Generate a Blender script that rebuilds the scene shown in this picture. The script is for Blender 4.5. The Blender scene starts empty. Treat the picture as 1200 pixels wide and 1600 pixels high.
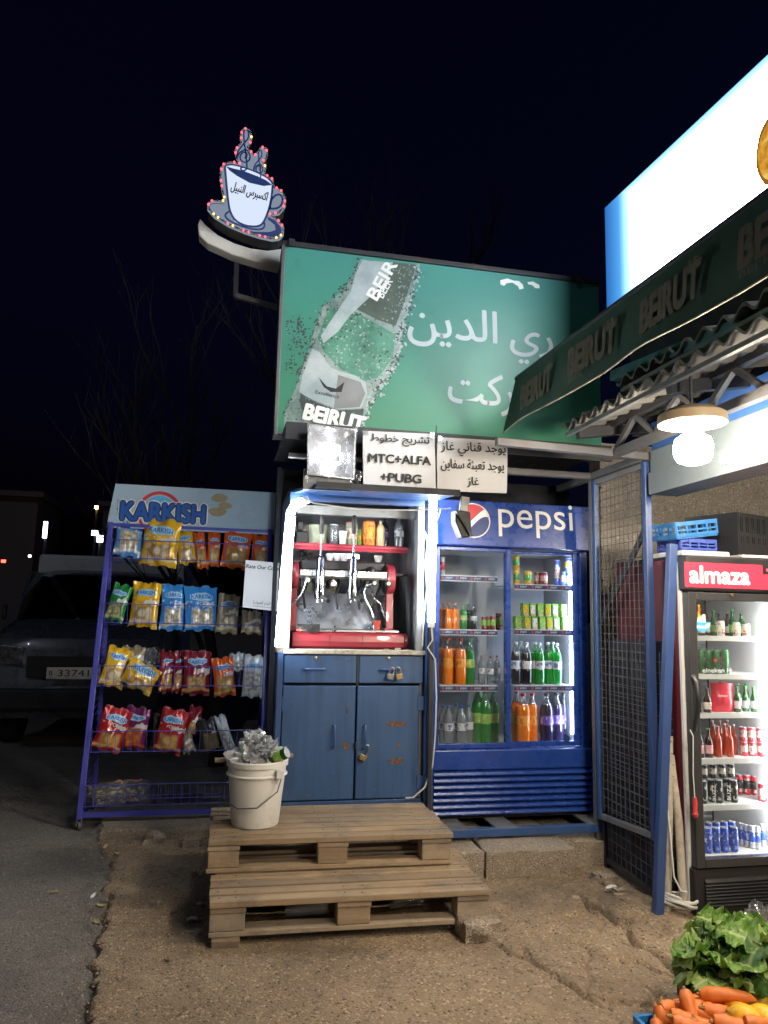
import bpy, bmesh, math, random
import numpy as np
from mathutils import Vector as V, Matrix as M, noise
rnd = random.Random(7)
scene = bpy.context.scene
COL = scene.collection
R = math.radians

# ------------------------------------------------------------------ camera
F, YAW, PITCH, ROLL, HC = 1150., 12.0, 8.0, 1.3, 1.35      # focal length for a 1200 x 1600 frame
_y, _p, _r = R(YAW), R(PITCH), R(ROLL)
FW = V((math.sin(_y)*math.cos(_p), math.cos(_y)*math.cos(_p), math.sin(_p)))
_r0 = V((math.cos(_y), -math.sin(_y), 0)); _u0 = _r0.cross(FW)
RT = _r0*math.cos(_r) + _u0*math.sin(_r)
UP = _u0*math.cos(_r) - _r0*math.sin(_r)
CP = V((0, 0, HC))
cd = bpy.data.cameras.new('camera'); cam = bpy.data.objects.new('camera', cd); COL.objects.link(cam)
cd.sensor_fit = 'VERTICAL'; cd.sensor_height = 36; cd.lens = F/1600*36; cd.clip_start = .05; cd.clip_end = 2000
mw = M((RT, UP, -FW)).transposed().to_4x4(); mw.translation = CP; cam.matrix_world = mw
scene.camera = cam
def P(px, py, Y=None, X=None, Z=None):
    """the point of the place seen at a pixel, on a plane of known depth, side or height"""
    d = FW*F + RT*(px-600) + UP*(800-py)
    t = (Y-CP.y)/d.y if Y is not None else (X-CP.x)/d.x if X is not None else (Z-CP.z)/d.z
    return CP + d*t

# ------------------------------------------------------------------ sky, moon, exposure
w = bpy.data.worlds.new('World'); scene.world = w; w.use_nodes = True
nt = w.node_tree; bg = nt.nodes['Background']
sky = nt.nodes.new('ShaderNodeTexSky'); sky.sky_type = 'NISHITA'; sky.sun_disc = False
sky.sun_elevation = R(-3.5); sky.sun_rotation = R(115); sky.altitude = 200; sky.ozone_density = 4
nt.links.new(sky.outputs[0], bg.inputs[0]); bg.inputs[1].default_value = .075
ml = bpy.data.lights.new('moon', 'SUN'); ml.energy = .05; ml.angle = R(.5); ml.color = (.75, .85, 1)
mo = bpy.data.objects.new('moon', ml); COL.objects.link(mo); mo.rotation_euler = (R(52), 0, R(-35))
scene.view_settings.view_transform = 'Standard'; scene.view_settings.look = 'None'
scene.view_settings.exposure = 1.35; scene.view_settings.gamma = 1; scene.view_settings.use_curve_mapping = False
scene.cycles.use_denoising = True; scene.cycles.max_bounces = 7; scene.cycles.transparent_max_bounces = 16
scene.cycles.diffuse_bounces = 3; scene.cycles.glossy_bounces = 3; scene.cycles.transmission_bounces = 4
scene.cycles.caustics_reflective = False; scene.cycles.caustics_refractive = False
scene.cycles.sample_clamp_indirect = 4; scene.cycles.use_light_tree = True

# ------------------------------------------------------------------ materials
MATS = {}
def _new(name):
    m = bpy.data.materials.new(name); m.use_nodes = True; n = m.node_tree
    for x in list(n.nodes): n.nodes.remove(x)
    o = n.nodes.new('ShaderNodeOutputMaterial'); MATS[name] = m
    return m, n, o
def N(n, t, **k):
    x = n.nodes.new(t)
    for a, b in k.items():
        if a.startswith('i_'): x.inputs[a[2:].replace('_', ' ')].default_value = b
        else: setattr(x, a, b)
    return x
def L(n, a, b): n.links.new(a, b)
def c4(c): return (c[0], c[1], c[2], 1)
def mathn(n, op, a, b=None, clamp=False):
    x = n.nodes.new('ShaderNodeMath'); x.operation = op; x.use_clamp = clamp
    for i, v in enumerate((a, b)):
        if v is None: continue
        if isinstance(v, (int, float)): x.inputs[i].default_value = v
        else: n.links.new(v, x.inputs[i])
    return x.outputs[0]
def ramp(n, fac, stops, interp='LINEAR'):
    r = n.nodes.new('ShaderNodeValToRGB'); e = r.color_ramp.elements; r.color_ramp.interpolation = interp
    while len(e) > 1: e.remove(e[0])
    e[0].position, e[0].color = stops[0][0], c4(stops[0][1]) if not isinstance(stops[0][1], (int, float)) else (stops[0][1],)*3+(1,)
    for p, c in stops[1:]:
        q = e.new(p); q.color = c4(c) if not isinstance(c, (int, float)) else (c, c, c, 1)
    if fac is not None: n.links.new(fac, r.inputs[0])
    return r.outputs[0]
def mix(n, fac, a, b, typ='MIX'):
    x = n.nodes.new('ShaderNodeMix'); x.data_type = 'RGBA'; x.blend_type = typ
    for sock, v in ((x.inputs[0], fac), (x.inputs[6], a), (x.inputs[7], b)):
        if isinstance(v, (int, float)): sock.default_value = v
        elif isinstance(v, tuple): sock.default_value = c4(v)
        else: n.links.new(v, sock)
    return x.outputs[2]
def noise_n(n, scale, detail=4, rough=.55, vec=None, out=0):
    x = N(n, 'ShaderNodeTexNoise'); x.inputs['Scale'].default_value = scale; x.inputs['Detail'].default_value = detail; x.inputs['Roughness'].default_value = rough
    if vec is not None: L(n, vec, x.inputs['Vector'])
    return x.outputs[out]
def mat(name, col, rough=.5, metal=0, var=.18, vscale=7, bump=.15, bscale=90, dirt=0, dirtcol=(.06, .045, .03), dscale=5, coat=0, spec=.5, scratch=0, alpha=1):
    m, n, o = _new(name)
    b = N(n, 'ShaderNodeBsdfPrincipled'); tc = N(n, 'ShaderNodeTexCoord'); ob = tc.outputs['Object']
    c = mix(n, noise_n(n, vscale, vec=ob), tuple(x*(1-var) for x in col), tuple(min(1, x*(1+var)) for x in col))
    if dirt:
        d = ramp(n, noise_n(n, dscale, 8, .7, ob), [(.62-.3*dirt, 0), (.86-.25*dirt, 1)])
        c = mix(n, mathn(n, 'MULTIPLY', d, min(1, .35+dirt)), c, dirtcol)
    L(n, c, b.inputs['Base Color'])
    rr = ramp(n, noise_n(n, vscale*2.3, 6, vec=ob), [(.3, max(0, rough-.1)), (.7, min(1, rough+.1))])
    L(n, rr, b.inputs['Roughness'])
    b.inputs['Metallic'].default_value = metal; b.inputs['Specular IOR Level'].default_value = spec
    b.inputs['Coat Weight'].default_value = coat
    if bump:
        bp = N(n, 'ShaderNodeBump'); bp.inputs['Strength'].default_value = bump; bp.inputs['Distance'].default_value = .004
        L(n, noise_n(n, bscale, 5, .6, ob), bp.inputs['Height']); L(n, bp.outputs[0], b.inputs['Normal'])
    L(n, b.outputs[0], o.inputs[0]); return m
def emit(name, col, s):
    m, n, o = _new(name); e = N(n, 'ShaderNodeEmission'); e.inputs[0].default_value = c4(col); e.inputs[1].default_value = s
    L(n, e.outputs[0], o.inputs[0]); return m
def glass(name, tint=(1, 1, 1), refl=.6, rough=.03, smear=0):
    m, n, o = _new(name); t = N(n, 'ShaderNodeBsdfTransparent'); t.inputs[0].default_value = c4(tint)
    g = N(n, 'ShaderNodeBsdfGlossy'); g.inputs['Roughness'].default_value = rough
    lw = N(n, 'ShaderNodeLayerWeight'); lw.inputs[0].default_value = .25
    fac = mathn(n, 'ADD', mathn(n, 'MULTIPLY', lw.outputs['Fresnel'], refl), .02)
    mx = N(n, 'ShaderNodeMixShader'); L(n, fac, mx.inputs[0]); L(n, t.outputs[0], mx.inputs[1]); L(n, g.outputs[0], mx.inputs[2])
    res = mx.outputs[0]
    if smear:
        d = N(n, 'ShaderNodeBsdfDiffuse'); d.inputs[0].default_value = (.7, .75, .8, 1)
        tc = N(n, 'ShaderNodeTexCoord'); f = ramp(n, noise_n(n, 4, 8, .7, tc.outputs['Object']), [(.4, 0), (.75, smear)])
        m2 = N(n, 'ShaderNodeMixShader'); L(n, f, m2.inputs[0]); L(n, res, m2.inputs[1]); L(n, d.outputs[0], m2.inputs[2]); res = m2.outputs[0]
    L(n, res, o.inputs[0]); return m
def liquid(name, col, tr=.5, gl=.12, clear=0, rough=.08):
    m, n, o = _new(name); d = N(n, 'ShaderNodeBsdfDiffuse'); t = N(n, 'ShaderNodeBsdfTranslucent'); g = N(n, 'ShaderNodeBsdfGlossy')
    d.inputs[0].default_value = c4(col); t.inputs[0].default_value = c4(col); g.inputs['Roughness'].default_value = rough
    a = N(n, 'ShaderNodeMixShader'); a.inputs[0].default_value = tr; L(n, d.outputs[0], a.inputs[1]); L(n, t.outputs[0], a.inputs[2])
    res = a.outputs[0]
    if clear:
        tp = N(n, 'ShaderNodeBsdfTransparent'); tp.inputs[0].default_value = c4(tuple(x**.4 for x in col))
        b = N(n, 'ShaderNodeMixShader'); b.inputs[0].default_value = clear; L(n, res, b.inputs[1]); L(n, tp.outputs[0], b.inputs[2]); res = b.outputs[0]
    lw = N(n, 'ShaderNodeLayerWeight'); lw.inputs[0].default_value = .3
    b = N(n, 'ShaderNodeMixShader'); L(n, mathn(n, 'ADD', mathn(n, 'MULTIPLY', lw.outputs['Fresnel'], .8), gl*.5), b.inputs[0])
    L(n, res, b.inputs[1]); L(n, g.outputs[0], b.inputs[2]); L(n, b.outputs[0], o.inputs[0]); return m

mat('blue_paint', (.035, .085, .23), .42, var=.2, bump=.12, bscale=60, dirt=.22, dirtcol=(.05, .05, .06), dscale=4)
m, n, o = _new('blue_paint_door'); bs = N(n, 'ShaderNodeBsdfPrincipled'); tc = N(n, 'ShaderNodeTexCoord'); ob = tc.outputs['Object']; mp = N(n, 'ShaderNodeMapping'); mp.inputs['Scale'].default_value = (26, 26, 1.6); L(n, ob, mp.inputs[0])
c = mix(n, noise_n(n, 3.5, 6, .6, ob), (.026, .075, .19), (.05, .12, .27)); c = mix(n, ramp(n, noise_n(n, 1, 6, .65, mp.outputs[0]), [(.45, 0), (.72, .6)]), c, (.02, .045, .11)); c = mix(n, ramp(n, noise_n(n, 9, 9, .75, ob), [(.58, 0), (.74, .7)]), c, (.035, .04, .05))
c = mix(n, ramp(n, noise_n(n, 48, 6, .7, ob), [(.675, 0), (.70, .8)]), c, (.26, .28, .30)); c = mix(n, ramp(n, noise_n(n, 14, 8, .7, ob), [(.67, 0), (.74, .8)]), c, (.16, .08, .035)); L(n, c, bs.inputs['Base Color']); L(n, ramp(n, noise_n(n, 8, 6, vec=ob), [(.3, .32), (.7, .6)]), bs.inputs['Roughness'])
bp = N(n, 'ShaderNodeBump'); bp.inputs['Strength'].default_value = .25; bp.inputs['Distance'].default_value = .01; L(n, noise_n(n, 5, 4, .5, ob), bp.inputs['Height']); L(n, bp.outputs[0], bs.inputs['Normal']); L(n, bs.outputs[0], o.inputs[0])
mat('rack_blue', (.07, .07, .38), .38, var=.15, dirt=.2, dirtcol=(.03, .03, .06))
mat('fridge_blue', (.016, .058, .30), .3, var=.1, bump=.05, dirt=.12, dirtcol=(.03, .04, .1), coat=.3)
mat('bright_blue', (.03, .065, .19), .4, var=.15, dirt=.2, dirtcol=(.05, .05, .07))
m, n, o = _new('rust'); bs = N(n, 'ShaderNodeBsdfPrincipled'); tc = N(n, 'ShaderNodeTexCoord'); bs.inputs['Roughness'].default_value = .9
L(n, mix(n, noise_n(n, 40, 5, .6, tc.outputs['Object']), (.12, .05, .02), (.34, .16, .06)), bs.inputs['Base Color']); tp = N(n, 'ShaderNodeBsdfTransparent'); mx = N(n, 'ShaderNodeMixShader')
L(n, ramp(n, noise_n(n, 55, 7, .75, tc.outputs['Object']), [(.44, 0), (.56, .9)]), mx.inputs[0]); L(n, tp.outputs[0], mx.inputs[1]); L(n, bs.outputs[0], mx.inputs[2]); L(n, mx.outputs[0], o.inputs[0])
mat('white_paint', (.62, .62, .6), .5, var=.1, dirt=.25, dirtcol=(.25, .2, .14))
mat('cream_trim', (.62, .6, .54), .55, var=.12, dirt=.3, dirtcol=(.2, .14, .08), dscale=9)
mat('post_grey', (.26, .27, .27), .55, var=.15, bump=.1, dirt=.35, dirtcol=(.14, .10, .06), dscale=9)
mat('inner_grey', (.34, .355, .37), .42, metal=.12, var=.2, bump=.1, bscale=25, dirt=.15, dirtcol=(.15, .13, .1))
mat('dark_metal', (.035, .036, .042), .5, metal=.3, var=.3, dirt=.3, dirtcol=(.09, .06, .035))
mat('grey_steel', (.14, .14, .15), .5, metal=.5, var=.25, bump=.3, bscale=40, dirt=.3, dirtcol=(.12, .07, .035))
mat('galvanised', (.21, .215, .22), .5, metal=.4, var=.25, bump=.25, bscale=30, dirt=.35, dirtcol=(.12, .09, .06))
mat('zinc_roof', (.17, .165, .155), .6, metal=.2, var=.25, bump=.3, bscale=30, dirt=.4, dirtcol=(.12, .10, .08))
mat('chrome', (.42, .43, .45), .18, metal=1, var=.06, bump=0)
mat('brushed', (.66, .67, .69), .3, metal=1, var=.05, vscale=3, bump=0); mat('panel_steel', (.40, .43, .49), .30, metal=.95, var=.08, vscale=4, bump=0)
mat('machine_red', (.26, .02, .032), .38, var=.1, bump=.04, dirt=.1, dirtcol=(.15, .03, .03), coat=.25)
mat('shelf_red', (.42, .045, .07), .4, var=.12, bump=.05, dirt=.15)
mat('black_plastic', (.016, .016, .017), .38, var=.2, bump=.05)
mat('soot_black', (.006, .006, .007), .6, var=.2, bump=.05)
mat('black_matte', (.02, .02, .022), .7, var=.3, bump=.2)
mat('dark_back', (.012, .014, .022), .8, var=.4)
mat('white_plastic', (.72, .73, .74), .4, var=.05, bump=.02)
mat('bucket_white', (.78, .77, .73), .45, var=.06, bump=.05, dirt=.28, dirtcol=(.3, .24, .16), dscale=7)
mat('paper', (.58, .58, .60), .55, var=.05, bump=.35, bscale=18)
mat('ink', (.012, .012, .014), .6, var=.1, bump=0)
mat('white_ink', (.8, .8, .78), .5, var=.04, bump=0)
mat('board_white', (.5, .56, .58), .6, var=.1, bump=.05, dirt=.25, dirtcol=(.3, .36, .36))
mat('navy_ink', (.02, .045, .17), .45, var=.1, bump=0)
mat('logo_blue', (.02, .10, .42), .4, var=.08, bump=0)
mat('logo_dark', (.015, .05, .10), .4, var=.08, bump=0)
mat('logo_light', (.35, .62, .85), .4, var=.05, bump=0)
mat('logo_red', (.55, .04, .05), .4, var=.05, bump=0)
mat('sky_ink', (.08, .42, .75), .4, var=.05, bump=0)
mat('fridge_red', (.62, .03, .055), .35, var=.06, bump=.02)
mat('maroon', (.10, .008, .014), .45, var=.12, dirt=.15)
mat('charcoal', (.014, .014, .016), .42, var=.15, bump=.05, dirt=.12, dirtcol=(.06, .05, .045))
mat('door_grey', (.035, .035, .038), .4, var=.1, bump=.05)
mat('brass', (.42, .32, .14), .35, metal=.9, var=.2, bump=.1)
mat('lock_steel', (.3, .29, .27), .35, metal=.9, var=.2)
mat('cable_white', (.6, .6, .57), .5, var=.08, bump=0, dirt=.15)
mat('cable_black', (.02, .02, .02), .5, bump=0)
mat('pipe_old', (.4, .36, .29), .7, var=.25, vscale=14, bump=.4, bscale=30, dirt=.45, dirtcol=(.12, .07, .04), dscale=9)
mat('crate_blue', (.025, .16, .42), .4, var=.08, bump=.05)
mat('crate_navy', (.04, .08, .38), .4, var=.08, bump=.05)
mat('crate_black', (.018, .018, .02), .42, var=.2, bump=.08)
mat('awning_green', (.038, .095, .06), .75, var=.25, vscale=3, bump=.35, bscale=14, dirt=.2, dirtcol=(.05, .06, .045))
mat('awning_print', (.16, .14, .095), .8, var=.3, vscale=12, bump=0, dirt=.3, dirtcol=(.06, .07, .05), dscale=14)
mat('sheet_dark', (.012, .015, .025), .6, var=.4, bump=.4, bscale=12, dirt=.3, dirtcol=(.05, .04, .03)); mat('shade_tan', (.40, .30, .19), .6, var=.1)
mat('rubber', (.02, .02, .02), .8)
mat('tyre', (.015, .015, .016), .85)
mat('van_paint', (.09, .095, .11), .3, var=.1, bump=0, coat=.5)
mat('van_white', (.8, .8, .78), .55, var=.1, dirt=.2)
mat('plate_white', (.6, .6, .57), .5, var=.05, bump=0, dirt=.3)
mat('bark', (.012, .011, .011), .9, var=.3, bump=.5)
mat('leaf_dry', (.38, .30, .17), .8, var=.3, vscale=40)
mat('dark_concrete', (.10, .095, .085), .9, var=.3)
mat('carrot', (.62, .16, .025), .5, var=.2, vscale=30, bump=.35, bscale=70)
mat('carrot_tip', (.30, .17, .05), .7, var=.3)
mat('lemon', (.72, .42, .02), .42, var=.12, bump=.35, bscale=160)
mat('teal_beam', (.05, .17, .20), .6, var=.2, dirt=.3)
mat('fascia_blue', (.03, .09, .28), .5, var=.15, dirt=.3, dirtcol=(.05, .06, .09))
mat('fascia_pale', (.115, .14, .155), .5, var=.15, dirt=.3, dirtcol=(.16, .16, .15))
mat('mirror_plain', (.75, .76, .78), .28, metal=.85, var=.03, bump=0)
glass('flood_wrap', (.97, .97, .98), .5, .08, .05)
mat('foil', (.55, .55, .56), .25, metal=.9, var=.15, bump=.6, bscale=30)
mat('tin_orange', (.75, .32, .05), .4, var=.2, vscale=25)
mat('cream_sauce', (.68, .56, .32), .45, var=.08)
mat('packet_green', (.35, .38, .27), .6, var=.25, vscale=14)
mat('terracotta', (.50, .07, .04), .6)
mat('gauge_face', (.55, .5, .36), .4)
mat('sill_dirty', (.5, .47, .4), .6, var=.2, bump=.3, dirt=.5, dirtcol=(.12, .07, .035), dscale=18)
mat('liner_grey', (.30, .31, .33), .5, var=.12, vscale=3, bump=.05, dirt=.15, dirtcol=(.15, .15, .15))
glass('pane', (.95, .97, .98), .5, .02, .03)
glass('plastic_clear', (.94, .95, .96), 1.6, .15, .9)
glass('clear_wrap', (.9, .91, .92), 1.6, .12, .2)
glass('van_glass', (.05, .055, .06), .7, .05)
emit('tube_light', (.88, .95, 1), 24)
emit('fridge_tube', (.68, .80, 1), 26)
emit('cooler_tube', (1, .96, .93), 20)
emit('bulb_light', (1, .87, .69), 125)
emit('fascia_tube', (.95, .97, 1), 3.5)
emit('flood_light', (.92, .95, 1), 35)
emit('hatch_light', (.9, .97, 1), 16)
emit('led_red', (1, .07, .10), 1.6)
emit('led_warm', (1, .50, .10), 1.6)
emit('ember', (1, .05, .03), 4)
emit('hang_bulb', (1, .75, .4), 12)
emit('street_orange', (1, .38, .08), 30)
emit('far_white', (.8, .9, 1), 3.5)
emit('far_red', (1, .05, .03), 4)
liquid('soda_orange', (1, .25, .005), .25)
liquid('soda_green', (.03, .42, .06), .5, clear=.2)
liquid('soda_dark', (.012, .008, .008), .2)
liquid('soda_purple', (.03, .02, .06), .2)
for nm in ('soda_orange', 'soda_green', 'soda_dark', 'soda_purple'):
    m = MATS[nm]; n = m.node_tree; o = next(x for x in n.nodes if x.type == 'OUTPUT_MATERIAL'); old = o.inputs[0].links[0].from_socket; tc = N(n, 'ShaderNodeTexCoord'); sp = N(n, 'ShaderNodeSeparateXYZ'); L(n, tc.outputs['Generated'], sp.inputs[0])
    tp = N(n, 'ShaderNodeBsdfTransparent'); tp.inputs[0].default_value = c4({'soda_orange': (.95, .8, .7), 'soda_green': (.35, .8, .4)}.get(nm, (.75, .75, .78))); gl_ = N(n, 'ShaderNodeBsdfGlossy'); gl_.inputs['Roughness'].default_value = .1
    m1 = N(n, 'ShaderNodeMixShader'); m1.inputs[0].default_value = .22; L(n, tp.outputs[0], m1.inputs[1]); L(n, gl_.outputs[0], m1.inputs[2]); m2 = N(n, 'ShaderNodeMixShader'); L(n, ramp(n, sp.outputs[2], [(.80, 0), (.815, 1)]), m2.inputs[0]); L(n, old, m2.inputs[1]); L(n, m1.outputs[0], m2.inputs[2]); L(n, m2.outputs[0], o.inputs[0])
liquid('bottle_empty', (.62, .68, .72), .5, clear=.72, gl=.2)
liquid('beer_green', (.02, .16, .03), .45, clear=.1)
liquid('wrap_pale', (.9, .9, .9), .5, clear=.25, gl=.08, rough=.25)
liquid('beer_brown', (.05, .015, .006), .35)
liquid('amber', (.75, .10, .02), .55, clear=.1)
liquid('water', (.75, .82, .88), .5, clear=.68, gl=.25)
for nm, c in dict(can_yellow=(.75, .5, .03), can_maroon=(.25, .03, .06), can_blue=(.05, .12, .55), can_green=(.06, .30, .07), can_black=(.02, .02, .02),
                  can_red=(.5, .03, .05), can_silver=(.55, .56, .6), carton_green=(.22, .50, .06), can_white=(.65, .62, .58), can_purple=(.2, .08, .3), deep_blue=(.03, .09, .5)).items():
    mat(nm, c, .3, metal=.25, var=.25, vscale=30, bump=0)
for nm, c in dict(cap_orange=(.75, .16, .02), cap_green=(.03, .35, .06), cap_white=(.7, .7, .72), cap_blue=(.03, .1, .45), cap_dark=(.03, .03, .04), cap_red=(.6, .03, .03),
                  label_white=(.72, .72, .74), label_orange=(.85, .35, .04), label_green=(.25, .5, .1), label_cream=(.66, .63, .54), label_pink=(.7, .35, .36), label_purple=(.12, .07, .35), label_blue=(.05, .15, .5)).items():
    mat(nm, c, .4, var=.12, vscale=30, bump=0)
def printed(nm, ink, sc=60, thr=.55):
    m = MATS[nm]; n = m.node_tree; b = next(x for x in n.nodes if x.type == 'BSDF_PRINCIPLED'); old = b.inputs['Base Color'].links[0].from_socket; tc = N(n, 'ShaderNodeTexCoord')
    mp = N(n, 'ShaderNodeMapping'); mp.inputs['Scale'].default_value = (1, 1, .55); L(n, tc.outputs['Object'], mp.inputs[0])
    f = ramp(n, noise_n(n, sc, 2, .5, mp.outputs[0]), [(thr, 0), (thr+.02, 1)]); sp = N(n, 'ShaderNodeSeparateXYZ'); L(n, tc.outputs['Generated'], sp.inputs[0])
    f = mathn(n, 'MULTIPLY', f, ramp(n, sp.outputs[2], [(.12, 0), (.16, 1), (.84, 1), (.88, 0)])); L(n, mix(n, mathn(n, 'MULTIPLY', f, .85), old, ink), b.inputs['Base Color'])
for nm, ink in dict(label_white=(.05, .1, .4), label_orange=(.7, .08, .02), label_green=(.75, .7, .1), label_cream=(.4, .05, .04), label_pink=(.75, .7, .68), label_purple=(.6, .5, .7), can_yellow=(.6, .08, .03), can_maroon=(.6, .45, .2), can_blue=(.7, .72, .75), can_red=(.75, .7, .68), can_black=(.5, .5, .45), deep_blue=(.3, .4, .75), carton_green=(.75, .75, .3), tin_orange=(.7, .08, .05), can_white=(.5, .05, .06)).items(): printed(nm, ink)

def wood(name, a, b):
    m, n, o = _new(name); bs = N(n, 'ShaderNodeBsdfPrincipled'); tc = N(n, 'ShaderNodeTexCoord')
    mp = N(n, 'ShaderNodeMapping'); mp.inputs['Scale'].default_value = (1.2, 22, 22); L(n, tc.outputs['Object'], mp.inputs[0])
    oi = N(n, 'ShaderNodeObjectInfo')
    va = N(n, 'ShaderNodeVectorMath'); va.operation = 'ADD'; L(n, mp.outputs[0], va.inputs[0])
    cx = N(n, 'ShaderNodeCombineXYZ'); L(n, mathn(n, 'MULTIPLY', oi.outputs['Random'], 40), cx.inputs[0]); L(n, mathn(n, 'MULTIPLY', oi.outputs['Random'], 17), cx.inputs[1]); L(n, cx.outputs[0], va.inputs[1])
    g = noise_n(n, 2.2, 8, .65, va.outputs[0])
    c = mix(n, ramp(n, g, [(.3, 0), (.7, 1)]), a, b)
    c = mix(n, mathn(n, 'MULTIPLY', oi.outputs['Random'], .7), c, tuple(x*.55 for x in a)); c = mix(n, ramp(n, mathn(n, 'FRACT', mathn(n, 'MULTIPLY', oi.outputs['Random'], 7.3)), [(.5, 0), (1, .5)]), c, (.50, .43, .33))
    st = ramp(n, noise_n(n, 6, 7, .7, tc.outputs['Object']), [(.5, 0), (.78, .75)])
    c = mix(n, st, c, (.07, .05, .035)); gy = ramp(n, noise_n(n, 2.1, 6, .7, tc.outputs['Object']), [(.42, 0), (.66, .65)]); c = mix(n, gy, c, (.20, .17, .14)); dk = ramp(n, noise_n(n, 30, 5, .7, va.outputs[0]), [(.56, 0), (.7, .6)]); c = mix(n, dk, c, (.05, .035, .025)); L(n, c, bs.inputs['Base Color']); bs.inputs['Roughness'].default_value = .78
    bp = N(n, 'ShaderNodeBump'); bp.inputs['Strength'].default_value = .45; bp.inputs['Distance'].default_value = .004; L(n, g, bp.inputs['Height']); L(n, bp.outputs[0], bs.inputs['Normal'])
    L(n, bs.outputs[0], o.inputs[0])
wood('pallet_wood', (.34, .225, .125), (.60, .44, .27))
wood('block_wood', (.30, .20, .12), (.48, .35, .22))

def aggregate(name, base, light, dark, speck, bscale):
    m, n, o = _new(name); bs = N(n, 'ShaderNodeBsdfPrincipled'); tc = N(n, 'ShaderNodeTexCoord'); ob = tc.outputs['Object']
    c = mix(n, ramp(n, noise_n(n, 1.6, 8, .62, ob), [(.3, 0), (.72, 1)]), base, light)
    vo = N(n, 'ShaderNodeTexVoronoi'); vo.inputs['Scale'].default_value = speck; L(n, ob, vo.inputs['Vector'])
    sp = N(n, 'ShaderNodeSeparateColor'); L(n, vo.outputs['Color'], sp.inputs[0])
    c = mix(n, ramp(n, sp.outputs[0], [(0, .7), (.14, 0), (.82, 0), (.95, .8)]), c, mix(n, ramp(n, sp.outputs[1], [(.45, 0), (.55, 1)]), dark, tuple(min(1, x*1.6) for x in light)))
    st = ramp(n, noise_n(n, .9, 9, .72, ob), [(.46, 0), (.70, .75)]); c = mix(n, st, c, dark)
    st3 = ramp(n, noise_n(n, 3.1, 7, .7, ob), [(.55, 0), (.68, .55)]); c = mix(n, st3, c, tuple(min(1, x*1.25) for x in light))
    st2 = ramp(n, noise_n(n, 9, 6, .7, ob), [(.56, 0), (.74, .65)]); c = mix(n, st2, c, dark)
    L(n, c, bs.inputs['Base Color']); bs.inputs['Roughness'].default_value = .88
    h = mathn(n, 'ADD', mathn(n, 'MULTIPLY', noise_n(n, bscale, 6, .7, ob), 1.), mathn(n, 'MULTIPLY', vo.outputs['Distance'], -.7))
    bp = N(n, 'ShaderNodeBump'); bp.inputs['Strength'].default_value = .75; bp.inputs['Distance'].default_value = .008; L(n, h, bp.inputs['Height']); L(n, bp.outputs[0], bs.inputs['Normal'])
    L(n, bs.outputs[0], o.inputs[0])
aggregate('apron_concrete', (.235, .168, .106), (.35, .26, .17), (.06, .044, .031), 112, 60)
aggregate('asphalt', (.17, .15, .13), (.23, .205, .175), (.07, .06, .05), 130, 70)
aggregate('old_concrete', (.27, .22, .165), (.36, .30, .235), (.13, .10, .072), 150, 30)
aggregate('block_concrete', (.36, .32, .27), (.46, .42, .36), (.17, .15, .125), 120, 45)

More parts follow.
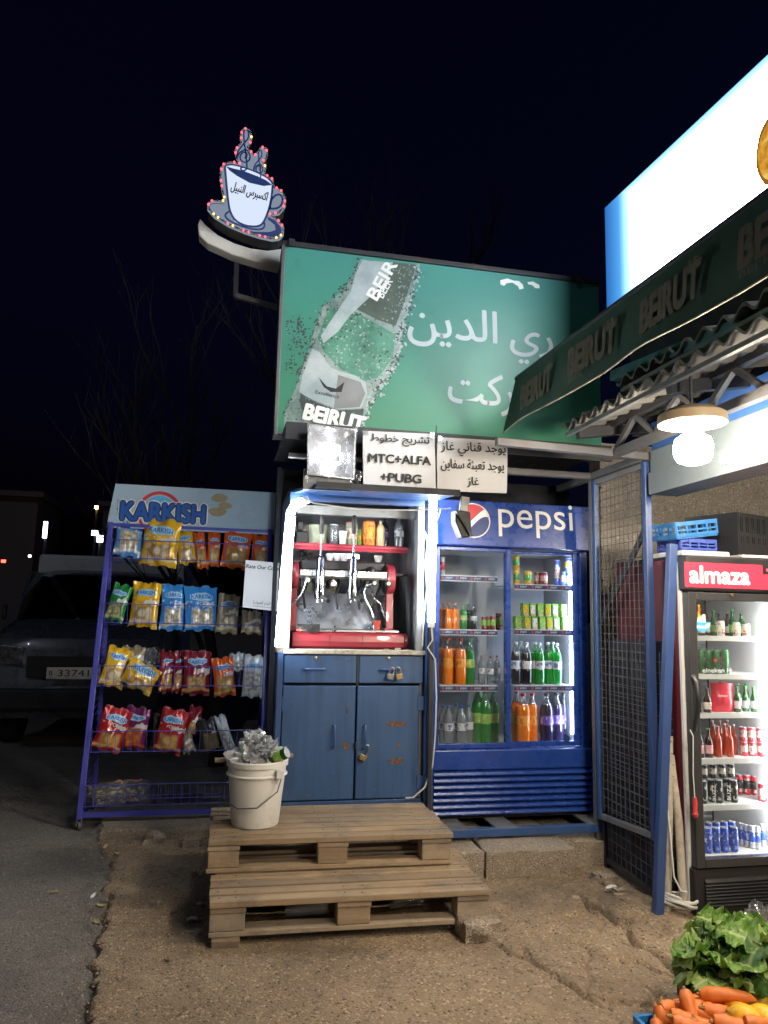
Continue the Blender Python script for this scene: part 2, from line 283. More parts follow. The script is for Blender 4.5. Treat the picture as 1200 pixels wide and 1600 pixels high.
# ------------------------------------------------------------------ mesh helpers
class MB:
    def __init__(s): s.v, s.f = [], []
    def add(s, vs, fs):
        k = len(s.v); s.v += [V(x) for x in vs]; s.f += [tuple(i+k for i in f) for f in fs]; return s
    def box(s, x0, x1, y0, y1, z0, z1):
        return s.hexa([(x0, y0, z0), (x1, y0, z0), (x1, y1, z0), (x0, y1, z0), (x0, y0, z1), (x1, y0, z1), (x1, y1, z1), (x0, y1, z1)])
    def hexa(s, p):   # bottom four, top four (anticlockwise from below-left-front)
        return s.add(p, [(0, 3, 2, 1), (4, 5, 6, 7), (0, 1, 5, 4), (1, 2, 6, 5), (2, 3, 7, 6), (3, 0, 4, 7)])
    def bar(s, a, b, wx, wy, up=V((0, 0, 1))):
        a, b = V(a), V(b); d = (b-a).normalized()
        if abs(d.dot(up)) > .98: up = V((0, 1, 0))
        sx = d.cross(up).normalized(); sy = sx.cross(d).normalized(); sx *= wx/2; sy *= wy/2
        return s.hexa([a-sx-sy, a+sx-sy, b+sx-sy, b-sx-sy, a-sx+sy, a+sx+sy, b+sx+sy, b-sx+sy])
    def tube(s, pts, r, n=6, caps=True):
        pts = [V(p) for p in pts]; rs = r if isinstance(r, (list, tuple)) else [r]*len(pts); k = len(s.v); prev = None
        for i, p in enumerate(pts):
            d = (pts[min(i+1, len(pts)-1)]-pts[max(i-1, 0)]).normalized()
            if prev is None:
                a = d.orthogonal().normalized()
            else:
                a = (prev-d*prev.dot(d)); a = a.normalized() if a.length > 1e-6 else d.orthogonal().normalized()
            prev = a; b = d.cross(a)
            for j in range(n):
                t = 2*math.pi*j/n; s.v.append(p+(a*math.cos(t)+b*math.sin(t))*rs[i])
        for i in range(len(pts)-1):
            for j in range(n):
                s.f.append((k+i*n+j, k+i*n+(j+1) % n, k+(i+1)*n+(j+1) % n, k+(i+1)*n+j))
        if caps:
            s.f.append(tuple(k+j for j in reversed(range(n)))); s.f.append(tuple(k+(len(pts)-1)*n+j for j in range(n)))
        return s
    def lathe(s, prof, n=16, c=(0, 0, 0), axis=V((0, 0, 1)), caps=True):
        c = V(c); axis = V(axis).normalized(); a = axis.orthogonal().normalized() if abs(axis.z) < .99 else V((1, 0, 0)); b = axis.cross(a); k = len(s.v)
        for r, h in prof:
            for j in range(n):
                t = 2*math.pi*j/n; s.v.append(c+axis*h+(a*math.cos(t)+b*math.sin(t))*max(r, 1e-5))
        for i in range(len(prof)-1):
            for j in range(n):
                s.f.append((k+i*n+j, k+i*n+(j+1) % n, k+(i+1)*n+(j+1) % n, k+(i+1)*n+j))
        if caps and prof[0][0] > 1e-4: s.f.append(tuple(k+j for j in reversed(range(n))))
        if caps and prof[-1][0] > 1e-4: s.f.append(tuple(k+(len(prof)-1)*n+j for j in range(n)))
        return s
    def prism(s, poly, d):   # polygon in space, pushed along d
        poly = [V(p) for p in poly]; d = V(d); n = len(poly); k = len(s.v); s.v += poly+[p+d for p in poly]
        s.f += [tuple(k+i for i in range(n)), tuple(k+n+i for i in reversed(range(n)))]
        s.f += [(k+i, k+n+i, k+n+(i+1) % n, k+(i+1) % n) for i in range(n)]
        return s
    def ribbon(s, pts, wd, nrm, closed=False):
        pts = [V(p) for p in pts]; nrm = V(nrm); n = len(pts); k = len(s.v); ws = wd if isinstance(wd, list) else [wd]*n
        for i, p in enumerate(pts):
            a = pts[(i+1) % n] if closed else pts[min(i+1, n-1)]; b = pts[i-1] if closed or i else pts[0]
            sd = nrm.cross((a-b).normalized()); s.v += [p+sd*ws[i]/2, p-sd*ws[i]/2]
        for i in range(n if closed else n-1):
            j = (i+1) % n; s.f.append((k+2*i, k+2*j, k+2*j+1, k+2*i+1))
        return s
    def sphere(s, c, r, n=10, sq=(1, 1, 1)):
        c = V(c); m = n//2; pr = [(math.sin(math.pi*i/m), -math.cos(math.pi*i/m)) for i in range(m+1)]; k = len(s.v)
        for a, h in pr:
            for j in range(n):
                t = 2*math.pi*j/n; s.v.append(c+V((max(a, 1e-4)*math.cos(t)*sq[0], max(a, 1e-4)*math.sin(t)*sq[1], h*sq[2]))*r)
        for i in range(m):
            for j in range(n): s.f.append((k+i*n+j, k+i*n+(j+1) % n, k+(i+1)*n+(j+1) % n, k+(i+1)*n+j))
        return s
    def grid(s, fn, nu, nv):
        k = len(s.v)
        for j in range(nv+1):
            for i in range(nu+1): s.v.append(V(fn(i/nu, j/nv)))
        for j in range(nv):
            for i in range(nu): a = k+j*(nu+1)+i; s.f.append((a, a+1, a+nu+2, a+nu+1))
        return s
    def mesh(s, name, mt=None, smooth=False, inv=None):
        me = bpy.data.meshes.new(name); vs = [inv @ x for x in s.v] if inv is not None else s.v
        me.from_pydata([tuple(x) for x in vs], [], s.f)
        bm = bmesh.new(); bm.from_mesh(me); bmesh.ops.recalc_face_normals(bm, faces=bm.faces); bm.to_mesh(me); bm.free()
        if mt: me.materials.append(MATS[mt])
        if smooth:
            me.polygons.foreach_set('use_smooth', [True]*len(me.polygons)); me.set_sharp_from_angle(angle=R(40))
        me.update(); return me

WM = {}
def tag(o, label=None, cat=None, group=None, kind=None):
    for k, v in (('label', label), ('category', cat), ('group', group), ('kind', kind)):
        if v: o[k] = v
    return o
def thing(name, label, cat, loc=(0, 0, 0), rot=(0, 0, 0), group=None):
    o = bpy.data.objects.new(name, None); COL.objects.link(o); o.empty_display_size = .05
    o.location = loc; o.rotation_euler = rot; m = M.LocRotScale(V(loc), o.rotation_euler, None); WM[o.name] = m
    return tag(o, label, cat, group)
def obj(name, mb, mt, parent=None, smooth=False, bevel=0, local=False, label=None, cat=None, group=None, kind=None, seg=2):
    """one mesh object; its shape is given in world space unless local"""
    if isinstance(mb, bpy.types.Mesh): me = mb; wm = WM[parent.name] if parent else M()
    else:
        if parent is not None: wm = WM[parent.name]
        elif not local:
            lo = [min(v[i] for v in mb.v) for i in range(3)]; hi = [max(v[i] for v in mb.v) for i in range(3)]
            wm = M.Translation(V(((lo[0]+hi[0])/2, (lo[1]+hi[1])/2, lo[2])))
        else: wm = M()
        me = mb.mesh(name, mt, smooth, None if local else wm.inverted())
    o = bpy.data.objects.new(name, me); COL.objects.link(o); WM[o.name] = wm
    if parent is not None: o.parent = parent
    else: o.matrix_world = wm
    if bevel:
        b = o.modifiers.new('edge', 'BEVEL'); b.width = bevel; b.segments = seg; b.limit_method = 'ANGLE'; b.angle_limit = R(40)
    return tag(o, label, cat, group, kind)
def struct(name, mb, mt, **k): return obj(name, mb, mt, kind='structure', **k)

# ------------------------------------------------------------------ lettering
ARB = {'ا':(0xFE8D,2),'ب':(0xFE8F,4),'ت':(0xFE95,4),'ة':(0xFE93,2),'ج':(0xFE9D,4),'خ':(0xFEA5,4),'د':(0xFEA9,2),'ر':(0xFEAD,2),'ز':(0xFEAF,2),'س':(0xFEB1,4),'ش':(0xFEB5,4),'ط':(0xFEC1,4),'ع':(0xFEC9,4),'غ':(0xFECD,4),'ف':(0xFED1,4),'ق':(0xFED5,4),'ك':(0xFED9,4),'ل':(0xFEDD,4),'م':(0xFEE1,4),'ن':(0xFEE5,4),'ه':(0xFEE9,4),'و':(0xFEED,2),'ي':(0xFEF1,4),'ئ':(0xFE89,4)}
def ar(s):
    o = []
    for i, c in enumerate(s):
        if c not in ARB: o.append(c); continue
        b, n = ARB[c]; p = i > 0 and s[i-1] in ARB and ARB[s[i-1]][1] == 4; q = i+1 < len(s) and s[i+1] in ARB and n == 4
        o.append(chr(b+(3 if p and q else 2 if q else 1 if p else 0)))
    return ''.join(reversed(o))
TG = {}
def text_geo(s):
    if s in TG: return TG[s]
    c = bpy.data.curves.new('t', 'FONT'); c.body = s; c.size = 1; c.resolution_u = 4; c.fill_mode = 'FRONT'
    o = bpy.data.objects.new('t', c); COL.objects.link(o); bpy.context.view_layer.update()
    me = bpy.data.meshes.new_from_object(o.evaluated_get(bpy.context.evaluated_depsgraph_get()))
    vs = [(v.co.x, v.co.y) for v in me.vertices]; fs = [tuple(p.vertices) for p in me.polygons]
    par = list(range(len(vs)))
    def fd(a):
        while par[a] != a: par[a] = par[par[a]]; a = par[a]
        return a
    for f in fs:
        for i in f[1:]: par[fd(i)] = fd(f[0])
    ids = {}; lay = [ids.setdefault(fd(i), len(ids)) % 3 for i in range(len(vs))]
    x0 = min(v[0] for v in vs); x1 = max(v[0] for v in vs); y0 = min(v[1] for v in vs); y1 = max(v[1] for v in vs)
    bpy.data.objects.remove(o); bpy.data.meshes.remove(me); bpy.data.curves.remove(c)
    TG[s] = ([(a-x0, b-y0) for a, b in vs], fs, lay, x1-x0, y1-y0); return TG[s]
def letter(name, s, o, ux, width, mt, parent, uz=(0, 0, 1), height=None, bold=0., fn=None, label=None, lift=.0):
    """flat lettering whose lower left corner is o, running along ux; its layers stand a fraction of a millimetre proud"""
    vs, fs, lay, w0, h0 = text_geo(s); ux, uz = V(ux).normalized(), V(uz).normalized(); nn = ux.cross(uz); o = V(o)
    sx = width/w0; sz = height/h0 if height else sx; mb = MB()
    sh = [(0, 0)] if not bold else [(bold*math.cos(t), bold*math.sin(t)) for t in [i*math.pi/4 for i in range(8 if bold > .028 else 4)]] if bold > .028 else [(-bold, 0), (bold, 0), (0, bold), (0, -bold)]
    for q, (dx, dz) in enumerate(sh):
        pts = []
        for (a, b), l in zip(vs, lay):
            A, B, D = a*sx+dx*sz*1, b*sz+dz*sz*1, .0012+lift+l*.0008/9+q*.0003
            pts.append(fn(A, B, D) if fn else o+ux*A+uz*B+nn*D)
        mb.add(pts, fs)
    return obj(name, mb, mt, parent, label=label)
def words(i): return ['first', 'second', 'third', 'fourth', 'fifth', 'sixth', 'seventh', 'eighth', 'ninth', 'tenth', 'eleventh', 'twelfth'][i]
NEG = V((0, -1, 0))

# ================================================================== SETTING
def segdist(X, Y, a, b):
    ax, ay = a; bx, by = b; dx, dy = bx-ax, by-ay; t = np.clip(((X-ax)*dx+(Y-ay)*dy)/(dx*dx+dy*dy+1e-9), 0, 1)
    return np.hypot(X-ax-t*dx, Y-ay-t*dy)
g = MB(); XS = [-300, -60, -15, -6, -3] + [-2+.1*i for i in range(51)] + [4, 8, 20, 60, 300]; YS = [-300, -60, -10, -2, 0, 1] + [2+.1*i for i in range(36)] + [6, 8, 12, 30, 80, 300]
def gz(x, y):
    if -.22 < x < 3.0 and -1.85 < y < 5.15: return -.14
    return .008*noise.noise(V((x*1.3, y*1.3, 0))) if abs(x) < 4 and 1 < y < 6 else 0
g.v = [V((x, y, gz(x, y))) for y in YS for x in XS]; nx = len(XS)
g.f = [(j*nx+i, j*nx+i+1, (j+1)*nx+i+1, (j+1)*nx+i) for j in range(len(YS)-1) for i in range(nx-1)]
struct('ground', g, 'asphalt', smooth=True, local=True)

# the worn concrete apron in front of the kiosk: ragged edge towards the road, cracks, broken lip
gx = np.arange(-.82, 3.2, .0105); gy = np.concatenate([np.arange(-2, 2.1, .12), np.arange(2.1, 5.3, .0105)])
GX, GY = np.meshgrid(gx, gy)
rng = np.random.RandomState(3)
def fbm(X, Y, f0, octs=4):
    z = np.zeros_like(X); a = 1
    for k in range(octs):
        f = f0*2**k; ph = rng.rand(6)*9
        z += a*(np.sin(X*f+ph[0]+1.7*np.sin(Y*f*.7+ph[1]))*np.sin(Y*f*1.1+ph[2]+1.3*np.sin(X*f*.8+ph[3]))); a *= .55
    return z
edge = np.interp(GY, [-2, 2.77, 3.24, 3.9, 4.4, 4.85, 5.3], [-.36, -.40, -.44, -.48, -.56, -.69, -.72]) + .025*fbm(GY*0+.3, GY, 9, 4) + .008*fbm(GX, GY, 40, 2)
lift = np.clip((GX-edge)/.035, 0, 1)
Z = -.03 + lift*(.050 + .006*fbm(GX, GY, 2.2, 3)) + .0022*fbm(GX, GY, 21, 4)*lift
cr = [[(880, 1388), (905, 1396), (922, 1412), (945, 1420), (962, 1436), (985, 1440)], [(978, 1448), (995, 1470), (1012, 1478), (1034, 1490), (1050, 1508)], [(770, 1468), (800, 1490), (835, 1503), (880, 1532), (905, 1548), (940, 1570)],
      [(1010, 1500), (1028, 1512), (1050, 1516), (1068, 1530)], [(316, 1330), (322, 1348), (310, 1360), (330, 1372)], [(885, 1388), (908, 1408), (930, 1424)], [(820, 1480), (826, 1496), (833, 1505)]]
for k, pl in enumerate(cr):
    q = [P(a, b, Z=.02) for a, b in pl]; q = [(p.x+rnd.uniform(-.008, .008), p.y+rnd.uniform(-.01, .01)) for p in q]
    d = np.min([segdist(GX, GY, q[i], q[i+1]) for i in range(len(q)-1)], axis=0) + .004*fbm(GX, GY, 55, 2)
    wd, dp = ((.013, .07) if k in (0, 1) else (.008, .05))
    Z -= dp*np.exp(-(d/wd)**2)
# broken slabs towards the gate: each plate sits a little higher, lower or tilted
seeds = [P(a, b, Z=.02) for a, b in ((860, 1430), (950, 1470), (1000, 1420), (1030, 1475), (960, 1530), (1040, 1530), (1000, 1590), (880, 1500), (830, 1560), (930, 1600), (1080, 1480), (900, 1450))]
JX, JY = GX+.03*fbm(GX, GY, 7, 3), GY+.03*fbm(GX+5, GY, 7, 3)
D = np.stack([np.hypot(JX-p.x, (JY-p.y)*.8) for p in seeds]); o2 = np.sort(D, axis=0); own = D.argmin(0)
wz = np.clip((GX-1.15)/.35, 0, 1)*np.clip((GY-2.2)/.2, 0, 1)*np.clip((4.2-GY)/.3, 0, 1)*np.clip((.75-o2[0])/.2, 0, 1)
hh_ = rng.uniform(-.010, .016, len(seeds)); tx_ = rng.uniform(-.05, .05, len(seeds)); ty_ = rng.uniform(-.05, .05, len(seeds))
px_ = np.array([p.x for p in seeds]); py_ = np.array([p.y for p in seeds])
Z += wz*(hh_[own]+tx_[own]*(GX-px_[own])+ty_[own]*(GY-py_[own])) - wz*.026*np.exp(-((o2[1]-o2[0])/(.010+.012*np.clip(fbm(GX, GY, 3, 2), 0, 1)))**2)*np.clip(.6+fbm(GX, GY, 2.3, 2), 0, 1)
pit = P(800, 1428, Z=0); Z -= .03*np.exp(-(((GX-pit.x)/.06)**2+((GY-pit.y)/.035)**2)**1.5)
# a broken slab lifted beside the gate
sl = P(1010, 1450, Z=0); Z += .04*np.clip(1.6-np.hypot((GX-sl.x-.1)/.22, (GY-sl.y-.1)/.30)*1.5, 0, 1)
ap = bpy.data.meshes.new('concrete_apron'); ny_, nx_ = GX.shape
keep = (lift > 0)
idx = np.arange(ny_*nx_).reshape(ny_, nx_)
fc = np.stack([idx[:-1, :-1], idx[:-1, 1:], idx[1:, 1:], idx[1:, :-1]], -1).reshape(-1, 4)
kf = keep.reshape(-1)[fc].any(1); fc = fc[kf]
ap.vertices.add(nx_*ny_); ap.vertices.foreach_set('co', np.stack([GX, GY, Z], -1).astype(np.float32).ravel())
ap.loops.add(len(fc)*4); ap.loops.foreach_set('vertex_index', fc.ravel().astype(np.int32)); ap.polygons.add(len(fc))
ap.polygons.foreach_set('loop_start', np.arange(0, len(fc)*4, 4, dtype=np.int32)); ap.polygons.foreach_set('use_smooth', np.ones(len(fc), bool)); ap.update(); ap.validate()
ap.materials.append(MATS['apron_concrete']); ao = bpy.data.objects.new('concrete_apron', ap); COL.objects.link(ao); tag(ao, kind='structure')

def rock(name, c, size, mt, seed, parent=None, sub=3, rough=.25, **k):
    bm = bmesh.new(); bmesh.ops.create_cube(bm, size=1); bmesh.ops.subdivide_edges(bm, edges=bm.edges, cuts=sub, use_grid_fill=True); mb = MB()
    for v in bm.verts:
        q = v.co.copy(); l = q.length; q = q.lerp(q.normalized()*.62, .28)
        q += q.normalized()*rough*noise.noise(v.co*2.2+V((seed*7.1, seed, 0))) + V((1, 1, 1))*.05*noise.noise(v.co*6+V((seed, 3, 1)))
        v.co = V((q.x*size[0], q.y*size[1], q.z*size[2]))+V(c)
    mb.v = [v.co.copy() for v in bm.verts]; bm.verts.index_update(); mb.f = [tuple(v.index for v in f.verts) for f in bm.faces]; bm.free()
    return obj(name, mb, mt, parent, smooth=True, **k)

# plinth of old concrete under the kiosk
pl = thing('concrete_plinth', 'cracked old concrete plinth under the blue drinks fridge', 'plinth', (1.5, 3.8, 0)); pl['kind'] = 'structure'
def slabface(x0, x1, y0, y1, zt, seed):
    bm = bmesh.new(); bmesh.ops.create_cube(bm, size=1); bmesh.ops.subdivide_edges(bm, edges=bm.edges, cuts=14, use_grid_fill=True); mb = MB()
    for v in bm.verts:
        q = V((x0+(v.co.x+.5)*(x1-x0), y0+(v.co.y+.5)*(y1-y0), -.05+(v.co.z+.5)*(zt+.05)))
        e = (abs(v.co.y+.5) < .01) + (abs(v.co.z-.5) < .01) + (abs(abs(v.co.x)-.5) < .01)
        q += V((noise.noise(q*5+V((seed, 0, 0))), noise.noise(q*5+V((0, seed, 0))), noise.noise(q*6+V((0, 0, seed)))))*.013
        if e >= 2: q += V((0, .012, -.012))*(1+noise.noise(q*14))
        if v.co.y < -.49 and v.co.z < -.2: q.y += .03*noise.noise(V((q.x*6, 0, seed)))
        v.co = q
    mb.v = [v.co.copy() for v in bm.verts]; bm.verts.index_update(); mb.f = [tuple(v.index for v in f.verts) for f in bm.faces]; bm.free(); return mb
obj('concrete_block', slabface(1.385, 1.87, 3.765, 4.9, .17, 2), 'old_concrete', pl, smooth=True)
obj('concrete_block', slabface(1.16, 1.375, 3.79, 4.9, .165, 5), 'old_concrete', pl, smooth=True)
obj('concrete_block', slabface(1.885, 2.17, 3.92, 4.9, .16, 9), 'old_concrete', pl, smooth=True)
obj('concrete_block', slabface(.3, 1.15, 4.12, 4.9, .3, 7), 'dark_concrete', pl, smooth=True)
rock('concrete_strip', (-.2, 5.02, -.0), (1.0, .28, .10), 'old_concrete', 4, sub=5, rough=.12, kind='structure')

# ================================================================== KIOSK
KY = 4.15
k = thing('coffee_kiosk', 'blue painted metal coffee kiosk with drawers, double doors and open hatch', 'kiosk', (.75, KY, .3))
B = lambda *a: MB().box(*a)
def at(px, py, Y): return P(px, py, Y=Y)
zl = 1.148
obj('side_wall', B(.335, .352, 4.17, 4.78, .31, 2.03), 'blue_paint', k)
obj('side_wall', B(1.118, 1.135, 4.17, 4.78, .31, 2.03), 'inner_grey', k)
obj('back_wall', B(.354, 1.116, 4.76, 4.778, .31, 2.03), 'inner_grey', k)
obj('counter', B(.354, 1.116, 4.172, 4.758, 1.10, zl-.02), 'inner_grey', k)
obj('sill', B(.33, 1.15, 4.125, 4.24, zl-.018, zl+.006), 'sill_dirty', k, bevel=.003)
obj('roof_panel', B(.335, 1.135, 4.17, 4.78, 2.035, 2.06), 'dark_metal', k)
obj('inner_shelf', B(.356, 1.114, 4.5, 4.757, 1.60, 1.612), 'inner_grey', k)
obj('corner_post', B(1.085, 1.116, 4.135, 4.169, zl+.008, 1.985), 'post_grey', k, bevel=.003)
obj('corner_post', B(.337, .362, 4.135, 4.169, zl+.008, 1.985), 'post_grey', k, bevel=.003)
obj('corner_post', B(1.138, 1.185, 4.10, 4.2, .22, 2.06), 'blue_paint', k, bevel=.004)
obj('corner_post', B(.300, .332, 4.12, 4.2, .22, 1.15), 'blue_paint', k, bevel=.004)
obj('corner_post', B(1.145, 1.165, 4.06, 4.098, .22, 1.98), 'dark_metal', k)
obj('lintel', B(.335, 1.12, 4.136, 4.169, 1.988, 2.034), 'blue_paint', k, bevel=.003)
obj('inner_beam', B(.356, 1.116, 4.30, 4.33, 1.935, 1.985), 'post_grey', k)
obj('plinth_rail', B(.335, 1.13, 4.14, 4.2, .30, .345), 'blue_paint', k, bevel=.003)
obj('carcass_panel', B(.353, 1.117, 4.174, 4.19, .346, 1.099), 'dark_back', k)
def dr(x0, x1, z0, z1, nm, mt='blue_paint_door'): return obj(nm, B(x0, x1, 4.135, 4.16, z0, z1), mt, k, bevel=.005)
d1 = dr(.338, .742, .972, 1.124, 'drawer'); d2 = dr(.758, 1.128, .972, 1.124, 'drawer')
p1 = dr(.338, .742, .352, .958, 'door'); p2 = dr(.752, 1.108, .352, .958, 'door')
obj('divider', B(.7445, .7555, 4.14, 4.172, .96, 1.124), 'dark_metal', k)
def handle(par, a, b, out=.03, r=.006):
    a, b = V(a), V(b); o = V((0, -out, 0)); return obj('handle', MB().tube([a, a+o*.8, a+o+(b-a)*.08, b+o-(b-a)*.08, b+o*.8, b], r, 8), 'blue_paint', par, smooth=True)
a = at(475, 1045, 4.135); b = at(507, 1045, 4.135); handle(d1, a, b)
a = at(594, 1046, 4.135); b = at(622, 1046, 4.135); handle(d2, a, b)
for par, (px, py) in ((d1, (493, 1028)), (d2, (607, 1029))):
    c = at(px, py, 4.135); obj('lock', MB().lathe([(.011, -.002), (.012, .004), (.008, .006), (.003, .0065)], 12, c, NEG), 'lock_steel', par, smooth=True)
handle(p1, at(522, 1133, 4.135), at(521, 1167, 4.135), .028, .0055); handle(p2, at(570, 1133, 4.135), at(569, 1168, 4.135), .028, .0055)
def padlock(c, tilt, s=1., openk=False, mt='brass', label=None):
    t = thing('padlock', label, 'padlock', c, (0, R(tilt), 0), 'padlocks on the kiosk')
    obj('lock_body', MB().box(-.017*s, .017*s, -.009*s, .009*s, -.048*s, -.020*s), mt, t, local=True, bevel=.003, smooth=True)
    ps = [(math.cos(x)*.011*s, 0, math.sin(x)*.013*s) for x in [math.pi*i/8 for i in range(9)]]
    ps = [(.011*s, 0, -.022*s)]+ps+[(-.011*s, 0, (-.004 if openk else -.022)*s)]
    if openk: ps = [(x*1.0, y, z+.016*s) for x, y, z in ps]; ps[0] = (.011*s, 0, -.022*s)
    obj('shackle', MB().tube(ps, .0036*s, 7), 'lock_steel', t, local=True, smooth=True); return t
padlock(at(570, 1172, 4.112)+V((.004, 0, -.004)), 22, 1.12, True, 'brass', 'open brass padlock hanging from the right door handle of the kiosk')
padlock(at(614, 1046, 4.10)+V((-.004, 0, -.004)), 14, 1.1, False, 'lock_steel', 'left of the two padlocks on the right drawer handle')
padlock(at(621, 1046, 4.094)+V((.004, -.002, -.002)), -12, 1.1, False, 'brass', 'right of the two padlocks on the right drawer handle')
for par, xx, zz in ((p1, .333, .86), (p1, .333, .47), (p2, 1.098, .86), (p2, 1.098, .43)):
    obj('hinge', MB().box(xx, xx+.04, 4.129, 4.134, zz-.035, zz+.04).tube([(xx+(.004 if xx < .5 else .036), 4.131, zz-.035), (xx+(.004 if xx < .5 else .036), 4.131, zz+.04)], .006, 8), 'blue_paint', par)
obj('hasp', MB().box(.738, .752, 4.122, 4.134, .628, .652).tube([(.745, 4.115, .622), (.745, 4.115, .658)], .004, 6), 'dark_metal', p2)
def rustpatch(par, px0, px1, py0, py1, seed):
    a, b = at(px0, py0, 4.1335), at(px1, py1, 4.1335); pts = []
    for i in range(18):
        t = 2*math.pi*i/18; q = V((math.cos(t), math.sin(t), seed)); r = 1+.55*noise.noise(q*1.7)
        pts.append(V(((a.x+b.x)/2+math.cos(t)*abs(b.x-a.x)/2*r, 4.1346, (a.z+b.z)/2+math.sin(t)*abs(b.z-a.z)/2*r)))
    obj('rust_patch', MB().prism(pts, (0, -.0012, 0)), 'rust', par)
for q in [(604, 635, 1127, 1134), (606, 633, 1185, 1193), (618, 627, 1160, 1167), (558, 562, 1082, 1086)]: rustpatch(p2, *q, q[0])
for q in [(540, 544, 1105, 1115), (536, 545, 1160, 1172)]: rustpatch(p1, *q, q[0])
# hatch flap swung up over the opening
fa, fb = P(497, 757, Y=3.82), P(735, 779, Y=3.82); zf = (fa.z+fb.z)/2
fl = obj('hatch_flap', MB().hexa([(fa.x, 3.82, zf), (1.22, 3.82, zf), (1.19, 4.12, 2.022), (.345, 4.12, 2.022), (fa.x, 3.82, zf+.022), (1.22, 3.82, zf+.022), (1.19, 4.12, 2.04), (.345, 4.12, 2.04)]), 'blue_paint', k, bevel=.003)
obj('flap_edge', MB().bar((fa.x-.01, 3.812, zf+.012), (1.235, 3.812, zf+.012), .012, .034), 'black_matte', fl)
# light tubes on the kiosk front
def tube_lamp(pts, r, label):
    t = thing('tube_lamp', label, 'lamp', tuple(V(pts[-1])), (0, 0, 0), 'light tubes on the kiosk front')
    obj('light_tube', MB().tube(pts, r, 10), 'tube_light', t, smooth=True)
    for e, d in ((V(pts[0]), V(pts[0])-V(pts[1])), (V(pts[-1]), V(pts[-1])-V(pts[-2]))):
        d.normalize(); obj('end_cap', MB().tube([e, e+d*.03], r*.95, 10), 'white_plastic', t, smooth=True)
    return t
tube_lamp([P(474, 783, Y=4.06), P(462, 788, Y=4.06), P(455, 800, Y=4.06), P(452, 830, Y=4.06), P(446, 900, Y=4.06), P(441, 960, Y=4.06), P(437, 1010, Y=4.06)], .026, 'glowing white light tube down the left side of the coffee hatch')
tube_lamp([P(677, 768, Y=4.05), P(675, 870, Y=4.05), P(674, 972, Y=4.05)], .021, 'glowing white light tube down the right side of the coffee hatch')
tag(obj('power_cable', MB().tube([P(674, 978, Y=4.04), P(676, 1000, Y=4.04), P(668, 1012, Y=4.05), P(680, 1030, Y=4.05), P(682, 1090, Y=4.06), P(680, 1150, Y=4.06), P(676, 1195, Y=4.07), P(664, 1230, Y=4.08), P(646, 1246, Y=4.09), P(634, 1247, Y=4.12)], .0045, 6), 'cable_white', smooth=True), 'white power cable running down beside the kiosk doors', 'cable')
tag(obj('power_cable', MB().tube([P(690, 795, Y=4.02), P(684, 812, Y=4.02), P(668, 838, Y=4.06), P(662, 828, Y=4.06), P(668, 850, Y=4.06), P(664, 880, Y=4.06), P(667, 920, Y=4.06), P(662, 960, Y=4.06), P(660, 1010, Y=4.06)], .004, 6), 'cable_white', smooth=True), 'tangled white cable down the right post of the hatch', 'cable')
tag(obj('power_cable', MB().tube([P(705, 794, Y=3.9), P(640, 797, Y=3.95), P(560, 796, Y=3.95), P(490, 786, Y=3.95), P(472, 777, Y=3.97)], .004, 6), 'cable_white', smooth=True), 'white cable strung along under the hatch flap', 'cable')
tag(obj('power_cable', MB().tube([P(471, 776, Y=4.0), P(466, 790, Y=4.0), P(460, 808, Y=4.03), P(452, 830, Y=4.09)], .004, 6), 'cable_black', smooth=True), 'short black cable beside the left light tube', 'cable')

# ------------------------------------------------------------------ coffee machine
MY = 4.26
cm = thing('espresso_machine', 'red and chrome two lever espresso machine in the kiosk hatch', 'coffee machine', (.72, MY, 1.15))
q0, q1 = at(457, 973, MY), at(636, 1001, MY)
prof = [(-.0, 0), (-.016, .012), (-.022, .035), (-.018, .065), (0, .078), (.30, .078), (.30, 0)]
zb = 1.155
base = obj('base_drum', MB().prism([(q0.x, MY+a, zb+b*1.18) for a, b in prof], (q1.x-q0.x-.02, 0, 0)), 'machine_red', cm, bevel=.004)
obj('end_drum', MB().lathe([(.0, 0), (.040, 0), (.046, .004), (.046, .018), (.04, .024), (0, .024)], 20, (q1.x-.02, MY+.03, zb+.047), (1, 0, 0)), 'machine_red', base, smooth=True)
ct = [at(a, b, MY-.0225) for a, b in ((464, 975), (500, 975), (500, 983), (496, 989), (483, 989), (480, 982), (475, 982), (472, 979), (466, 979))]
obj('switch_recess', MB().prism([V((p.x, MY-.0205, p.z)) for p in ct], (0, -.003, 0)), 'black_plastic', base)
c = at(468, 984, MY-.022); obj('indicator_lamp', MB().sphere(c, .007, 8), 'ember', base, smooth=True)
c = at(487, 981, MY-.024); obj('rotary_switch', MB().lathe([(.011, 0), (.011, .008), (.008, .011), (0, .011)], 12, c, NEG).box(c.x-.002, c.x+.002, c.y-.016, c.y-.01, c.z-.01, c.z+.01), 'black_plastic', base)
for py in (979, 985.5): obj('push_button', MB().lathe([(.007, 0), (.007, .006), (.004, .008), (0, .008)], 10, at(523, py, MY-.021), NEG), 'black_plastic', base)
for px in (516, 567): p = at(px, 980, MY-.0225); obj('panel_seam', MB().box(p.x-.0012, p.x+.0012, MY-.0232, MY-.018, zb+.02, zb+.075), 'dark_metal', base)
obj('drip_tray', MB().box(q0.x+.02, q1.x-.05, MY-.005, MY+.2, zb+.095, zb+.108), 'brushed', cm, bevel=.003)
bp0, bp1 = at(460, 884, MY+.18), at(607, 966, MY+.12)
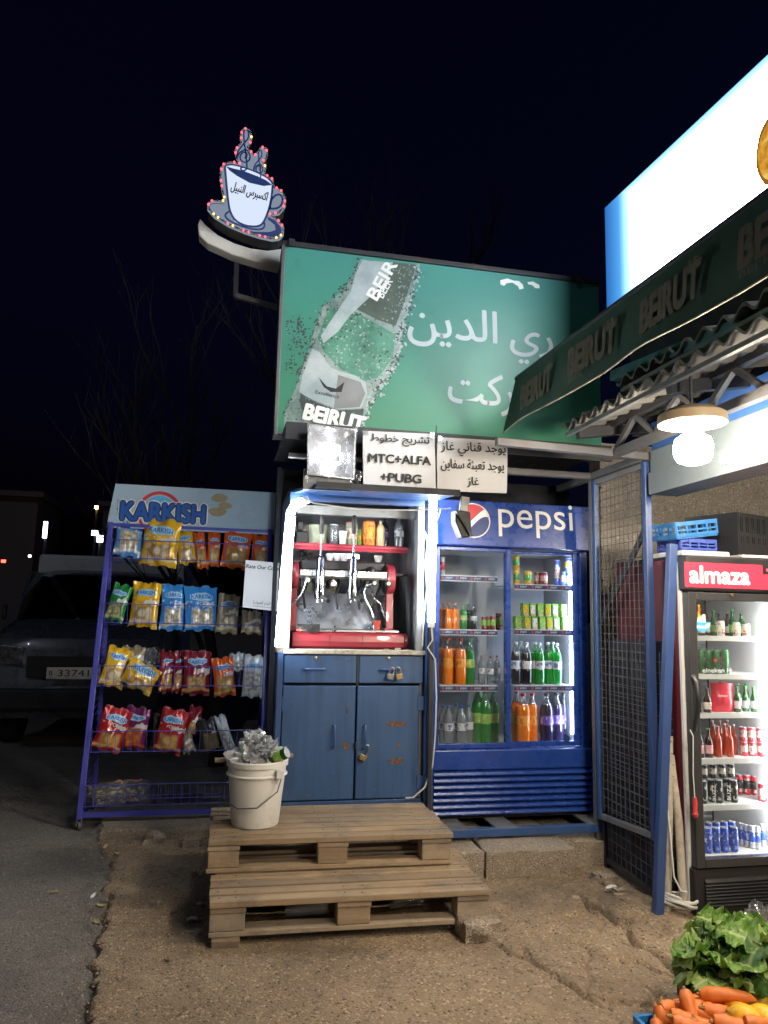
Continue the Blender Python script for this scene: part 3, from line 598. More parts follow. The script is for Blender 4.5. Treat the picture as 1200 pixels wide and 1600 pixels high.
obj('back_panel', MB().hexa([(bp0.x, MY+.13, zb+.11), (bp1.x, MY+.13, zb+.11), (bp1.x, MY+.15, zb+.11), (bp0.x, MY+.15, zb+.11), (bp0.x, MY+.20, 1.475), (bp1.x, MY+.20, 1.475), (bp1.x, MY+.22, 1.475), (bp0.x, MY+.22, 1.475)]), 'panel_steel', cm)
def cheek(px, py, rp, side):
    c = at(px, py, MY+.03); r = rp*MY/F
    t = obj('side_cheek', MB().lathe([(0, 0), (r*.94, 0), (r, .006), (r, .042), (r*.94, .048), (0, .048)], 30, c+V((-.012, .06, 0)), (1, 0, 0)).bar(c+V((.012, .05, -r*.8)), V((c.x+.012, MY+.06, zb+.105)), .04, .045), 'machine_red', cm, smooth=True)
    obj('cheek_pad', MB().lathe([(0, 0), (r*.82, 0), (r*.88, -.004), (r*.88, -.01)], 26, c+V((-.0185, .06, 0)), (-1, 0, 0)), 'black_plastic', t, smooth=True)
    obj('cheek_foot', MB().box(c.x-.025, c.x+.03, MY+.02, MY+.1, zb+.096, zb+.122), 'machine_red', t, bevel=.005)
cheek(608, 905, 25, 1); cheek(457, 899, 22, -1)
a, b = at(468, 896, MY+.03), at(606, 900, MY+.03); zz = (a.z+b.z)/2
obj('group_bar', MB().box(a.x, b.x, MY+.02, MY+.10, zz-.016, zz+.024), 'brushed', cm, bevel=.004)
obj('bar_trim', MB().box(a.x-.01, b.x+.004, MY+.012, MY+.018, zz-.026, zz-.012), 'black_plastic', cm)
for n_, px in enumerate((500, 551)):
    c = at(px, 905, MY-.02); X, Y0 = c.x, MY-.02
    hz = lambda py: at(px, py, Y0).z
    gr = obj('brew_group', MB().lathe([(.016, hz(932)), (.030, hz(931)), (.032, hz(925)), (.030, hz(920)), (.026, hz(917)), (.026, hz(900)), (.031, hz(899)), (.031, hz(892)), (.025, hz(890)), (.024, hz(874)), (.016, hz(871)), (.009, hz(868))], 18, (X, Y0, 0)), 'chrome', cm, smooth=True)
    obj('group_neck', MB().tube([(X, Y0, zz), (X, MY+.03, zz)], .02, 12), 'chrome', gr, smooth=True)
    lv = obj('lever', MB().tube([(X, Y0, hz(872)), (X-.002, Y0-.012, hz(850)), (X-.003, Y0-.02, hz(834))], [.008, .0055, .0055], 10).tube([(X-.02, Y0, hz(879)), (X+.02, Y0, hz(879))], .009, 10), 'chrome', gr, smooth=True)
    obj('lever_grip', MB().tube([(X-.003, Y0-.02, hz(835)), (X-.003, Y0-.022, hz(832)), (X-.004, Y0-.026, hz(818)), (X-.004, Y0-.028, hz(809)), (X-.004, Y0-.028, hz(806))], [.008, .0125, .014, .0155, .009], 12), 'black_plastic', lv, smooth=True)
    pf = obj('portafilter', MB().lathe([(.02, -.022), (.028, -.018), (.029, .0), (.024, .004)], 16, (X, Y0, hz(930))).tube([(X, Y0, hz(934)), (X-.01, Y0-.0, hz(939)), (X-.014, Y0-.01, hz(943))], .006, 8).tube([(X+.01, Y0, hz(934)), (X+.016, Y0, hz(940))], .006, 8), 'chrome', gr, smooth=True)
    obj('grip', MB().tube([(X+.006, Y0-.02, hz(932)), (X+.022, Y0-.055, hz(935)), (X+.035, Y0-.12, hz(939))], [.007, .010, .012], 10), 'black_plastic', pf, smooth=True)
hb0, hb1 = at(470, 874, MY+.12), at(604, 890, MY+.12)
bo = obj('boiler_shadow', MB().box(hb0.x, hb1.x, MY+.11, MY+.26, zz+.025, hb0.z), 'charcoal', cm, bevel=.012)  # dark boiler box, put in as the shadow behind the bar
for px in (478, 528, 563, 592): p = at(px, 902, MY+.10); obj('hose', MB().tube([(p.x, MY+.12, zz+.03), (p.x+.01, MY+.09, zz-.05), (p.x-.012, MY+.10, zz-.12), (p.x+.004, MY+.12, zz-.2)], .008, 7), 'black_plastic', bo, smooth=True)
for px in (476, 523, 576): p = at(px, 905, MY+.02); obj('drip_shadow', MB().box(p.x-.02, p.x+.02, MY+.03, MY+.09, zz-.075, zz-.028), 'charcoal', bo, bevel=.006)  # black pieces put in as the dark drip shadows under the bar
for i, px in enumerate((516, 527, 538, 592)):
    p = at(px, 880, MY+.16); obj('cup', MB().lathe([(.014, 0), (.024, .03), (.026, .045), (.024, .045), (.012, .004)], 14, (p.x, MY+.18, hb0.z)), 'white_plastic', bo, smooth=True)
c = at(517, 914, MY+.0); obj('pressure_gauge', MB().lathe([(.03, .06), (.034, 0), (.034, -.008), (.029, -.010)], 24, c, (0, 1, 0)), 'chrome', cm, smooth=True)
obj('gauge_face', MB().lathe([(0, 0), (.0285, 0), (.0285, .004), (0, .004)], 20, c+V((0, -.007, 0)), (0, 1, 0)), 'gauge_face', cm); obj('gauge_needle', MB().bar(c+V((-.012, -.009, -.004)), c+V((.016, -.009, .01)), .002, .003), 'ink', cm)
for px, py in ((481, 906), (585, 911), (607, 912)):
    c = at(px, py, MY-.0); kn = obj('steam_knob', MB().lathe([(.010, .05), (.018, .02), (.021, .015), (.021, 0), (.016, -.004), (.012, -.0045)], 16, c, (0, 1, 0)), 'black_plastic', cm, smooth=True)
    obj('knob_cap', MB().lathe([(0, 0), (.011, 0), (.011, .003), (0, .003)], 14, c+V((0, -.0065, 0)), (0, 1, 0)), 'gauge_face', kn)
obj('steam_wand', MB().tube([at(581, 913, MY), at(572, 915, MY-.02), at(568, 924, MY-.02), at(570, 935, MY-.02), at(579, 952, MY-.015), at(583, 965, MY-.01)], .0055, 8), 'chrome', cm, smooth=True)
obj('steam_wand', MB().tube([at(583, 916, MY), at(582, 928, MY-.03), at(587, 937, MY-.04), at(594, 943, MY-.04), at(598, 955, MY-.04), at(602, 967, MY-.04)], .0055, 8), 'chrome', cm, smooth=True)
obj('steam_wand', MB().tube([at(478, 907, MY), at(474, 920, MY-.01), at(470, 930, MY-.02), at(462, 938, MY-.03), at(452, 950, MY-.04), at(447, 958, MY-.04)], .005, 8), 'chrome', cm, smooth=True)
c = at(579, 893, MY+.05); obj('top_dome', MB().lathe([(.036, 0), (.036, .010), (.028, .022), (.012, .030), (0, .032)], 16, V((c.x, c.y, zz+.024))), 'black_plastic', cm, smooth=True)
c = at(589, 970, MY+.04); c.z = zb+.109
obj('paper_cup', MB().lathe([(.017, 0), (.024, .055), (.0255, .056), (.0235, .054), (.0165, .004)], 16, c), 'terracotta', None, smooth=True, label='small red paper cup under the right spout of the espresso machine', cat='cup')
obj('milk_jug', MB().lathe([(.018, 0), (.022, .01), (.022, .035), (.018, .045), (.0185, .048)], 14, V((c.x-.0, c.y+.05, zb+.109))).tube([V((c.x+.02, c.y+.05, zb+.15)), V((c.x+.036, c.y+.05, zb+.14)), V((c.x+.034, c.y+.05, zb+.12)), V((c.x+.02, c.y+.05, zb+.117))], .003, 6), 'chrome', None, smooth=True, label='small steel milk jug behind the red paper cup', cat='jug')
t = thing('hatch_lamp', 'short lit strip lamp behind the espresso machine under the red shelf', 'lamp', at(545, 872, MY+.3))
a, b = at(520, 868, MY+.30), at(560, 872, MY+.30); obj('light_tube', MB().tube([a, V((b.x, a.y, a.z))], .008, 8), 'hatch_light', t, smooth=True); obj('fitting', MB().box(a.x-.01, b.x+.01, a.y+.011, a.y+.03, a.z-.014, a.z+.014), 'white_plastic', t)
# black rosette on a tin behind the levers
t = thing('rosette', 'black spiky plastic rosette on a pale tin at the back of the hatch', 'ornament', at(478, 885, MY+.16))
c = at(478, 868, MY+.14)
obj('tin', MB().lathe([(.05, 0), (.05, .075), (.046, .08), (0, .08)], 18, (c.x+.01, MY+.26, 1.46)), 'packet_green', t, smooth=True)
m_ = MB()
for i in range(22):
    t2 = rnd.uniform(0, 2*math.pi); rr = rnd.uniform(.018, .045); d = V((math.cos(t2), -.4, math.sin(t2)*.8)); e = V((-math.sin(t2), 0, math.cos(t2)))*.009; m_.add([c, c+d*rr*.6+e, c+d*rr*1.15, c+d*rr*.6-e, c+d*rr*.6+V((0, -.006, 0))], [(0, 1, 4), (1, 2, 4), (2, 3, 4), (3, 0, 4)])
obj('petals', m_, 'black_plastic', t)
# ------------------------------------------------------------------ shelf inside the hatch and what stands on it
SY = 4.34; a, b = at(448, 849, SY), at(635, 858, SY); zs = at(540, 851, SY).z
sh = obj('red_shelf', MB().box(.356, b.x, SY, 4.6, zs-.012, zs), 'shelf_red', k, bevel=.002)
obj('shelf_lip', MB().tube([(.356, SY-.006, zs-.012), (b.x+.004, SY-.006, zs-.012)], .013, 10).tube([(.356, SY-.002, zs-.03), (b.x, SY-.002, zs-.03)], .010, 8), 'shelf_red', sh, smooth=True)
obj('shelf_bracket', MB().bar((at(492, 852, SY).x, SY-.02, zs-.03), (at(492, 852, SY).x, SY-.02, zs+.004), .02, .006), 'machine_red', sh)
def bottle_mesh(kind, r, h):
    key = (kind, round(r, 4), round(h, 4))
    if key in BM: return BM[key]
    if kind == 'pet':
        pr = [(.6, 0), (.92, .01), (1, .05), (.93, .10), (1, .16), (1, .34), (.93, .37), (.93, .56), (1, .59), (.98, .66), (.85, .75), (.55, .85), (.33, .90), (.32, .955)]; cap = [(.38, .95), (.38, 1.0), (.3, 1.005), (0, 1.005)]; lab = [(.965, .37), (.975, .375), (.975, .555), (.965, .56)]
    elif kind == 'glass':
        pr = [(.9, 0), (1, .02), (1, .5), (.96, .56), (.7, .66), (.48, .73), (.42, .8), (.38, .96), (.36, .97)]; cap = [(.47, .955), (.47, .985), (.35, 1), (0, 1)]; lab = [(1.01, .14), (1.03, .15), (1.03, .42), (1.01, .43)]
    else:   # can
        pr = [(.78, 0), (.86, .01), (1, .06), (1, .90), (.9, .965)]; cap = [(.91, .96), (.93, .99), (.88, 1.0), (.86, .985), (0, .982)]; lab = [(1.003, .30), (1.012, .31), (1.012, .72), (1.003, .73)]
    res = []
    for p_ in (pr, cap, lab): res.append(MB().lathe([(a*r, b*h) for a, b in p_], 14))
    BM[key] = res; return res
BM = {}; MESHC = {}
def drink(name, label, cat, loc, kind, r, h, body, cap, lab=None, group=None, tilt=(0, 0, 0)):
    t = thing(name, label, cat, loc, tilt, group); ms = bottle_mesh(kind, r, h)
    for nm, mb, mt in zip(('bottle_body' if kind != 'can' else 'can_body', 'cap' if kind != 'can' else 'can_lid', 'paper_label' if kind != 'can' else 'printed_band'), ms, (body, cap, lab)):
        if mt is None: continue
        key = (id(mb), mt)
        if key not in MESHC: MESHC[key] = mb.mesh(nm, mt, True)
        o = bpy.data.objects.new(nm, MESHC[key]); COL.objects.link(o); o.parent = t
    return t
sz = lambda py, y: at(560, py, y).z
IY = 4.42
def six(px): p = at(px, 850, IY); return V((p.x, IY, zs+.0005))
ph = lambda p: p*IY/F
obj('black_box', MB().box(six(461).x, six(480).x, IY-.02, IY+.06, zs+.001, zs+ph(20)).box(six(463).x, six(473).x, IY-.01, IY+.04, zs+ph(20)+.001, zs+ph(36)), 'black_plastic', None, bevel=.008, label='black plastic box at the left end of the red shelf', cat='box')
def pouch(name, x0, x1, y, z0, z1, mt, label, cat, th=.03, seed=0):
    mb = MB(); cx, w_, h_ = (x0+x1)/2, (x1-x0)/2, z1-z0
    for sg in (-1, 1):
        mb.grid(lambda u, v: (cx+(u*2-1)*w_*(1-.05*math.sin(v*3.1)), y+sg*th*max(0, (1-abs(u*2-1)**2.2))**.6*max(.02, math.sin(min(1, v*1.02+.25)*math.pi*.78))*(1+.25*noise.noise(V((u*4, v*5, seed)))), z0+v*h_+(.01*noise.noise(V((u*5, seed, 2)))*(v > .9))), 10, 10)
    return obj(name, mb, mt, None, smooth=True, label=label, cat=cat)
pouch('packet', six(482).x, six(512).x, IY+.03, zs+.001, zs+ph(32), 'packet_green', 'crumpled grey green packet on the red shelf beside the black box', 'packet', .04, 4)
drink('glass_jar', 'clear glass jar with cups in it on the red shelf', 'jar', six(521), 'can', ph(7.5), ph(33), 'bottle_empty', 'white_plastic', None)
obj('cup_stack', MB().lathe([(.02, .001), (.028, .085), (.029, .088), (.0, .088)], 14, six(535)), 'white_plastic', None, smooth=True, label='stack of white cups beside the clear glass jar', cat='cups')
drink('jar', 'jar with a red screw lid behind the right lever grip', 'jar', six(550)+V((0, .03, 0)), 'can', ph(9.5), ph(39), 'packet_green', 'cap_red', 'label_cream')
drink('sauce_bottle', 'small yellow sauce bottle between the red lidded jars', 'bottle', six(563)+V((0, .02, 0)), 'pet', ph(4), ph(30), 'label_green', 'cap_dark', 'can_yellow')
drink('drink_tin', 'orange and yellow drink powder tin with red lid on the shelf', 'tin', six(576), 'can', ph(10), ph(41), 'tin_orange', 'cap_red', 'label_orange')
drink('squeeze_bottle', 'cream coloured squeeze bottle with pointed tip on the shelf', 'bottle', six(593.5)-V((0, .01, 0)), 'pet', ph(7), ph(42), 'cream_sauce', 'label_cream', None)
drink('dark_bottle', 'dark bottle with blue cap behind the squeeze bottle', 'bottle', six(604)+V((0, .05, 0)), 'pet', ph(6.5), ph(48), 'soda_purple', 'cap_blue', 'label_purple')
drink('water_bottle', 'clear water bottle at the right end of the red shelf', 'bottle', six(623), 'pet', ph(8), ph(49), 'water', 'cap_white', 'label_white')
tag(obj('crumbs', MB().box(.9, .93, 4.15, 4.17, zl+.007, zl+.013).box(.97, 1.0, 4.16, 4.18, zl+.007, zl+.02).box(1.03, 1.05, 4.15, 4.19, zl+.007, zl+.012), 'pipe_old'), kind='stuff')

# ================================================================== BLUE DRINKS FRIDGE
FY = 4.16
fz = lambda py, y=FY: P(800, py, Y=y).z
fx = lambda px, y=FY, py=1000: P(px, py, Y=y).x
fr = thing('drinks_fridge', 'blue two door drinks fridge full of soda bottles right of the kiosk', 'fridge', (1.68, FY, .25))
X0, X1 = 1.195, 2.165
zb0, zg0, zg1, zr1, zh0, zh1 = fz(1276), fz(1271), fz(1201), fz(1169), fz(858), fz(787)
obj('side_panel', B(X0, X0+.03, FY, FY+.62, zb0, zh1-.03), 'fridge_blue', fr)
obj('side_panel', B(X1-.03, X1, FY, FY+.62, zb0, zh1-.03), 'fridge_blue', fr)
obj('back_panel', B(X0+.031, X1-.031, FY+.56, FY+.6, zb0, zh1-.03), 'liner_grey', fr)
obj('top_panel', B(X0+.031, X1-.031, FY+.03, FY+.559, zh0-.004, zh0+.03), 'white_plastic', fr)
obj('floor_panel', B(X0+.031, X1-.031, FY+.06, FY+.559, zr1-.05, zr1-.004), 'white_plastic', fr)
obj('base_rail', B(X0-.002, X1+.002, FY-.03, FY+.05, zg1+.003, zr1), 'fridge_blue', fr, bevel=.008)
gr = obj('grille_box', B(X0+.01, X1-.01, FY+.0, FY+.3, zb0, zg1), 'dark_back', fr)
ns = 7; hh = (zg1-zg0)/ns
for i in range(ns):
    z = zg0+hh*i
    obj('louvre', MB().prism([(X0, FY-.030, z+.003), (X0, FY-.040, z+hh*.35), (X0, FY-.032, z+hh*.72), (X0, FY-.006, z+hh*.98), (X0, FY-.003, z+.003)], (X1-X0, 0, 0)), 'fridge_blue', gr, bevel=.003)
hd = obj('header', MB().prism([(X0-.005, FY-.06, zh0+.004), (X0-.005, FY-.035, zh1), (X0-.005, FY+.12, zh1), (X0-.005, FY+.12, zh0+.004)], (X1-X0+.01, 0, 0)), 'fridge_blue', fr, bevel=.006)
hz = V((0, .025, zh1-zh0-.004)).normalized()
def H(px, py, d=0):   # a point on the tilted header face
    p = P(px, py, Y=FY-.05); t = (p.z-zh0-.004)/(zh1-zh0-.004); return V((p.x, FY-.06+.025*t-d, p.z))
c = H(740, 813); rl = .105
def disc(c, r, n=32, a0=0, a1=2*math.pi, d=0.): return [V((c.x+r*math.cos(a0+(a1-a0)*i/n), c.y-d+.025*(r*math.sin(a0+(a1-a0)*i/n))/(zh1-zh0), c.z+r*math.sin(a0+(a1-a0)*i/n))) for i in range(n)]
obj('logo_ring', MB().prism(disc(c, rl, d=.0012), (0, -.001, 0)), 'white_ink', hd)
obj('logo_globe', MB().prism(disc(c, rl*.93, d=.0026), (0, -.0008, 0)), 'navy_ink', hd)
def swoosh(f0, f1, d):
    pts = []
    xs = [-.92+1.84*i/24 for i in range(25)]; g_ = lambda f, x: max(-math.sqrt(max(0, .8464-x*x)), min(math.sqrt(max(0, .8464-x*x)), f(x)))
    for x in xs: pts.append((x, g_(f0, x)))
    for x in reversed(xs): pts.append((x, g_(f1, x)))
    return MB().prism([V((c.x+rl*x, c.y-d+.025*rl*z/(zh1-zh0), c.z+rl*z)) for x, z in pts[1:-1]], (0, -.0008, 0))
obj('logo_wave', swoosh(lambda x: -.25+.3*x+.28*math.sin(x*2.6), lambda x: .12+.55*x+.2*math.sin(x*2), .0038), 'white_ink', hd)
obj('logo_red', swoosh(lambda x: .16+.55*x+.2*math.sin(x*2), lambda x: 2, .0048), 'logo_red', hd)
a = H(779, 838); letter('lettering', 'pepsi', a, (1, 0, 0), H(896, 838).x-a.x, 'white_ink', hd, uz=hz)
# two sliding doors
def door(x0, x1, y):
    d = obj('door_frame', MB().box(x0, x0+.028, y, y+.03, zr1+.002, zh0).box(x1-.028, x1, y, y+.03, zr1+.002, zh0).box(x0+.0285, x1-.0285, y, y+.03, zh0-.022, zh0).box(x0+.0285, x1-.0285, y, y+.03, zr1+.002, zr1+.03), 'fridge_blue', fr, bevel=.003)
    obj('pane', B(x0+.0285, x1-.0285, y+.011, y+.017, zr1+.031, zh0-.0225), 'pane', d); return d
obj('liner', MB().box(X0+.0305, X0+.033, FY+.062, FY+.558, zr1-.003, zh0-.006).box(X1-.033, X1-.0305, FY+.062, FY+.558, zr1-.003, zh0-.006), 'liner_grey', fr)
xm = fx(798); door(X0+.005, xm+.0, FY-.003); door(xm-.022, X1-.045, FY+.031)
obj('door_jamb', B(X1-.044, X1-.0305, FY+.0, FY+.06, zr1, zh0), 'fridge_blue', fr)
obj('lamp_tube', MB().tube([(X1-.058, FY+.10, zr1+.06), (X1-.058, FY+.10, zh0-.06)], .012, 8), 'fridge_tube', fr, smooth=True)
obj('badge', MB().lathe([(.022, 0), (.022, .003), (0, .0035)], 16, P(885, 1154, Y=FY+.03), NEG), 'navy_ink', fr)
def fshelf(x0, x1, py, nm, small):
    z = P((x0+x1)/2, py, Y=FY+.09).z; a, b = P(x0, py, Y=FY+.09).x, P(x1, py, Y=FY+.09).x
    s = obj('shelf', MB().box(a, b, FY+.088, FY+.50, z-.006, z), 'white_plastic', fr)
    st = obj('price_strip', MB().box(a, b, FY+.078, FY+.087, z-.034, z+.002), 'label_white', s)
    obj('strip_print', MB().box(a, b, FY+.0755, FY+.0775, z-.029, z-.004), 'navy_ink', s)
    n_ = 4
    for i in range(n_):
        xx = a+(b-a)*(i+.12)/n_; letter('lettering', 'pepsi', (xx+.022, FY+.0745, z-.024), (1, 0, 0), .04, 'white_ink', s)
        obj('strip_dot', MB().lathe([(.008, 0), (.008, .001), (0, .001)], 10, (xx+.005, FY+.0755, z-.0165), NEG), 'logo_red', s)
    return z
LX, RX = (687, 790), (803, 898)
zL = [fshelf(687, 776, 900, 'l', 1), fshelf(687, 776, 984, 'l', 1), fshelf(687, 776, 1071, 'l', 1), zr1-.003]
zR = [fshelf(803, 897, 914, 'r', 1), fshelf(803, 897, 984, 'r', 1), fshelf(803, 897, 1071, 'r', 1), zr1-.003]
DN = {'l': 'left door', 'r': 'right door'}; SN = ['top shelf', 'second shelf', 'third shelf', 'bottom']
def stock(side, sh, kind, what, items, body, cap, lab, cat='bottle', y=None, what_long=None):
    """items: (pixel x, pixel height, pixel radius, extra depth)"""
    n_ = len(items)
    for i, it in enumerate(items):
        px, hpx, rpx, dy = it; yy = FY+.15+dy; z = (zL if side == 'l' else zR)[sh]; p = P(px, 1000, Y=yy); s = yy/F
        pos = '' if n_ == 1 else ('leftmost ' if i == 0 else 'rightmost ' if i == n_-1 else f'{words(i)} ')
        lb = f"{pos}{what}{' from left' if pos and i not in (0, n_-1) else ''}, {SN[sh]}, {DN[side]} of fridge"
        drink({'bottle': 'soda_bottle', 'can': 'soda_can'}.get(cat, cat), lb, cat, (p.x, yy, z+.0005), kind, rpx*s, hpx*s, body, cap, lab, 'drinks in the blue fridge', (0, 0, rnd.uniform(0, 6)))
stock('l', 0, 'can', 'lone narrow can', [(690, 30, 4, 0)], 'can_silver', 'can_silver', 'can_red', 'can')
stock('l', 1, 'pet', 'small orange soda bottle', [(692, 42, 6.3, .06), (700, 42, 6.3, 0), (711, 42, 6.3, 0)], 'soda_orange', 'cap_orange', None)
stock('l', 1, 'pet', 'small green soda bottle', [(724, 40, 6.2, 0)], 'soda_green', 'cap_green', 'label_green')
stock('l', 1, 'pet', 'small dark cola bottle', [(732, 40, 5.6, .07), (740, 39, 5.6, 0)], 'soda_dark', 'cap_dark', 'label_white')
stock('l', 1, 'can', 'short dark can', [(756, 22, 4, 0), (763, 22, 4, .02), (770, 23, 4.5, 0), (779, 28, 5, .03)], 'can_maroon', 'can_silver', 'label_green', 'can')
stock('l', 2, 'pet', 'large orange soda bottle', [(692, 72, 9, .07), (700, 73, 9, 0), (709, 71, 9, .09), (720, 72, 9, 0)], 'soda_orange', 'cap_red', 'label_orange')
stock('l', 2, 'pet', 'large green soda bottle', [(734, 71, 8.3, .01)], 'soda_green', 'cap_green', 'label_green')
stock('l', 2, 'pet', 'empty clear bottle with red cap', [(753, 46, 6, 0), (766, 45, 6, 0), (777, 44, 5, .07)], 'bottle_empty', 'cap_red', 'label_white')
stock('l', 3, 'pet', 'clear water bottle with blue cap', [(694, 58, 7.5, .06), (702, 60, 8, 0), (714, 61, 8, .05), (722, 60, 8, 0), (733, 60, 8, .04)], 'water', 'cap_blue', 'label_white')
stock('l', 3, 'pet', 'big green soda bottle', [(747, 82, 10, .08), (758, 81, 10, .06), (771, 80, 9, .09)], 'soda_green', 'cap_green', 'label_green')
stock('r', 0, 'can', 'yellow can', [(807, 24, 5.2, 0), (825, 23, 6.5, 0)], 'can_yellow', 'can_silver', 'can_green', 'can')
p = P(807, 1000, Y=FY+.15); drink('soda_can', "yellow can standing on another yellow can, top shelf behind fridge's right door", 'can', (p.x, FY+.15, zR[0]+24*4.31/F+.001), 'can', 5.2*4.31/F, 24*4.31/F, 'can_yellow', 'can_silver', 'can_green', 'drinks in the blue fridge')
stock('r', 0, 'can', 'maroon can', [(841, 22, 6, .05), (850, 22, 6.5, 0)], 'can_maroon', 'can_silver', 'label_pink', 'can')
stock('r', 0, 'can', 'blue and white can', [(872, 44, 5, .08), (882, 24, 5.5, .03), (891, 24, 5.5, 0)], 'can_blue', 'can_silver', 'can_white', 'can')
p = P(889, 1000, Y=FY+.16); drink('soda_can', "can with yellow band on top of the blue cans, right end of top shelf", 'can', (p.x, FY+.16, zR[0]+24*4.31/F+.001), 'can', 5.5*4.31/F, 23*4.31/F, 'can_blue', 'can_silver', 'can_yellow', 'drinks in the blue fridge')
def carton(px, row, i, dy, cnt):
    yy = FY+.13+dy; p = P(px, 1000, Y=yy); s = yy/F; h = 21*s; wv = 10*s; z = zR[1]+.001+row*(h+.001)
    t = thing('juice_carton', f"green juice carton, {words(i)} from left in {'upper' if row else 'lower'} row of second shelf, right door", 'carton', (p.x, yy, z), (0, 0, 0), 'juice cartons in the blue fridge')
    obj('carton_body', MB().box(-wv/2, wv/2, 0, .05, 0, h), 'carton_green', t, local=True, bevel=.002)
    obj('carton_print', MB().box(-wv*.36, wv*.36, -.0015, -.0005, h*.2, h*.85), ['label_green', 'can_yellow', 'label_white'][(i+row) % 3], t, local=True)
    obj('straw_pack', MB().box(-wv*.3, wv*.44, -.003, -.002, h*.04, h*.16), 'label_pink', t, local=True)
for i, px in enumerate((810, 825, 836, 848, 859, 870, 884)): carton(px, 0, i, 0 if i not in (0,) else .05, 7)
for i, px in enumerate((822, 833, 845, 857, 868, 882)): carton(px, 1, i, 0, 6)
stock('r', 2, 'pet', 'cola bottle with white label', [(806, 68, 8, 0), (814, 67, 8, .09), (823, 67, 8.3, 0)], 'soda_dark', 'cap_white', 'label_white')
stock('r', 2, 'pet', 'green soda bottle with white label', [(836, 67, 7.6, .03), (843, 67, 8, 0), (856, 67, 8, .04), (870, 67, 8, 0), (864, 66, 7.6, .11)], 'soda_green', 'cap_white', 'label_white')
stock('r', 3, 'pet', 'big orange soda bottle', [(807, 80, 9.5, .09), (817, 79, 11, 0), (831, 78, 9.3, .03)], 'soda_orange', 'cap_red', 'label_orange')
stock('r', 3, 'pet', 'big dark purple soda bottle', [(853, 78, 11, .02), (869, 78, 12, .05), (880, 76, 10, .12)], 'soda_purple', 'cap_dark', 'label_purple')
# blue steel stand under the fridge
st = thing('fridge_stand', 'low blue steel stand under the drinks fridge on the plinth', 'stand', (1.68, 4.1, .19))
zt = zb0-.006
obj('rail', B(1.19, 2.19, 3.94, 3.98, .184, .226), 'blue_paint', st, bevel=.003); obj('rail', B(1.19, 2.19, 4.6, 4.64, .184, .226), 'blue_paint', st)
for x in (1.22, 1.50, 2.05): obj('cross_plank', B(x, x+.12, 3.945, 4.62, .2275, min(.243, zt)), 'galvanised', st)

# ================================================================== DARK SHED BEHIND AND ITS CANOPY FRAME
sd = thing('shed', 'dark sheet metal shed behind the kiosk and the drinks fridge', 'shed', (1.3, 4.9, 0))
obj('back_wall', B(.3, 2.4, 4.86, 4.9, .19, 2.3), 'dark_back', sd); obj('roof_panel', B(.28, 2.22, 3.95, 4.9, 2.36, 2.385), 'dark_metal', sd); obj('left_wall', B(.30, .325, 4.8, 4.86, .3, 2.3), 'dark_back', sd)
obj('fascia', B(.28, 2.22, 3.93, 3.948, 2.29, 2.385), 'dark_metal', sd)
obj('fascia_rail', MB().tube([(.3, 3.94, 2.2), (2.2, 3.94, 2.2)], .016, 8), 'grey_steel', sd)
cf = thing('canopy_frame', 'grey square tube canopy frame over the fridge and mesh gate', 'frame', (1.9, 3.37, 2.2))
zc = 2.195; GX0 = 2.10; GYA, GYB = 3.375, 3.915
obj('front_tube', MB().bar(P(775, 690, Y=GYA), V((GX0+.02, GYA, zc)), .04, .04), 'grey_steel', cf, bevel=.004)
obj('side_tube', MB().bar((GX0, GYA+.022, zc), (GX0, 4.4, zc), .04, .04), 'grey_steel', cf, bevel=.004)
obj('back_tube', MB().bar((1.2, GYB+.03, zc-.002), (GX0-.022, GYB+.03, zc-.002), .04, .036), 'grey_steel', cf, bevel=.004)
obj('rear_post', MB().bar((GX0+.005, GYB+.045, .1), (GX0+.005, GYB+.045, zc-.022), .038, .038), 'grey_steel', cf, bevel=.004)
# mesh gate, open at a right angle to the fridge
ga = thing('mesh_gate', 'blue framed wire mesh gate standing open beside the drinks fridge', 'gate', (2.1, 3.65, .2))
ya, yb, g0, g1 = GYA+.005, GYB, .30, 2.17
obj('gate_post', MB().bar((GX0, ya, g0), (GX0, ya, g1), .036, .036), 'bright_blue', ga, bevel=.004)
obj('gate_post', MB().bar((GX0, yb, g0-.04), (GX0, yb, g1), .03, .03), 'blue_paint', ga, bevel=.004)
obj('gate_rail', MB().bar((GX0, ya+.019, g0+.018), (GX0, yb-.016, g0-.02), .03, .03), 'galvanised', ga, bevel=.004)
obj('gate_rail', MB().bar((GX0, ya+.019, g1-.018), (GX0, yb-.016, g1-.018), .03, .03), 'galvanised', ga, bevel=.004)
obj('brace', MB().bar((GX0+.012, ya+.02, 1.84), (GX0+.012, yb-.02, 1.34), .012, .04), 'dark_metal', ga, bevel=.002)
m_ = MB()
for i in range(1, 12): y = ya+(yb-ya)*i/12; m_.tube([(GX0-.004, y, g0+.02), (GX0-.004, y, g1-.03)], .0022, 5)
for i in range(1, 42): z = g0+(g1-g0)*i/42; m_.tube([(GX0, ya+.018, z), (GX0, yb-.015, z)], .0022, 5)
obj('wire_mesh', m_, 'grey_steel', ga)
fp = thing('mesh_fence', 'dark lower wire mesh fence panel behind the open gate', 'fence', (2.13, 3.55, 0))
a, b = P(1050, 850, Y=3.17), P(1027, 1436, Y=3.2)
obj('fence_post', MB().bar((b.x, b.y, .0), (a.x, a.y, a.z), .044, .036), 'bright_blue', fp, bevel=.005)
obj('fence_rail', MB().bar((2.09, 3.24, .05), (2.13, 3.9, .05), .02, .03), 'dark_metal', fp); obj('fence_post', MB().bar((2.13, 3.92, 0), (2.13, 3.92, 1.2), .03, .03), 'dark_metal', fp)
m_ = MB()
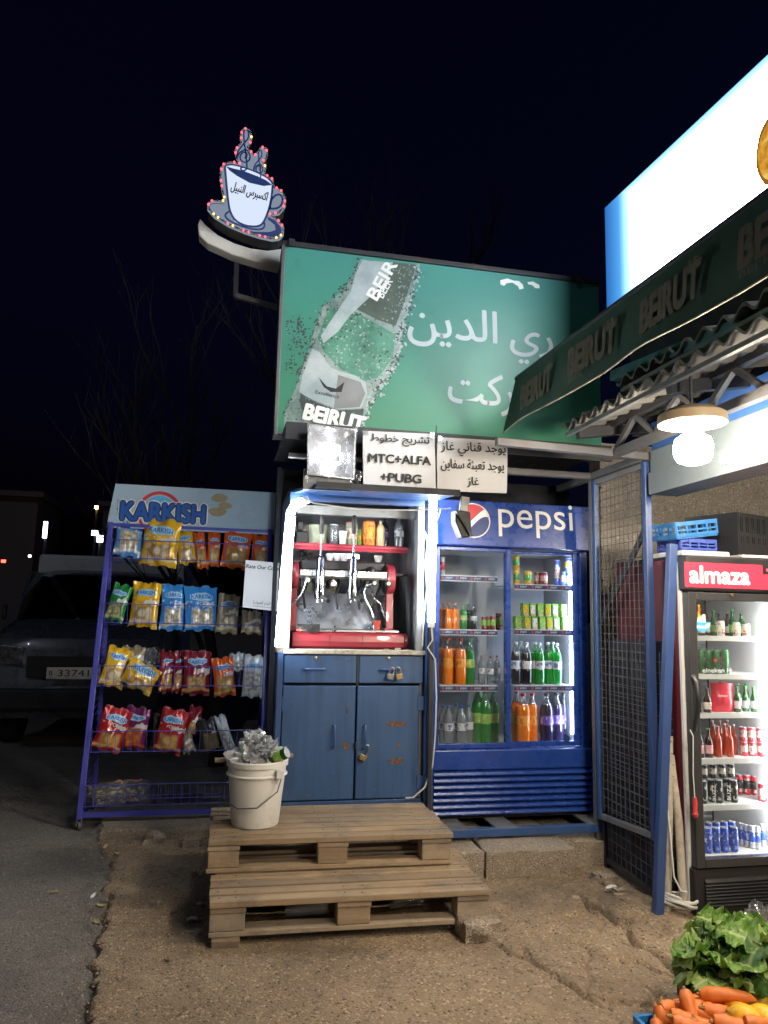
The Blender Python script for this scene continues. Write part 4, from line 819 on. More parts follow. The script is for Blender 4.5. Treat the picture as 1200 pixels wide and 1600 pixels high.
for i in range(1, 13): t = i/13; m_.tube([(2.09+.04*t, 3.22+.68*t, .06), (2.11+.02*t, 3.22+.68*t, 1.2)], .002, 4)
for i in range(1, 22): z = .06+i*.052; m_.tube([(2.09+.02*z, 3.22, z), (2.13, 3.9, z)], .002, 4)
obj('wire_mesh', m_, 'grey_steel', fp)
mb = MB()
for d_ in (0, .006): mb.grid(lambda u, v: (2.142+.012*math.sin(u*19+v*3)+.008*noise.noise(V((u*6, v*6, 2)))+d_, 3.30+.66*u, .03+1.22*v+.05*noise.noise(V((u*4, 1, 5)))*(v > .9)), 40, 24)
tag(obj('dark_sheet', mb, 'sheet_dark', smooth=True), 'added dark sheet standing in for the dark behind the lower half of the mesh gate', 'dark_sheet')  # made-up sheet, added to darken what lies behind the lower mesh
# things stuffed behind the gate
def blob(name, pts, r, mt, label, cat): return obj(name, MB().tube(pts, r, 9), mt, None, smooth=True, label=label, cat=cat)
t = thing('stacked_crate', 'dark crates stacked behind the wire mesh gate', 'crates', (2.6, 4.0, 0))
for z in (.02, .36, .70): obj('crate_body', MB().box(2.42, 2.9, 3.87, 4.16, z, z+.32), 'crate_black', t, bevel=.01)
blob('hanging_sack', [(2.36, 3.95, 1.62), (2.37, 3.95, 1.5), (2.40, 3.95, 1.25), (2.42, 3.95, 1.0), (2.40, 3.95, .8), (2.4, 3.95, .74)], [.012, .03, .05, .065, .05, .01], 'galvanised', 'crumpled grey sack hanging behind the wire mesh gate', 'sack')
t = thing('hanging_bulb', 'tiny warm glowing bulb hanging behind the mesh gate', 'bulb', P(998, 1050, Y=3.7)); c = P(999, 1050, Y=3.7)
obj('glass_bulb', MB().sphere(c, .012, 8, (1, 1, 1.6)), 'hang_bulb', t, smooth=True); obj('socket', MB().tube([c+V((0, 0, .018)), c+V((0, 0, .045))], .008, 8), 'black_plastic', t); obj('cord', MB().tube([c+V((0, 0, .04)), c+V((-.01, 0, .3)), c+V((.0, .02, .75))], .0035, 5), 'cable_white', t)

# ================================================================== BILLBOARD ON THE ROOF
BY = 4.2
b0, b1 = P(446, 384, Y=BY), P(928, 446, Y=BY); xa, xb = b0.x, P(938, 600, Y=BY).x; zt_, zb_ = (b0.z+b1.z)/2, P(690, 694, Y=BY).z
bb = thing('billboard', 'large green billboard with a beer bottle picture on the roof', 'billboard', ((xa+xb)/2, BY+.06, zb_))
m, n, o = _new('billboard_green'); bs = N(n, 'ShaderNodeBsdfPrincipled'); tc = N(n, 'ShaderNodeTexCoord'); sp = N(n, 'ShaderNodeSeparateXYZ'); L(n, tc.outputs['Generated'], sp.inputs[0])
cgr = ramp(n, sp.outputs[2], [(0, (.035, .21, .10)), (.45, (.035, .19, .135)), (1, (.05, .23, .215))])
cgr = mix(n, ramp(n, noise_n(n, 1.6, 5, .6, tc.outputs['Object']), [(.35, 0), (.7, .5)]), cgr, (.05, .28, .20)); cgr = mix(n, ramp(n, noise_n(n, 7, 8, .75, tc.outputs['Object']), [(.58, 0), (.75, .3)]), cgr, (.02, .08, .06))
L(n, cgr, bs.inputs['Base Color']); bs.inputs['Roughness'].default_value = .45; L(n, bs.outputs[0], o.inputs[0])
obj('panel', B(xa, xb, BY, BY+.10, zb_, zt_), 'billboard_green', bb)
obj('frame_edge', B(xa-.018, xb+.0, BY-.02, BY+.12, zt_+.001, zt_+.03), 'dark_metal', bb, bevel=.003)
obj('frame_edge', B(xa-.022, xa-.001, BY-.02, BY+.12, zb_-.02, zt_), 'grey_steel', bb, bevel=.003)
obj('frame_edge', B(xa, xb, BY-.012, BY+.1, zb_-.022, zb_-.001), 'grey_steel', bb)
for px, py in ((456, 384), (905, 440)): p = P(px, py, Y=BY-.03); obj('clamp', B(p.x-.018, p.x+.018, BY-.035, BY-.021, zt_-.01, zt_+.036), 'dark_metal', bb)
for x in (xa+.1, (xa+xb)/2, xb-.1): obj('prop', MB().bar((x, BY+.12, 2.386), (x, BY+.12, zt_), .04, .04), 'dark_metal', bb)
Q = lambda zx, zy, d=0: P(420+zx/2.222, 370+zy/2.222, Y=BY)+V((0, -d, 0))
def printm(name, a, b, c, sc, thr):
    m, n, o = _new(name); bs = N(n, 'ShaderNodeBsdfPrincipled'); tc = N(n, 'ShaderNodeTexCoord')
    nz = N(n, 'ShaderNodeTexNoise'); nz.inputs['Scale'].default_value = 14; nz.inputs['Detail'].default_value = 3; L(n, tc.outputs['Object'], nz.inputs['Vector'])
    vv = mix(n, .05, tc.outputs['Object'], nz.outputs['Color'])
    vo = N(n, 'ShaderNodeTexVoronoi'); vo.inputs['Scale'].default_value = sc; L(n, vv, vo.inputs['Vector'])
    d = ramp(n, vo.outputs['Distance'], [(thr, 1), (thr+.12, 0), (thr+.2, .0)])
    sc_ = N(n, 'ShaderNodeSeparateColor'); L(n, vo.outputs['Color'], sc_.inputs[0])
    col = mix(n, ramp(n, noise_n(n, 5, 6, .65, tc.outputs['Object']), [(.38, 0), (.62, 1)]), a, b)
    col = mix(n, mathn(n, 'MULTIPLY', d, ramp(n, sc_.outputs[0], [(.35, 0), (.6, 1)])), col, c)
    L(n, col, bs.inputs['Base Color']); bs.inputs['Roughness'].default_value = .5; L(n, bs.outputs[0], o.inputs[0])
printm('print_glass', (.03, .13, .085), (.09, .28, .20), (.34, .42, .40), 40, .16)
printm('print_neck', (.05, .075, .06), (.08, .11, .085), (.25, .3, .28), 30, .14)
printm('print_frost', (.10, .17, .155), (.30, .37, .36), (.03, .06, .055), 46, .2)
printm('print_label', (.27, .34, .36), (.42, .48, .50), (.33, .40, .42), 60, .1)
printm('print_shadow', (.03, .045, .045), (.05, .07, .065), (.3, .35, .34), 44, .12)
def poly(nm, pts, mt, d, par=bb): return obj(nm, MB().prism([Q(x, y, d) for x, y in pts], (0, -.0006, 0)), mt, par)
poly('bottle_print', [(318, 78), (524, 98), (505, 190), (470, 300), (458, 390), (420, 480), (360, 560), (318, 668), (52, 690), (55, 615), (95, 520), (140, 390), (165, 300), (190, 240), (255, 190), (295, 130)], 'print_frost', .0012)
poly('bottle_print', [(205, 250), (300, 260), (370, 300), (440, 340), (430, 420), (380, 490), (330, 500), (250, 460), (190, 400), (170, 350)], 'print_glass', .0022)
poly('neck_print', [(432, 88), (512, 98), (480, 200), (440, 310), (380, 290), (300, 250), (340, 190), (380, 150), (420, 120)], 'print_neck', .0024)
poly('neck_label', [(325, 82), (430, 90), (420, 130), (345, 215), (285, 270), (240, 330), (190, 370), (180, 345), (250, 240), (285, 190), (300, 130)], 'print_label', .0034)
poly('label_print', [(150, 390), (175, 400), (215, 455), (250, 468), (300, 482), (335, 505), (342, 545), (320, 595), (240, 600), (160, 570), (105, 540), (115, 490)], 'print_label', .0034)
poly('label_shadow', [(240, 480), (318, 505), (335, 545), (315, 592), (225, 598)], 'galvanised', .0046)
poly('label_band', [(110, 545), (160, 575), (240, 604), (330, 598), (318, 662), (130, 640), (112, 590)], 'print_shadow', .0046)
poly('crest', [(172, 488), (200, 520), (232, 528), (262, 505), (252, 540), (215, 540), (190, 522)], 'ink', .006)
def splats(nm, n_, region, mt, d, rmin, rmax, seed):
    rq = random.Random(seed); mb = MB()
    for i in range(n_):
        x, y = region(rq); r = rq.uniform(rmin, rmax); el = rq.uniform(.5, 1.8); an = rq.uniform(0, 3)
        mb.add([Q(x+r*(math.cos(t)*math.cos(an)*el-math.sin(t)*math.sin(an)), y+r*(math.cos(t)*math.sin(an)*el+math.sin(t)*math.cos(an)), d+.00005*(i % 9)) for t in [k_*math.pi/4 for k_ in range(8)]], [tuple(range(8))])
    o_ = obj(nm, mb, mt, bb); o_['kind'] = 'stuff'
def along(pts, sd):
    def f(rq):
        i = rq.randrange(len(pts)-1); t = rq.random(); return pts[i][0]+(pts[i+1][0]-pts[i][0])*t+rq.gauss(0, sd), pts[i][1]+(pts[i+1][1]-pts[i][1])*t+rq.gauss(0, sd)
    return f
LE = [(318, 80), (295, 132), (255, 190), (192, 240), (166, 300), (140, 390), (96, 520), (58, 615)]; RE = [(520, 100), (503, 190), (468, 300), (456, 390), (418, 480), (362, 560), (322, 655)]
splats('droplet_print', 150, along(LE, 6), 'print_shadow', .0016, 1.2, 4.5, 1); splats('droplet_print', 150, along(RE, 7), 'print_shadow', .0026, 1.2, 5, 2); splats('droplet_print', 120, along(RE, 9), 'print_label', .0032, 1.5, 5, 3)
splats('droplet_print', 90, along([(210, 265), (300, 275), (200, 330), (400, 330), (230, 400), (420, 400), (300, 470)], 22), 'print_shadow', .0030, 1.2, 4.5, 4); splats('droplet_print', 60, along([(260, 300), (330, 330), (240, 420), (380, 430), (310, 470)], 25), 'print_frost', .0036, 1.5, 4.5, 5)
splats('speck_print', 120, along([(60, 310), (120, 300), (80, 370), (130, 360), (70, 440), (100, 470)], 14), 'print_shadow', .0014, 1.2, 4.5, 6); splats('droplet_print', 70, along([(440, 120), (500, 120), (440, 200), (480, 210), (400, 280)], 12), 'print_frost', .0034, 1.0, 3.2, 7)
a, b = Q(165, 555, .005), Q(245, 560, .005)
letter('lettering', 'Excellence', Q(160, 545, .0058), Q(242, 563)-Q(160, 545), (Q(242, 563)-Q(160, 545)).length, 'ink', bb, uz=(.2, 0, 1))
dd = (Q(320, 655)-Q(125, 610)); letter('lettering', 'BEIRUT', Q(118, 632, .0058), dd, dd.length*1.05, 'white_ink', bb, uz=(-dd.z+.02, 0, dd.x), height=(Q(200, 600)-Q(200, 652)).length, bold=.05)
dd = (Q(440, 95)-Q(368, 222)); letter('lettering', 'BEIR', Q(375, 224, .0048), dd, dd.length*.98, 'white_ink', bb, uz=(-dd.z, 0, dd.x), height=.075, bold=.03)
dd = (Q(428, 150)-Q(394, 210)); letter('lettering', 'BEER', Q(396, 216, .0048), dd, dd.length, 'white_ink', bb, uz=(-dd.z, 0, dd.x), bold=.02)
a, b = Q(482, 385), Q(792, 372); letter('lettering', ar('الدين'), V((a.x, BY-.001, Q(620, 388).z)), (1, 0, 0), b.x-a.x, 'board_white', bb, height=Q(790, 262).z-Q(620, 388).z, bold=.012)
a = Q(838, 440); letter('lettering', ar('ري'), V((a.x, BY-.001, Q(880, 440).z)), (1, 0, 0), Q(985, 400).x-a.x, 'board_white', bb, height=Q(880, 330).z-Q(880, 440).z, bold=.012)
a = Q(622, 612); letter('lettering', ar('ركت'), V((a.x, BY-.001, Q(720, 615).z)), (1, 0, 0), Q(848, 600).x-a.x, 'board_white', bb, height=Q(800, 480).z-Q(720, 615).z, bold=.012)
def ragged(pts, seed): return [(x+5*noise.noise(V((x*.1, y*.1, seed))), y+6*noise.noise(V((x*.11, y*.12, seed+5)))) for x, y in pts]
poly('torn_patch', ragged([(806, 150), (830, 148), (850, 150), (870, 156), (880, 165), (884, 180), (872, 184), (865, 170), (845, 160), (825, 163), (815, 172), (805, 165)], 1), 'white_ink', .0012)
poly('torn_patch', ragged([(898, 156), (920, 155), (938, 170), (940, 180), (925, 178), (912, 166), (900, 166)], 2), 'white_ink', .0012)

# ================================================================== PAPER SIGNS AND FLOODLIGHT ON THE ROOF EDGE
GY_ = 3.86
def sign(pts, label, lines):
    q = [P(x, y, Y=GY_) for x, y in pts]; c = (q[0]+q[2])/2
    t = thing('paper_sign', label, 'sign', (c.x, GY_, q[2].z), (0, 0, 0), 'paper signs on the roof edge')
    mb = MB(); f = lambda u, v: (q[0]*(1-u)*(1-v)+q[1]*u*(1-v)+q[2]*u*v+q[3]*(1-u)*v)
    for d in (0, .004): mb.grid(lambda u, v: f(u, v)+V((0, d-.0012*math.sin(u*17+v*5)-.003*(noise.noise(V((u*3, v*3, c.x)))), 0)), 10, 8)
    obj('sheet', mb, 'paper', t, smooth=True)
    for s, (u0, v0), wd, hh, bo in lines:
        o_ = f(u0, v0)+V((0, -.006, 0)); ux = f(min(1, u0+wd), v0)-f(u0, v0)
        letter('lettering', s, o_, ux, ux.length, 'ink', t, uz=(-ux.z, 0, ux.x), height=hh*abs(q[0].z-q[3].z), bold=bo)
    for u in (.04, .96): obj('tape', MB().box(-.012, .012, 0, .001, -.014, .014).__class__().box(f(u, .03).x-.013, f(u, .03).x+.013, GY_-.0068, GY_-.0058, f(u, .03).z-.016, f(u, .03).z+.016), 'clear_wrap', t)
    obj('backing', MB().prism([p+V((0, .008, 0)) for p in q], (0, .012, 0)), 'cream_trim', t)
sign([(567, 673), (679, 678), (681, 764), (568, 757)], 'white paper sign with three lines of bold black lettering beside the floodlight', [(ar('تشريج خطوط'), (.10, .26), .82, .21, .02), ('MTC+ALFA', (.07, .58), .86, .155, .035), ('+PUBG', (.23, .92), .56, .155, .035)])
sign([(683, 683), (793, 689), (792, 770), (683, 766)], 'white paper sign with three Arabic lines, right of the other paper sign', [(ar('يوجد قناني غاز'), (.05, .34), .92, .27, .015), (ar('يوجد تعبئة سفاين'), (.05, .64), .90, .24, .012), (ar('غاز'), (.42, .93), .17, .2, .015)])
obj('sign_fixing', MB().bar(P(682, 665, Y=3.872), P(680, 770, Y=3.872), .006, .004), 'dark_metal', None, label='thin dark strip between the two paper signs', cat='strip')
fl = thing('floodlight', 'lit square floodlight wrapped in clear plastic on the roof edge', 'floodlight', P(516, 742, Y=3.86))
q = [P(x, y, Y=3.85) for x, y in ((480, 742), (553, 750), (556, 672), (481, 663))]
cc = (q[0]+q[2])/2; big = lambda s, y: [V((cc.x+(p.x-cc.x)*s, y, cc.z+(p.z-cc.z)*s)) for p in q]
mb = MB(); a4, b4, c4_ = big(1, 3.84), big(.95, 3.84), big(.42, 3.90)
mb.add(a4+b4+c4_, [(i, (i+1) % 4, 4+(i+1) % 4, 4+i) for i in range(4)]+[(4+i, 4+(i+1) % 4, 8+(i+1) % 4, 8+i) for i in range(4)]); obj('reflector', mb, 'mirror_plain', fl)
obj('housing', MB().prism(big(1.02, 3.842), (0, .09, 0)), 'white_plastic', fl, bevel=.006) if False else obj('housing', MB().add(big(1.015, 3.838)+big(.8, 3.94), [(0, 1, 5, 4), (1, 2, 6, 5), (2, 3, 7, 6), (3, 0, 4, 7), (4, 5, 6, 7)]), 'white_plastic', fl)
obj('lamp_chip', MB().prism(big(.40, 3.895), (0, -.003, 0)).__class__().prism([V((cc.x-.0+math.cos(t)*.032-.004, 3.896, cc.z+math.sin(t)*.026-.004)) for t in [i*math.pi/8 for i in range(16)]], (0, -.006, 0)), 'flood_light', fl)
obj('wrapping', MB().grid(lambda u, v: V((q[0].x+(q[1].x-q[0].x)*(u*1.08-.04), 3.832-.006*noise.noise(V((u*5, v*5, 1)))-.004*noise.noise(V((u*13, v*13, 3))), q[0].z-.03*(1-v)*(1+noise.noise(V((u*9, 0, 0))))+(q[3].z-q[0].z)*(v*1.04))), 24, 20), 'flood_wrap', fl, smooth=True)
obj('bracket_plate', MB().prism([P(x, y, Y=3.87) for x, y in ((474, 764), (549, 768), (549, 738), (475, 732))], (0, .02, 0)), 'galvanised', fl)
obj('wrap_tail', MB().grid(lambda u, v: P(553+14*u-5*v*u, 732+20*v+6*u, Y=3.84)+V((0, -.01*noise.noise(V((u*4, v*4, 8))), 0)), 6, 6), 'clear_wrap', fl, smooth=True)
# black floodlight seen from the side, hanging from the flap edge
bf = thing('black_floodlight', 'small black floodlight hanging tilted in front of the fridge header', 'floodlight', P(735, 800, Y=3.83))
obj('lamp_body', MB().prism([P(x, y, Y=3.80) for x, y in ((712, 796), (735, 800), (738, 838), (722, 840), (712, 815))], (0, .09, 0)), 'soot_black', bf, bevel=.006)
obj('yoke', MB().bar(P(727, 776, Y=3.84), P(724, 800, Y=3.84), .05, .02), 'black_plastic', bf, bevel=.003); obj('rim', MB().bar(P(713, 798, Y=3.79), P(737, 838, Y=3.79), .02, .012), 'soot_black', bf)

# ================================================================== ILLUMINATED CUP SIGN
CY = 4.32
S = lambda zx, zy, d=0: P(280+zx/3, 180+zy/3, Y=CY)+V((0, -d, 0))
OUT = [(310, 58), (330, 68), (340, 90), (336, 122), (320, 148), (340, 172), (356, 186), (370, 165), (386, 146), (408, 152), (416, 172), (410, 198), (396, 214), (407, 245), (402, 276), (440, 300), (448, 338), (480, 352), (500, 385), (500, 425), (470, 462), (426, 470), (465, 495), (492, 530), (490, 562), (470, 582), (435, 586), (380, 574), (310, 552), (230, 518), (165, 478), (132, 440), (132, 415), (155, 402), (212, 405), (200, 355), (190, 295), (194, 245), (210, 224), (240, 216), (282, 226), (266, 195), (260, 165), (275, 142), (291, 122), (288, 88), (296, 66)]
cs = thing('cup_sign', 'lit coffee cup and saucer sign with musical steam edged in small bulbs', 'sign', S(330, 640))
emit('sign_face', (.55, .66, .85), .16)
obj('face', MB().prism([S(x, y) for x, y in OUT], (0, .02, 0)), 'sign_face', cs)
cen = (320, 350)
obj('body', MB().prism([S(cen[0]+(x-cen[0])*.985, cen[1]+(y-cen[1])*.985, -.021) for x, y in OUT], (0, .12, 0)), 'black_matte', cs)
def rib(nm, pts, wd, mt='navy_ink', d=.0015, closed=False, curve=True):
    if curve:
        pp = [V((x, y, 0)) for x, y in pts]; res = []; n_ = len(pp)
        for i in range(n_-1 if not closed else n_):
            p0, p1, p2, p3 = pp[(i-1) % n_] if closed or i else pp[0], pp[i], pp[(i+1) % n_], pp[(i+2) % n_] if closed or i+2 < n_ else pp[-1]
            for j in range(4):
                t = j/4; res.append(.5*((2*p1)+(p2-p0)*t+(2*p0-5*p1+4*p2-p3)*t*t+(3*p1-p0-3*p2+p3)*t**3))
        if not closed: res.append(pp[-1])
        pts = [(v.x, v.y) for v in res]
    return obj(nm, MB().ribbon([S(x, y, d) for x, y in pts], wd*CY/F/3, NEG, closed), mt, cs)
def sp_(nm, pts, mt, d): return obj(nm, MB().prism([S(x, y, d) for x, y in pts], (0, -.0006, 0)), mt, cs)
emit('face_white', (.66, .75, .92), .42)
sp_('cup_print', [(214, 240), (250, 235), (330, 255), (400, 285), (438, 325), (432, 400), (412, 468), (382, 515), (320, 522), (262, 500), (238, 450), (222, 350)], 'face_white', .001)
sp_('coffee_print', [(218, 240), (250, 250), (300, 262), (360, 285), (405, 305), (437, 328), (395, 333), (330, 318), (270, 285), (238, 262)], 'navy_ink', .0025)
rib('outline', [(214, 238), (222, 330), (232, 420), (245, 465), (270, 498), (320, 520), (380, 517), (410, 470), (430, 400), (438, 328)], 10, d=.003)
rib('outline', [(214, 238), (245, 233), (300, 245), (370, 272), (420, 300), (438, 325)], 8, d=.003)
rib('outline', [(425, 440), (432, 400), (450, 378), (472, 374), (484, 392), (480, 418), (460, 436), (425, 440)], 10, d=.003)
rib('outline', [(236, 452), (220, 462), (218, 478), (240, 498), (290, 520), (345, 535), (385, 535), (400, 520), (395, 500)], 9, d=.0035)
rib('saucer_rim', [(215, 418), (165, 415), (143, 425), (150, 450), (200, 492), (280, 530)], 3, d=.003)
sp_('saucer_print', [(414, 478), (450, 495), (478, 530), (478, 560), (450, 575), (400, 568), (340, 552), (290, 535), (350, 548), (420, 550), (452, 540), (448, 515), (415, 490)], 'navy_ink', .004)
def clef(ox, oy, s): 
    f = lambda *pp: [(ox+x*s, oy+y*s) for x, y in pp]
    rib('clef_print', f((0, 60), (12, 50), (12, 30), (-4, 24), (-22, 40), (-24, 66), (0, 84), (28, 70), (30, 40), (8, 10), (-30, 30), (-44, 62), (-38, 20), (0, -30), (22, -60), (22, -95), (8, -110), (-4, -90), (-2, -40), (8, 40), (14, 110), (4, 130), (-14, 132), (-22, 118), (-8, 112)), 7*s+2.5, d=.0032)
clef(306, 155, .80); clef(374, 226, .55)
a = S(237, 352, .003); b = S(405, 405, .003); letter('lettering', ar('اكسبرس النبيل'), S(238, 362, .003), b-a, (b-a).length, 'ink', cs, uz=(-(b-a).z, 0, (b-a).x), height=.075, bold=.02)
per = []; pts = [V((x, y, 0)) for x, y in OUT]; tot = sum((pts[(i+1) % len(pts)]-pts[i]).length for i in range(len(pts))); nl = 64; acc = 0; nxt = 0
for i in range(len(pts)):
    a, b = pts[i], pts[(i+1) % len(pts)]; l = (b-a).length
    while nxt <= acc+l and len(per) < nl: per.append(a.lerp(b, (nxt-acc)/l)); nxt += tot/nl
    acc += l
rib('rim_band', [(cen[0]+(x-cen[0])*.972, cen[1]+(y-cen[1])*.972) for x, y in OUT], 9, 'galvanised', .0018, True, False)
ledm = [MB().sphere((0, 0, 0), .007, 8).mesh('bulb', 'led_red', True), MB().sphere((0, 0, 0), .007, 8).mesh('bulb', 'led_warm', True), MB().sphere((0, 0, 0), .005, 8).mesh('bulb', 'dark_metal', True)]
for i, p in enumerate(per):
    o_ = bpy.data.objects.new('bulb', ledm[2 if i % 3 == 1 else (1 if (noise.noise(V((i*.35, 1, 4))) > .12) else 0)]); COL.objects.link(o_); o_.parent = cs
    o_.location = WM[cs.name].inverted() @ S(cen[0]+(p.x-cen[0])*.972, cen[1]+(p.y-cen[1])*.972, .009)
obj('casing', MB().prism([S(x, y-14, -.142) for x, y in ((95, 440), (120, 470), (180, 520), (260, 560), (340, 585), (420, 596), (500, 585), (497, 600), (474, 676), (380, 655), (250, 615), (130, 560), (88, 520), (82, 470))], (0, .10, 0)), 'white_paint', cs, bevel=.008)
obj('sign_pole', MB().bar(S(272, 625, -.2), S(266, 790, -.2), .03, .03), 'dark_metal', cs); obj('sign_arm', MB().bar(S(266, 782, -.2), S(470, 840, -.2), .03, .03), 'grey_steel', cs)
obj('sign_arm', MB().bar(S(470, 640, -.25), S(560, 660, -.25), .03, .03), 'dark_metal', cs)

# ================================================================== SHOP ON THE RIGHT
shop = thing('shop_front', 'dark shop front with blue and pale lintel beam on the right', 'shop', (2.2, 1.5, 0))
YN, YF_ = -1.5, 3.32
obj('lintel_blue', B(2.10, 2.24, YN, YF_, 2.215, 2.36), 'fascia_blue', shop); obj('lintel_grey', B(2.09, 2.24, YN, YF_, 2.10, 2.213), 'fascia_pale', shop, bevel=.003); obj('lintel_pale', B(2.075, 2.24, YN, YF_, 1.985, 2.098), 'fascia_pale', shop, bevel=.003)
obj('gable_panel', B(2.16, 2.24, YN, 3.6, 2.362, 3.11), 'dark_back', shop)
obj('side_wall', B(4.1, 4.2, YN, 4.28, 0, 2.5), 'dark_concrete', shop)
# block wall behind the coolers, block by block
bw = thing('block_wall', 'bare concrete block wall behind the red topped cooler', 'wall', (3.1, 4.3, 0))
obj('mortar', B(2.36, 4.2, 4.3085, 4.48, 0, 2.5), 'block_concrete', bw)
bmesh_c = {}
for r_ in range(12):
    for c_ in range(6):
        x = 2.34+c_*.395-(.2 if r_ % 2 else 0); z = .005+r_*.2
        x0_, x1_ = max(x, 2.345), min(x+.389, 4.2)
        if x1_-x0_ < .05: continue
        wv = round(x1_-x0_, 3)
        if wv not in bmesh_c: bmesh_c[wv] = MB().box(0, wv, 0, .15, 0, .195).mesh('block', 'block_concrete')
        o_ = bpy.data.objects.new('block', bmesh_c[wv]); COL.objects.link(o_); o_.parent = bw; o_.location = V((x0_, 4.305+rnd.uniform(-.003, .003), z))-V((3.1, 4.3, 0))
        bv = o_.modifiers.new('edge', 'BEVEL'); bv.width = .006; bv.segments = 2
# corrugated roof: single sheets, wave along the eave
rf = thing('corrugated_roof', 'rusty corrugated metal roof sheets over the shop front', 'roof', (1.75, 2, 2.33))
def sheet(y0, y1, x0, z0, rise, seed, L_=1.2):
    nseg = max(8, int((y1-y0)/.011)); mb = MB()
    for th in (0, .012):
        mb.grid(lambda u, v: (x0+v*L_+(.012*noise.noise(V((u*9, seed, 0))) if v == 0 else 0), y0+(y1-y0)*u, z0+rise*v+.019*math.sin(2*math.pi*(y0+(y1-y0)*u)/.112)+th+.006*noise.noise(V((u*3, v*2, seed)))), nseg, 4)
    k0 = 0; n1 = nseg+1; off = n1*5
    mb.f += [(i, i+1, off+i+1, off+i) for i in range(nseg)]
    obj('roof_sheet', mb, 'zinc_roof', rf, smooth=True)
ze = P(876, 672, X=1.7).z
for i in range(6): sheet(3.50-.86*(i+1), 3.50-.86*i+.02, 1.70+.002*i, ze+.004*(i % 2), .22, i)
for i in range(5): sheet(3.0-.86*(i+1), 3.0-.86*i+.02, 1.735+.002*i, ze+.095+.004*(i % 2), .22, 20+i)
obj('flashing', MB().bar((1.72, 3.5, ze-.032), (1.72, YN, ze-.05), .02, .02), 'galvanised', rf)
obj('flashing', MB().bar((1.755, 3.0, ze+.062), (1.755, YN, ze+.05), .02, .016), 'galvanised', rf)
tr = thing('roof_truss', 'grey steel lattice truss under the corrugated roof', 'truss', (1.9, 2, 2.1))
ya_, yb_ = 3.45, YN; xt = 1.92; zu, zd = ze-.0, 2.20
obj('chord', MB().bar((xt, ya_, zd), (xt, yb_, zd), .04, .04), 'grey_steel', tr); obj('chord', MB().bar((xt, ya_, zu+.01), (xt, yb_, zu+.01), .03, .03), 'dark_metal', tr)
for i in range(12):
    y = ya_-.1-i*.36; obj('web', MB().bar((xt+.0, y, zd+.02), (xt, y-.18, zu), .024, .024), 'grey_steel', tr); obj('web', MB().bar((xt+.001, y-.18, zu), (xt+.001, y-.34, zd+.02), .022, .022), 'grey_steel', tr)
for i in range(5): y = 3.4-i*.8; obj('purlin', MB().bar((1.73, y, ze-.05), (2.9, y, ze+.14), .04, .05), 'dark_metal', tr)
obj('awning_tube', MB().bar(P(960, 588, X=1.78), P(1160, 508, X=1.78), .05, .05), 'teal_beam', tr, bevel=.004)
# awning
aw = thing('awning', 'dark green printed canvas awning valance over the shop front', 'awning', (1.5, 2.5, 2.4))
at_, ab_ = P(806, 591, X=1.5), P(789, 675, X=1.5)
tn, bn = P(1200, 298, X=1.5), P(1200, 434, X=1.5)
ext = lambda a, b, Y: a+(b-a)*((Y-a.y)/(b.y-a.y))
tN, bN = ext(at_, tn, YN), ext(ab_, bn, YN)
def val(u, v):
    a, b = at_.lerp(tN, u), ab_.lerp(bN, u); p = a.lerp(b, v); s_ = .012*math.sin(u*31+v*2)*v+.02*noise.noise(V((u*9, v*2, 4)))*v; p.x += s_-.02*v; p.z += .012*noise.noise(V((u*14, 3, 1)))*(v > .95); return p
mb = MB(); mb.grid(val, 70, 8); mb.grid(lambda u, v: val(u, v)+V((.004, 0, 0)), 70, 8); obj('valance', mb, 'awning_green', aw, smooth=True)
def slope(u, v, d=0): a = at_.lerp(tN, u); b = V((2.09, min(a.y, 3.735), 3.06)); p = a.lerp(b, v); p.z -= .05*math.sin(v*math.pi)-d; return p
mb = MB(); mb.grid(slope, 40, 6); mb.grid(lambda u, v: slope(u, v, .005), 40, 6); obj('canopy_cloth', mb, 'awning_green', aw, smooth=True)
obj('front_bar', MB().tube([at_+V((.012, .01, 0)), tN+V((.012, 0, 0))], .017, 8), 'dark_metal', aw, smooth=True)
obj('hem_cord', MB().tube([val(i/60, 1)+V((-.002, 0, -.003)) for i in range(61)], .004, 5), 'pipe_old', aw, smooth=True)
def awn_text(px0, py0, px1):
    a, b = P(px0, py0, X=1.485), P(px1, py0, X=1.485); y0, y1 = a.y, b.y
    def loc(A, Bh, D):
        yv = y0-A; u = (at_.y-yv)/(at_.y-tN.y); p = val(min(1, max(0, u)), .5); zc_ = at_.lerp(tN, u).z; return V((p.x-.004-D-.015, yv-Bh*.12, zc_-.205+Bh))
    letter('lettering', 'BEIRUT', a, (0, -1, 0), y0-y1, 'awning_print', aw, height=.115, bold=.05, fn=loc)
    letter('lettering', 'BEER', a, (0, -1, 0), (y0-y1)*.34, 'awning_print', aw, height=.022, fn=lambda A, Bh, D: loc(A, Bh-.032, D))
    for dx in (.84, .92): yv = y0-(y0-y1)*dx; q_ = loc((y0-y1)*dx, .13, .001); obj('diacritic_dot', MB().prism([q_+V((0, -.008*math.cos(t)*1.2, .008*math.sin(t))) for t in [i*math.pi/4 for i in range(8)]], (-.001, 0, 0)), 'awning_print', aw)
awn_text(815, 610, 866); awn_text(895, 565, 965); awn_text(1004, 500, 1103); awn_text(1163, 400, 1340)
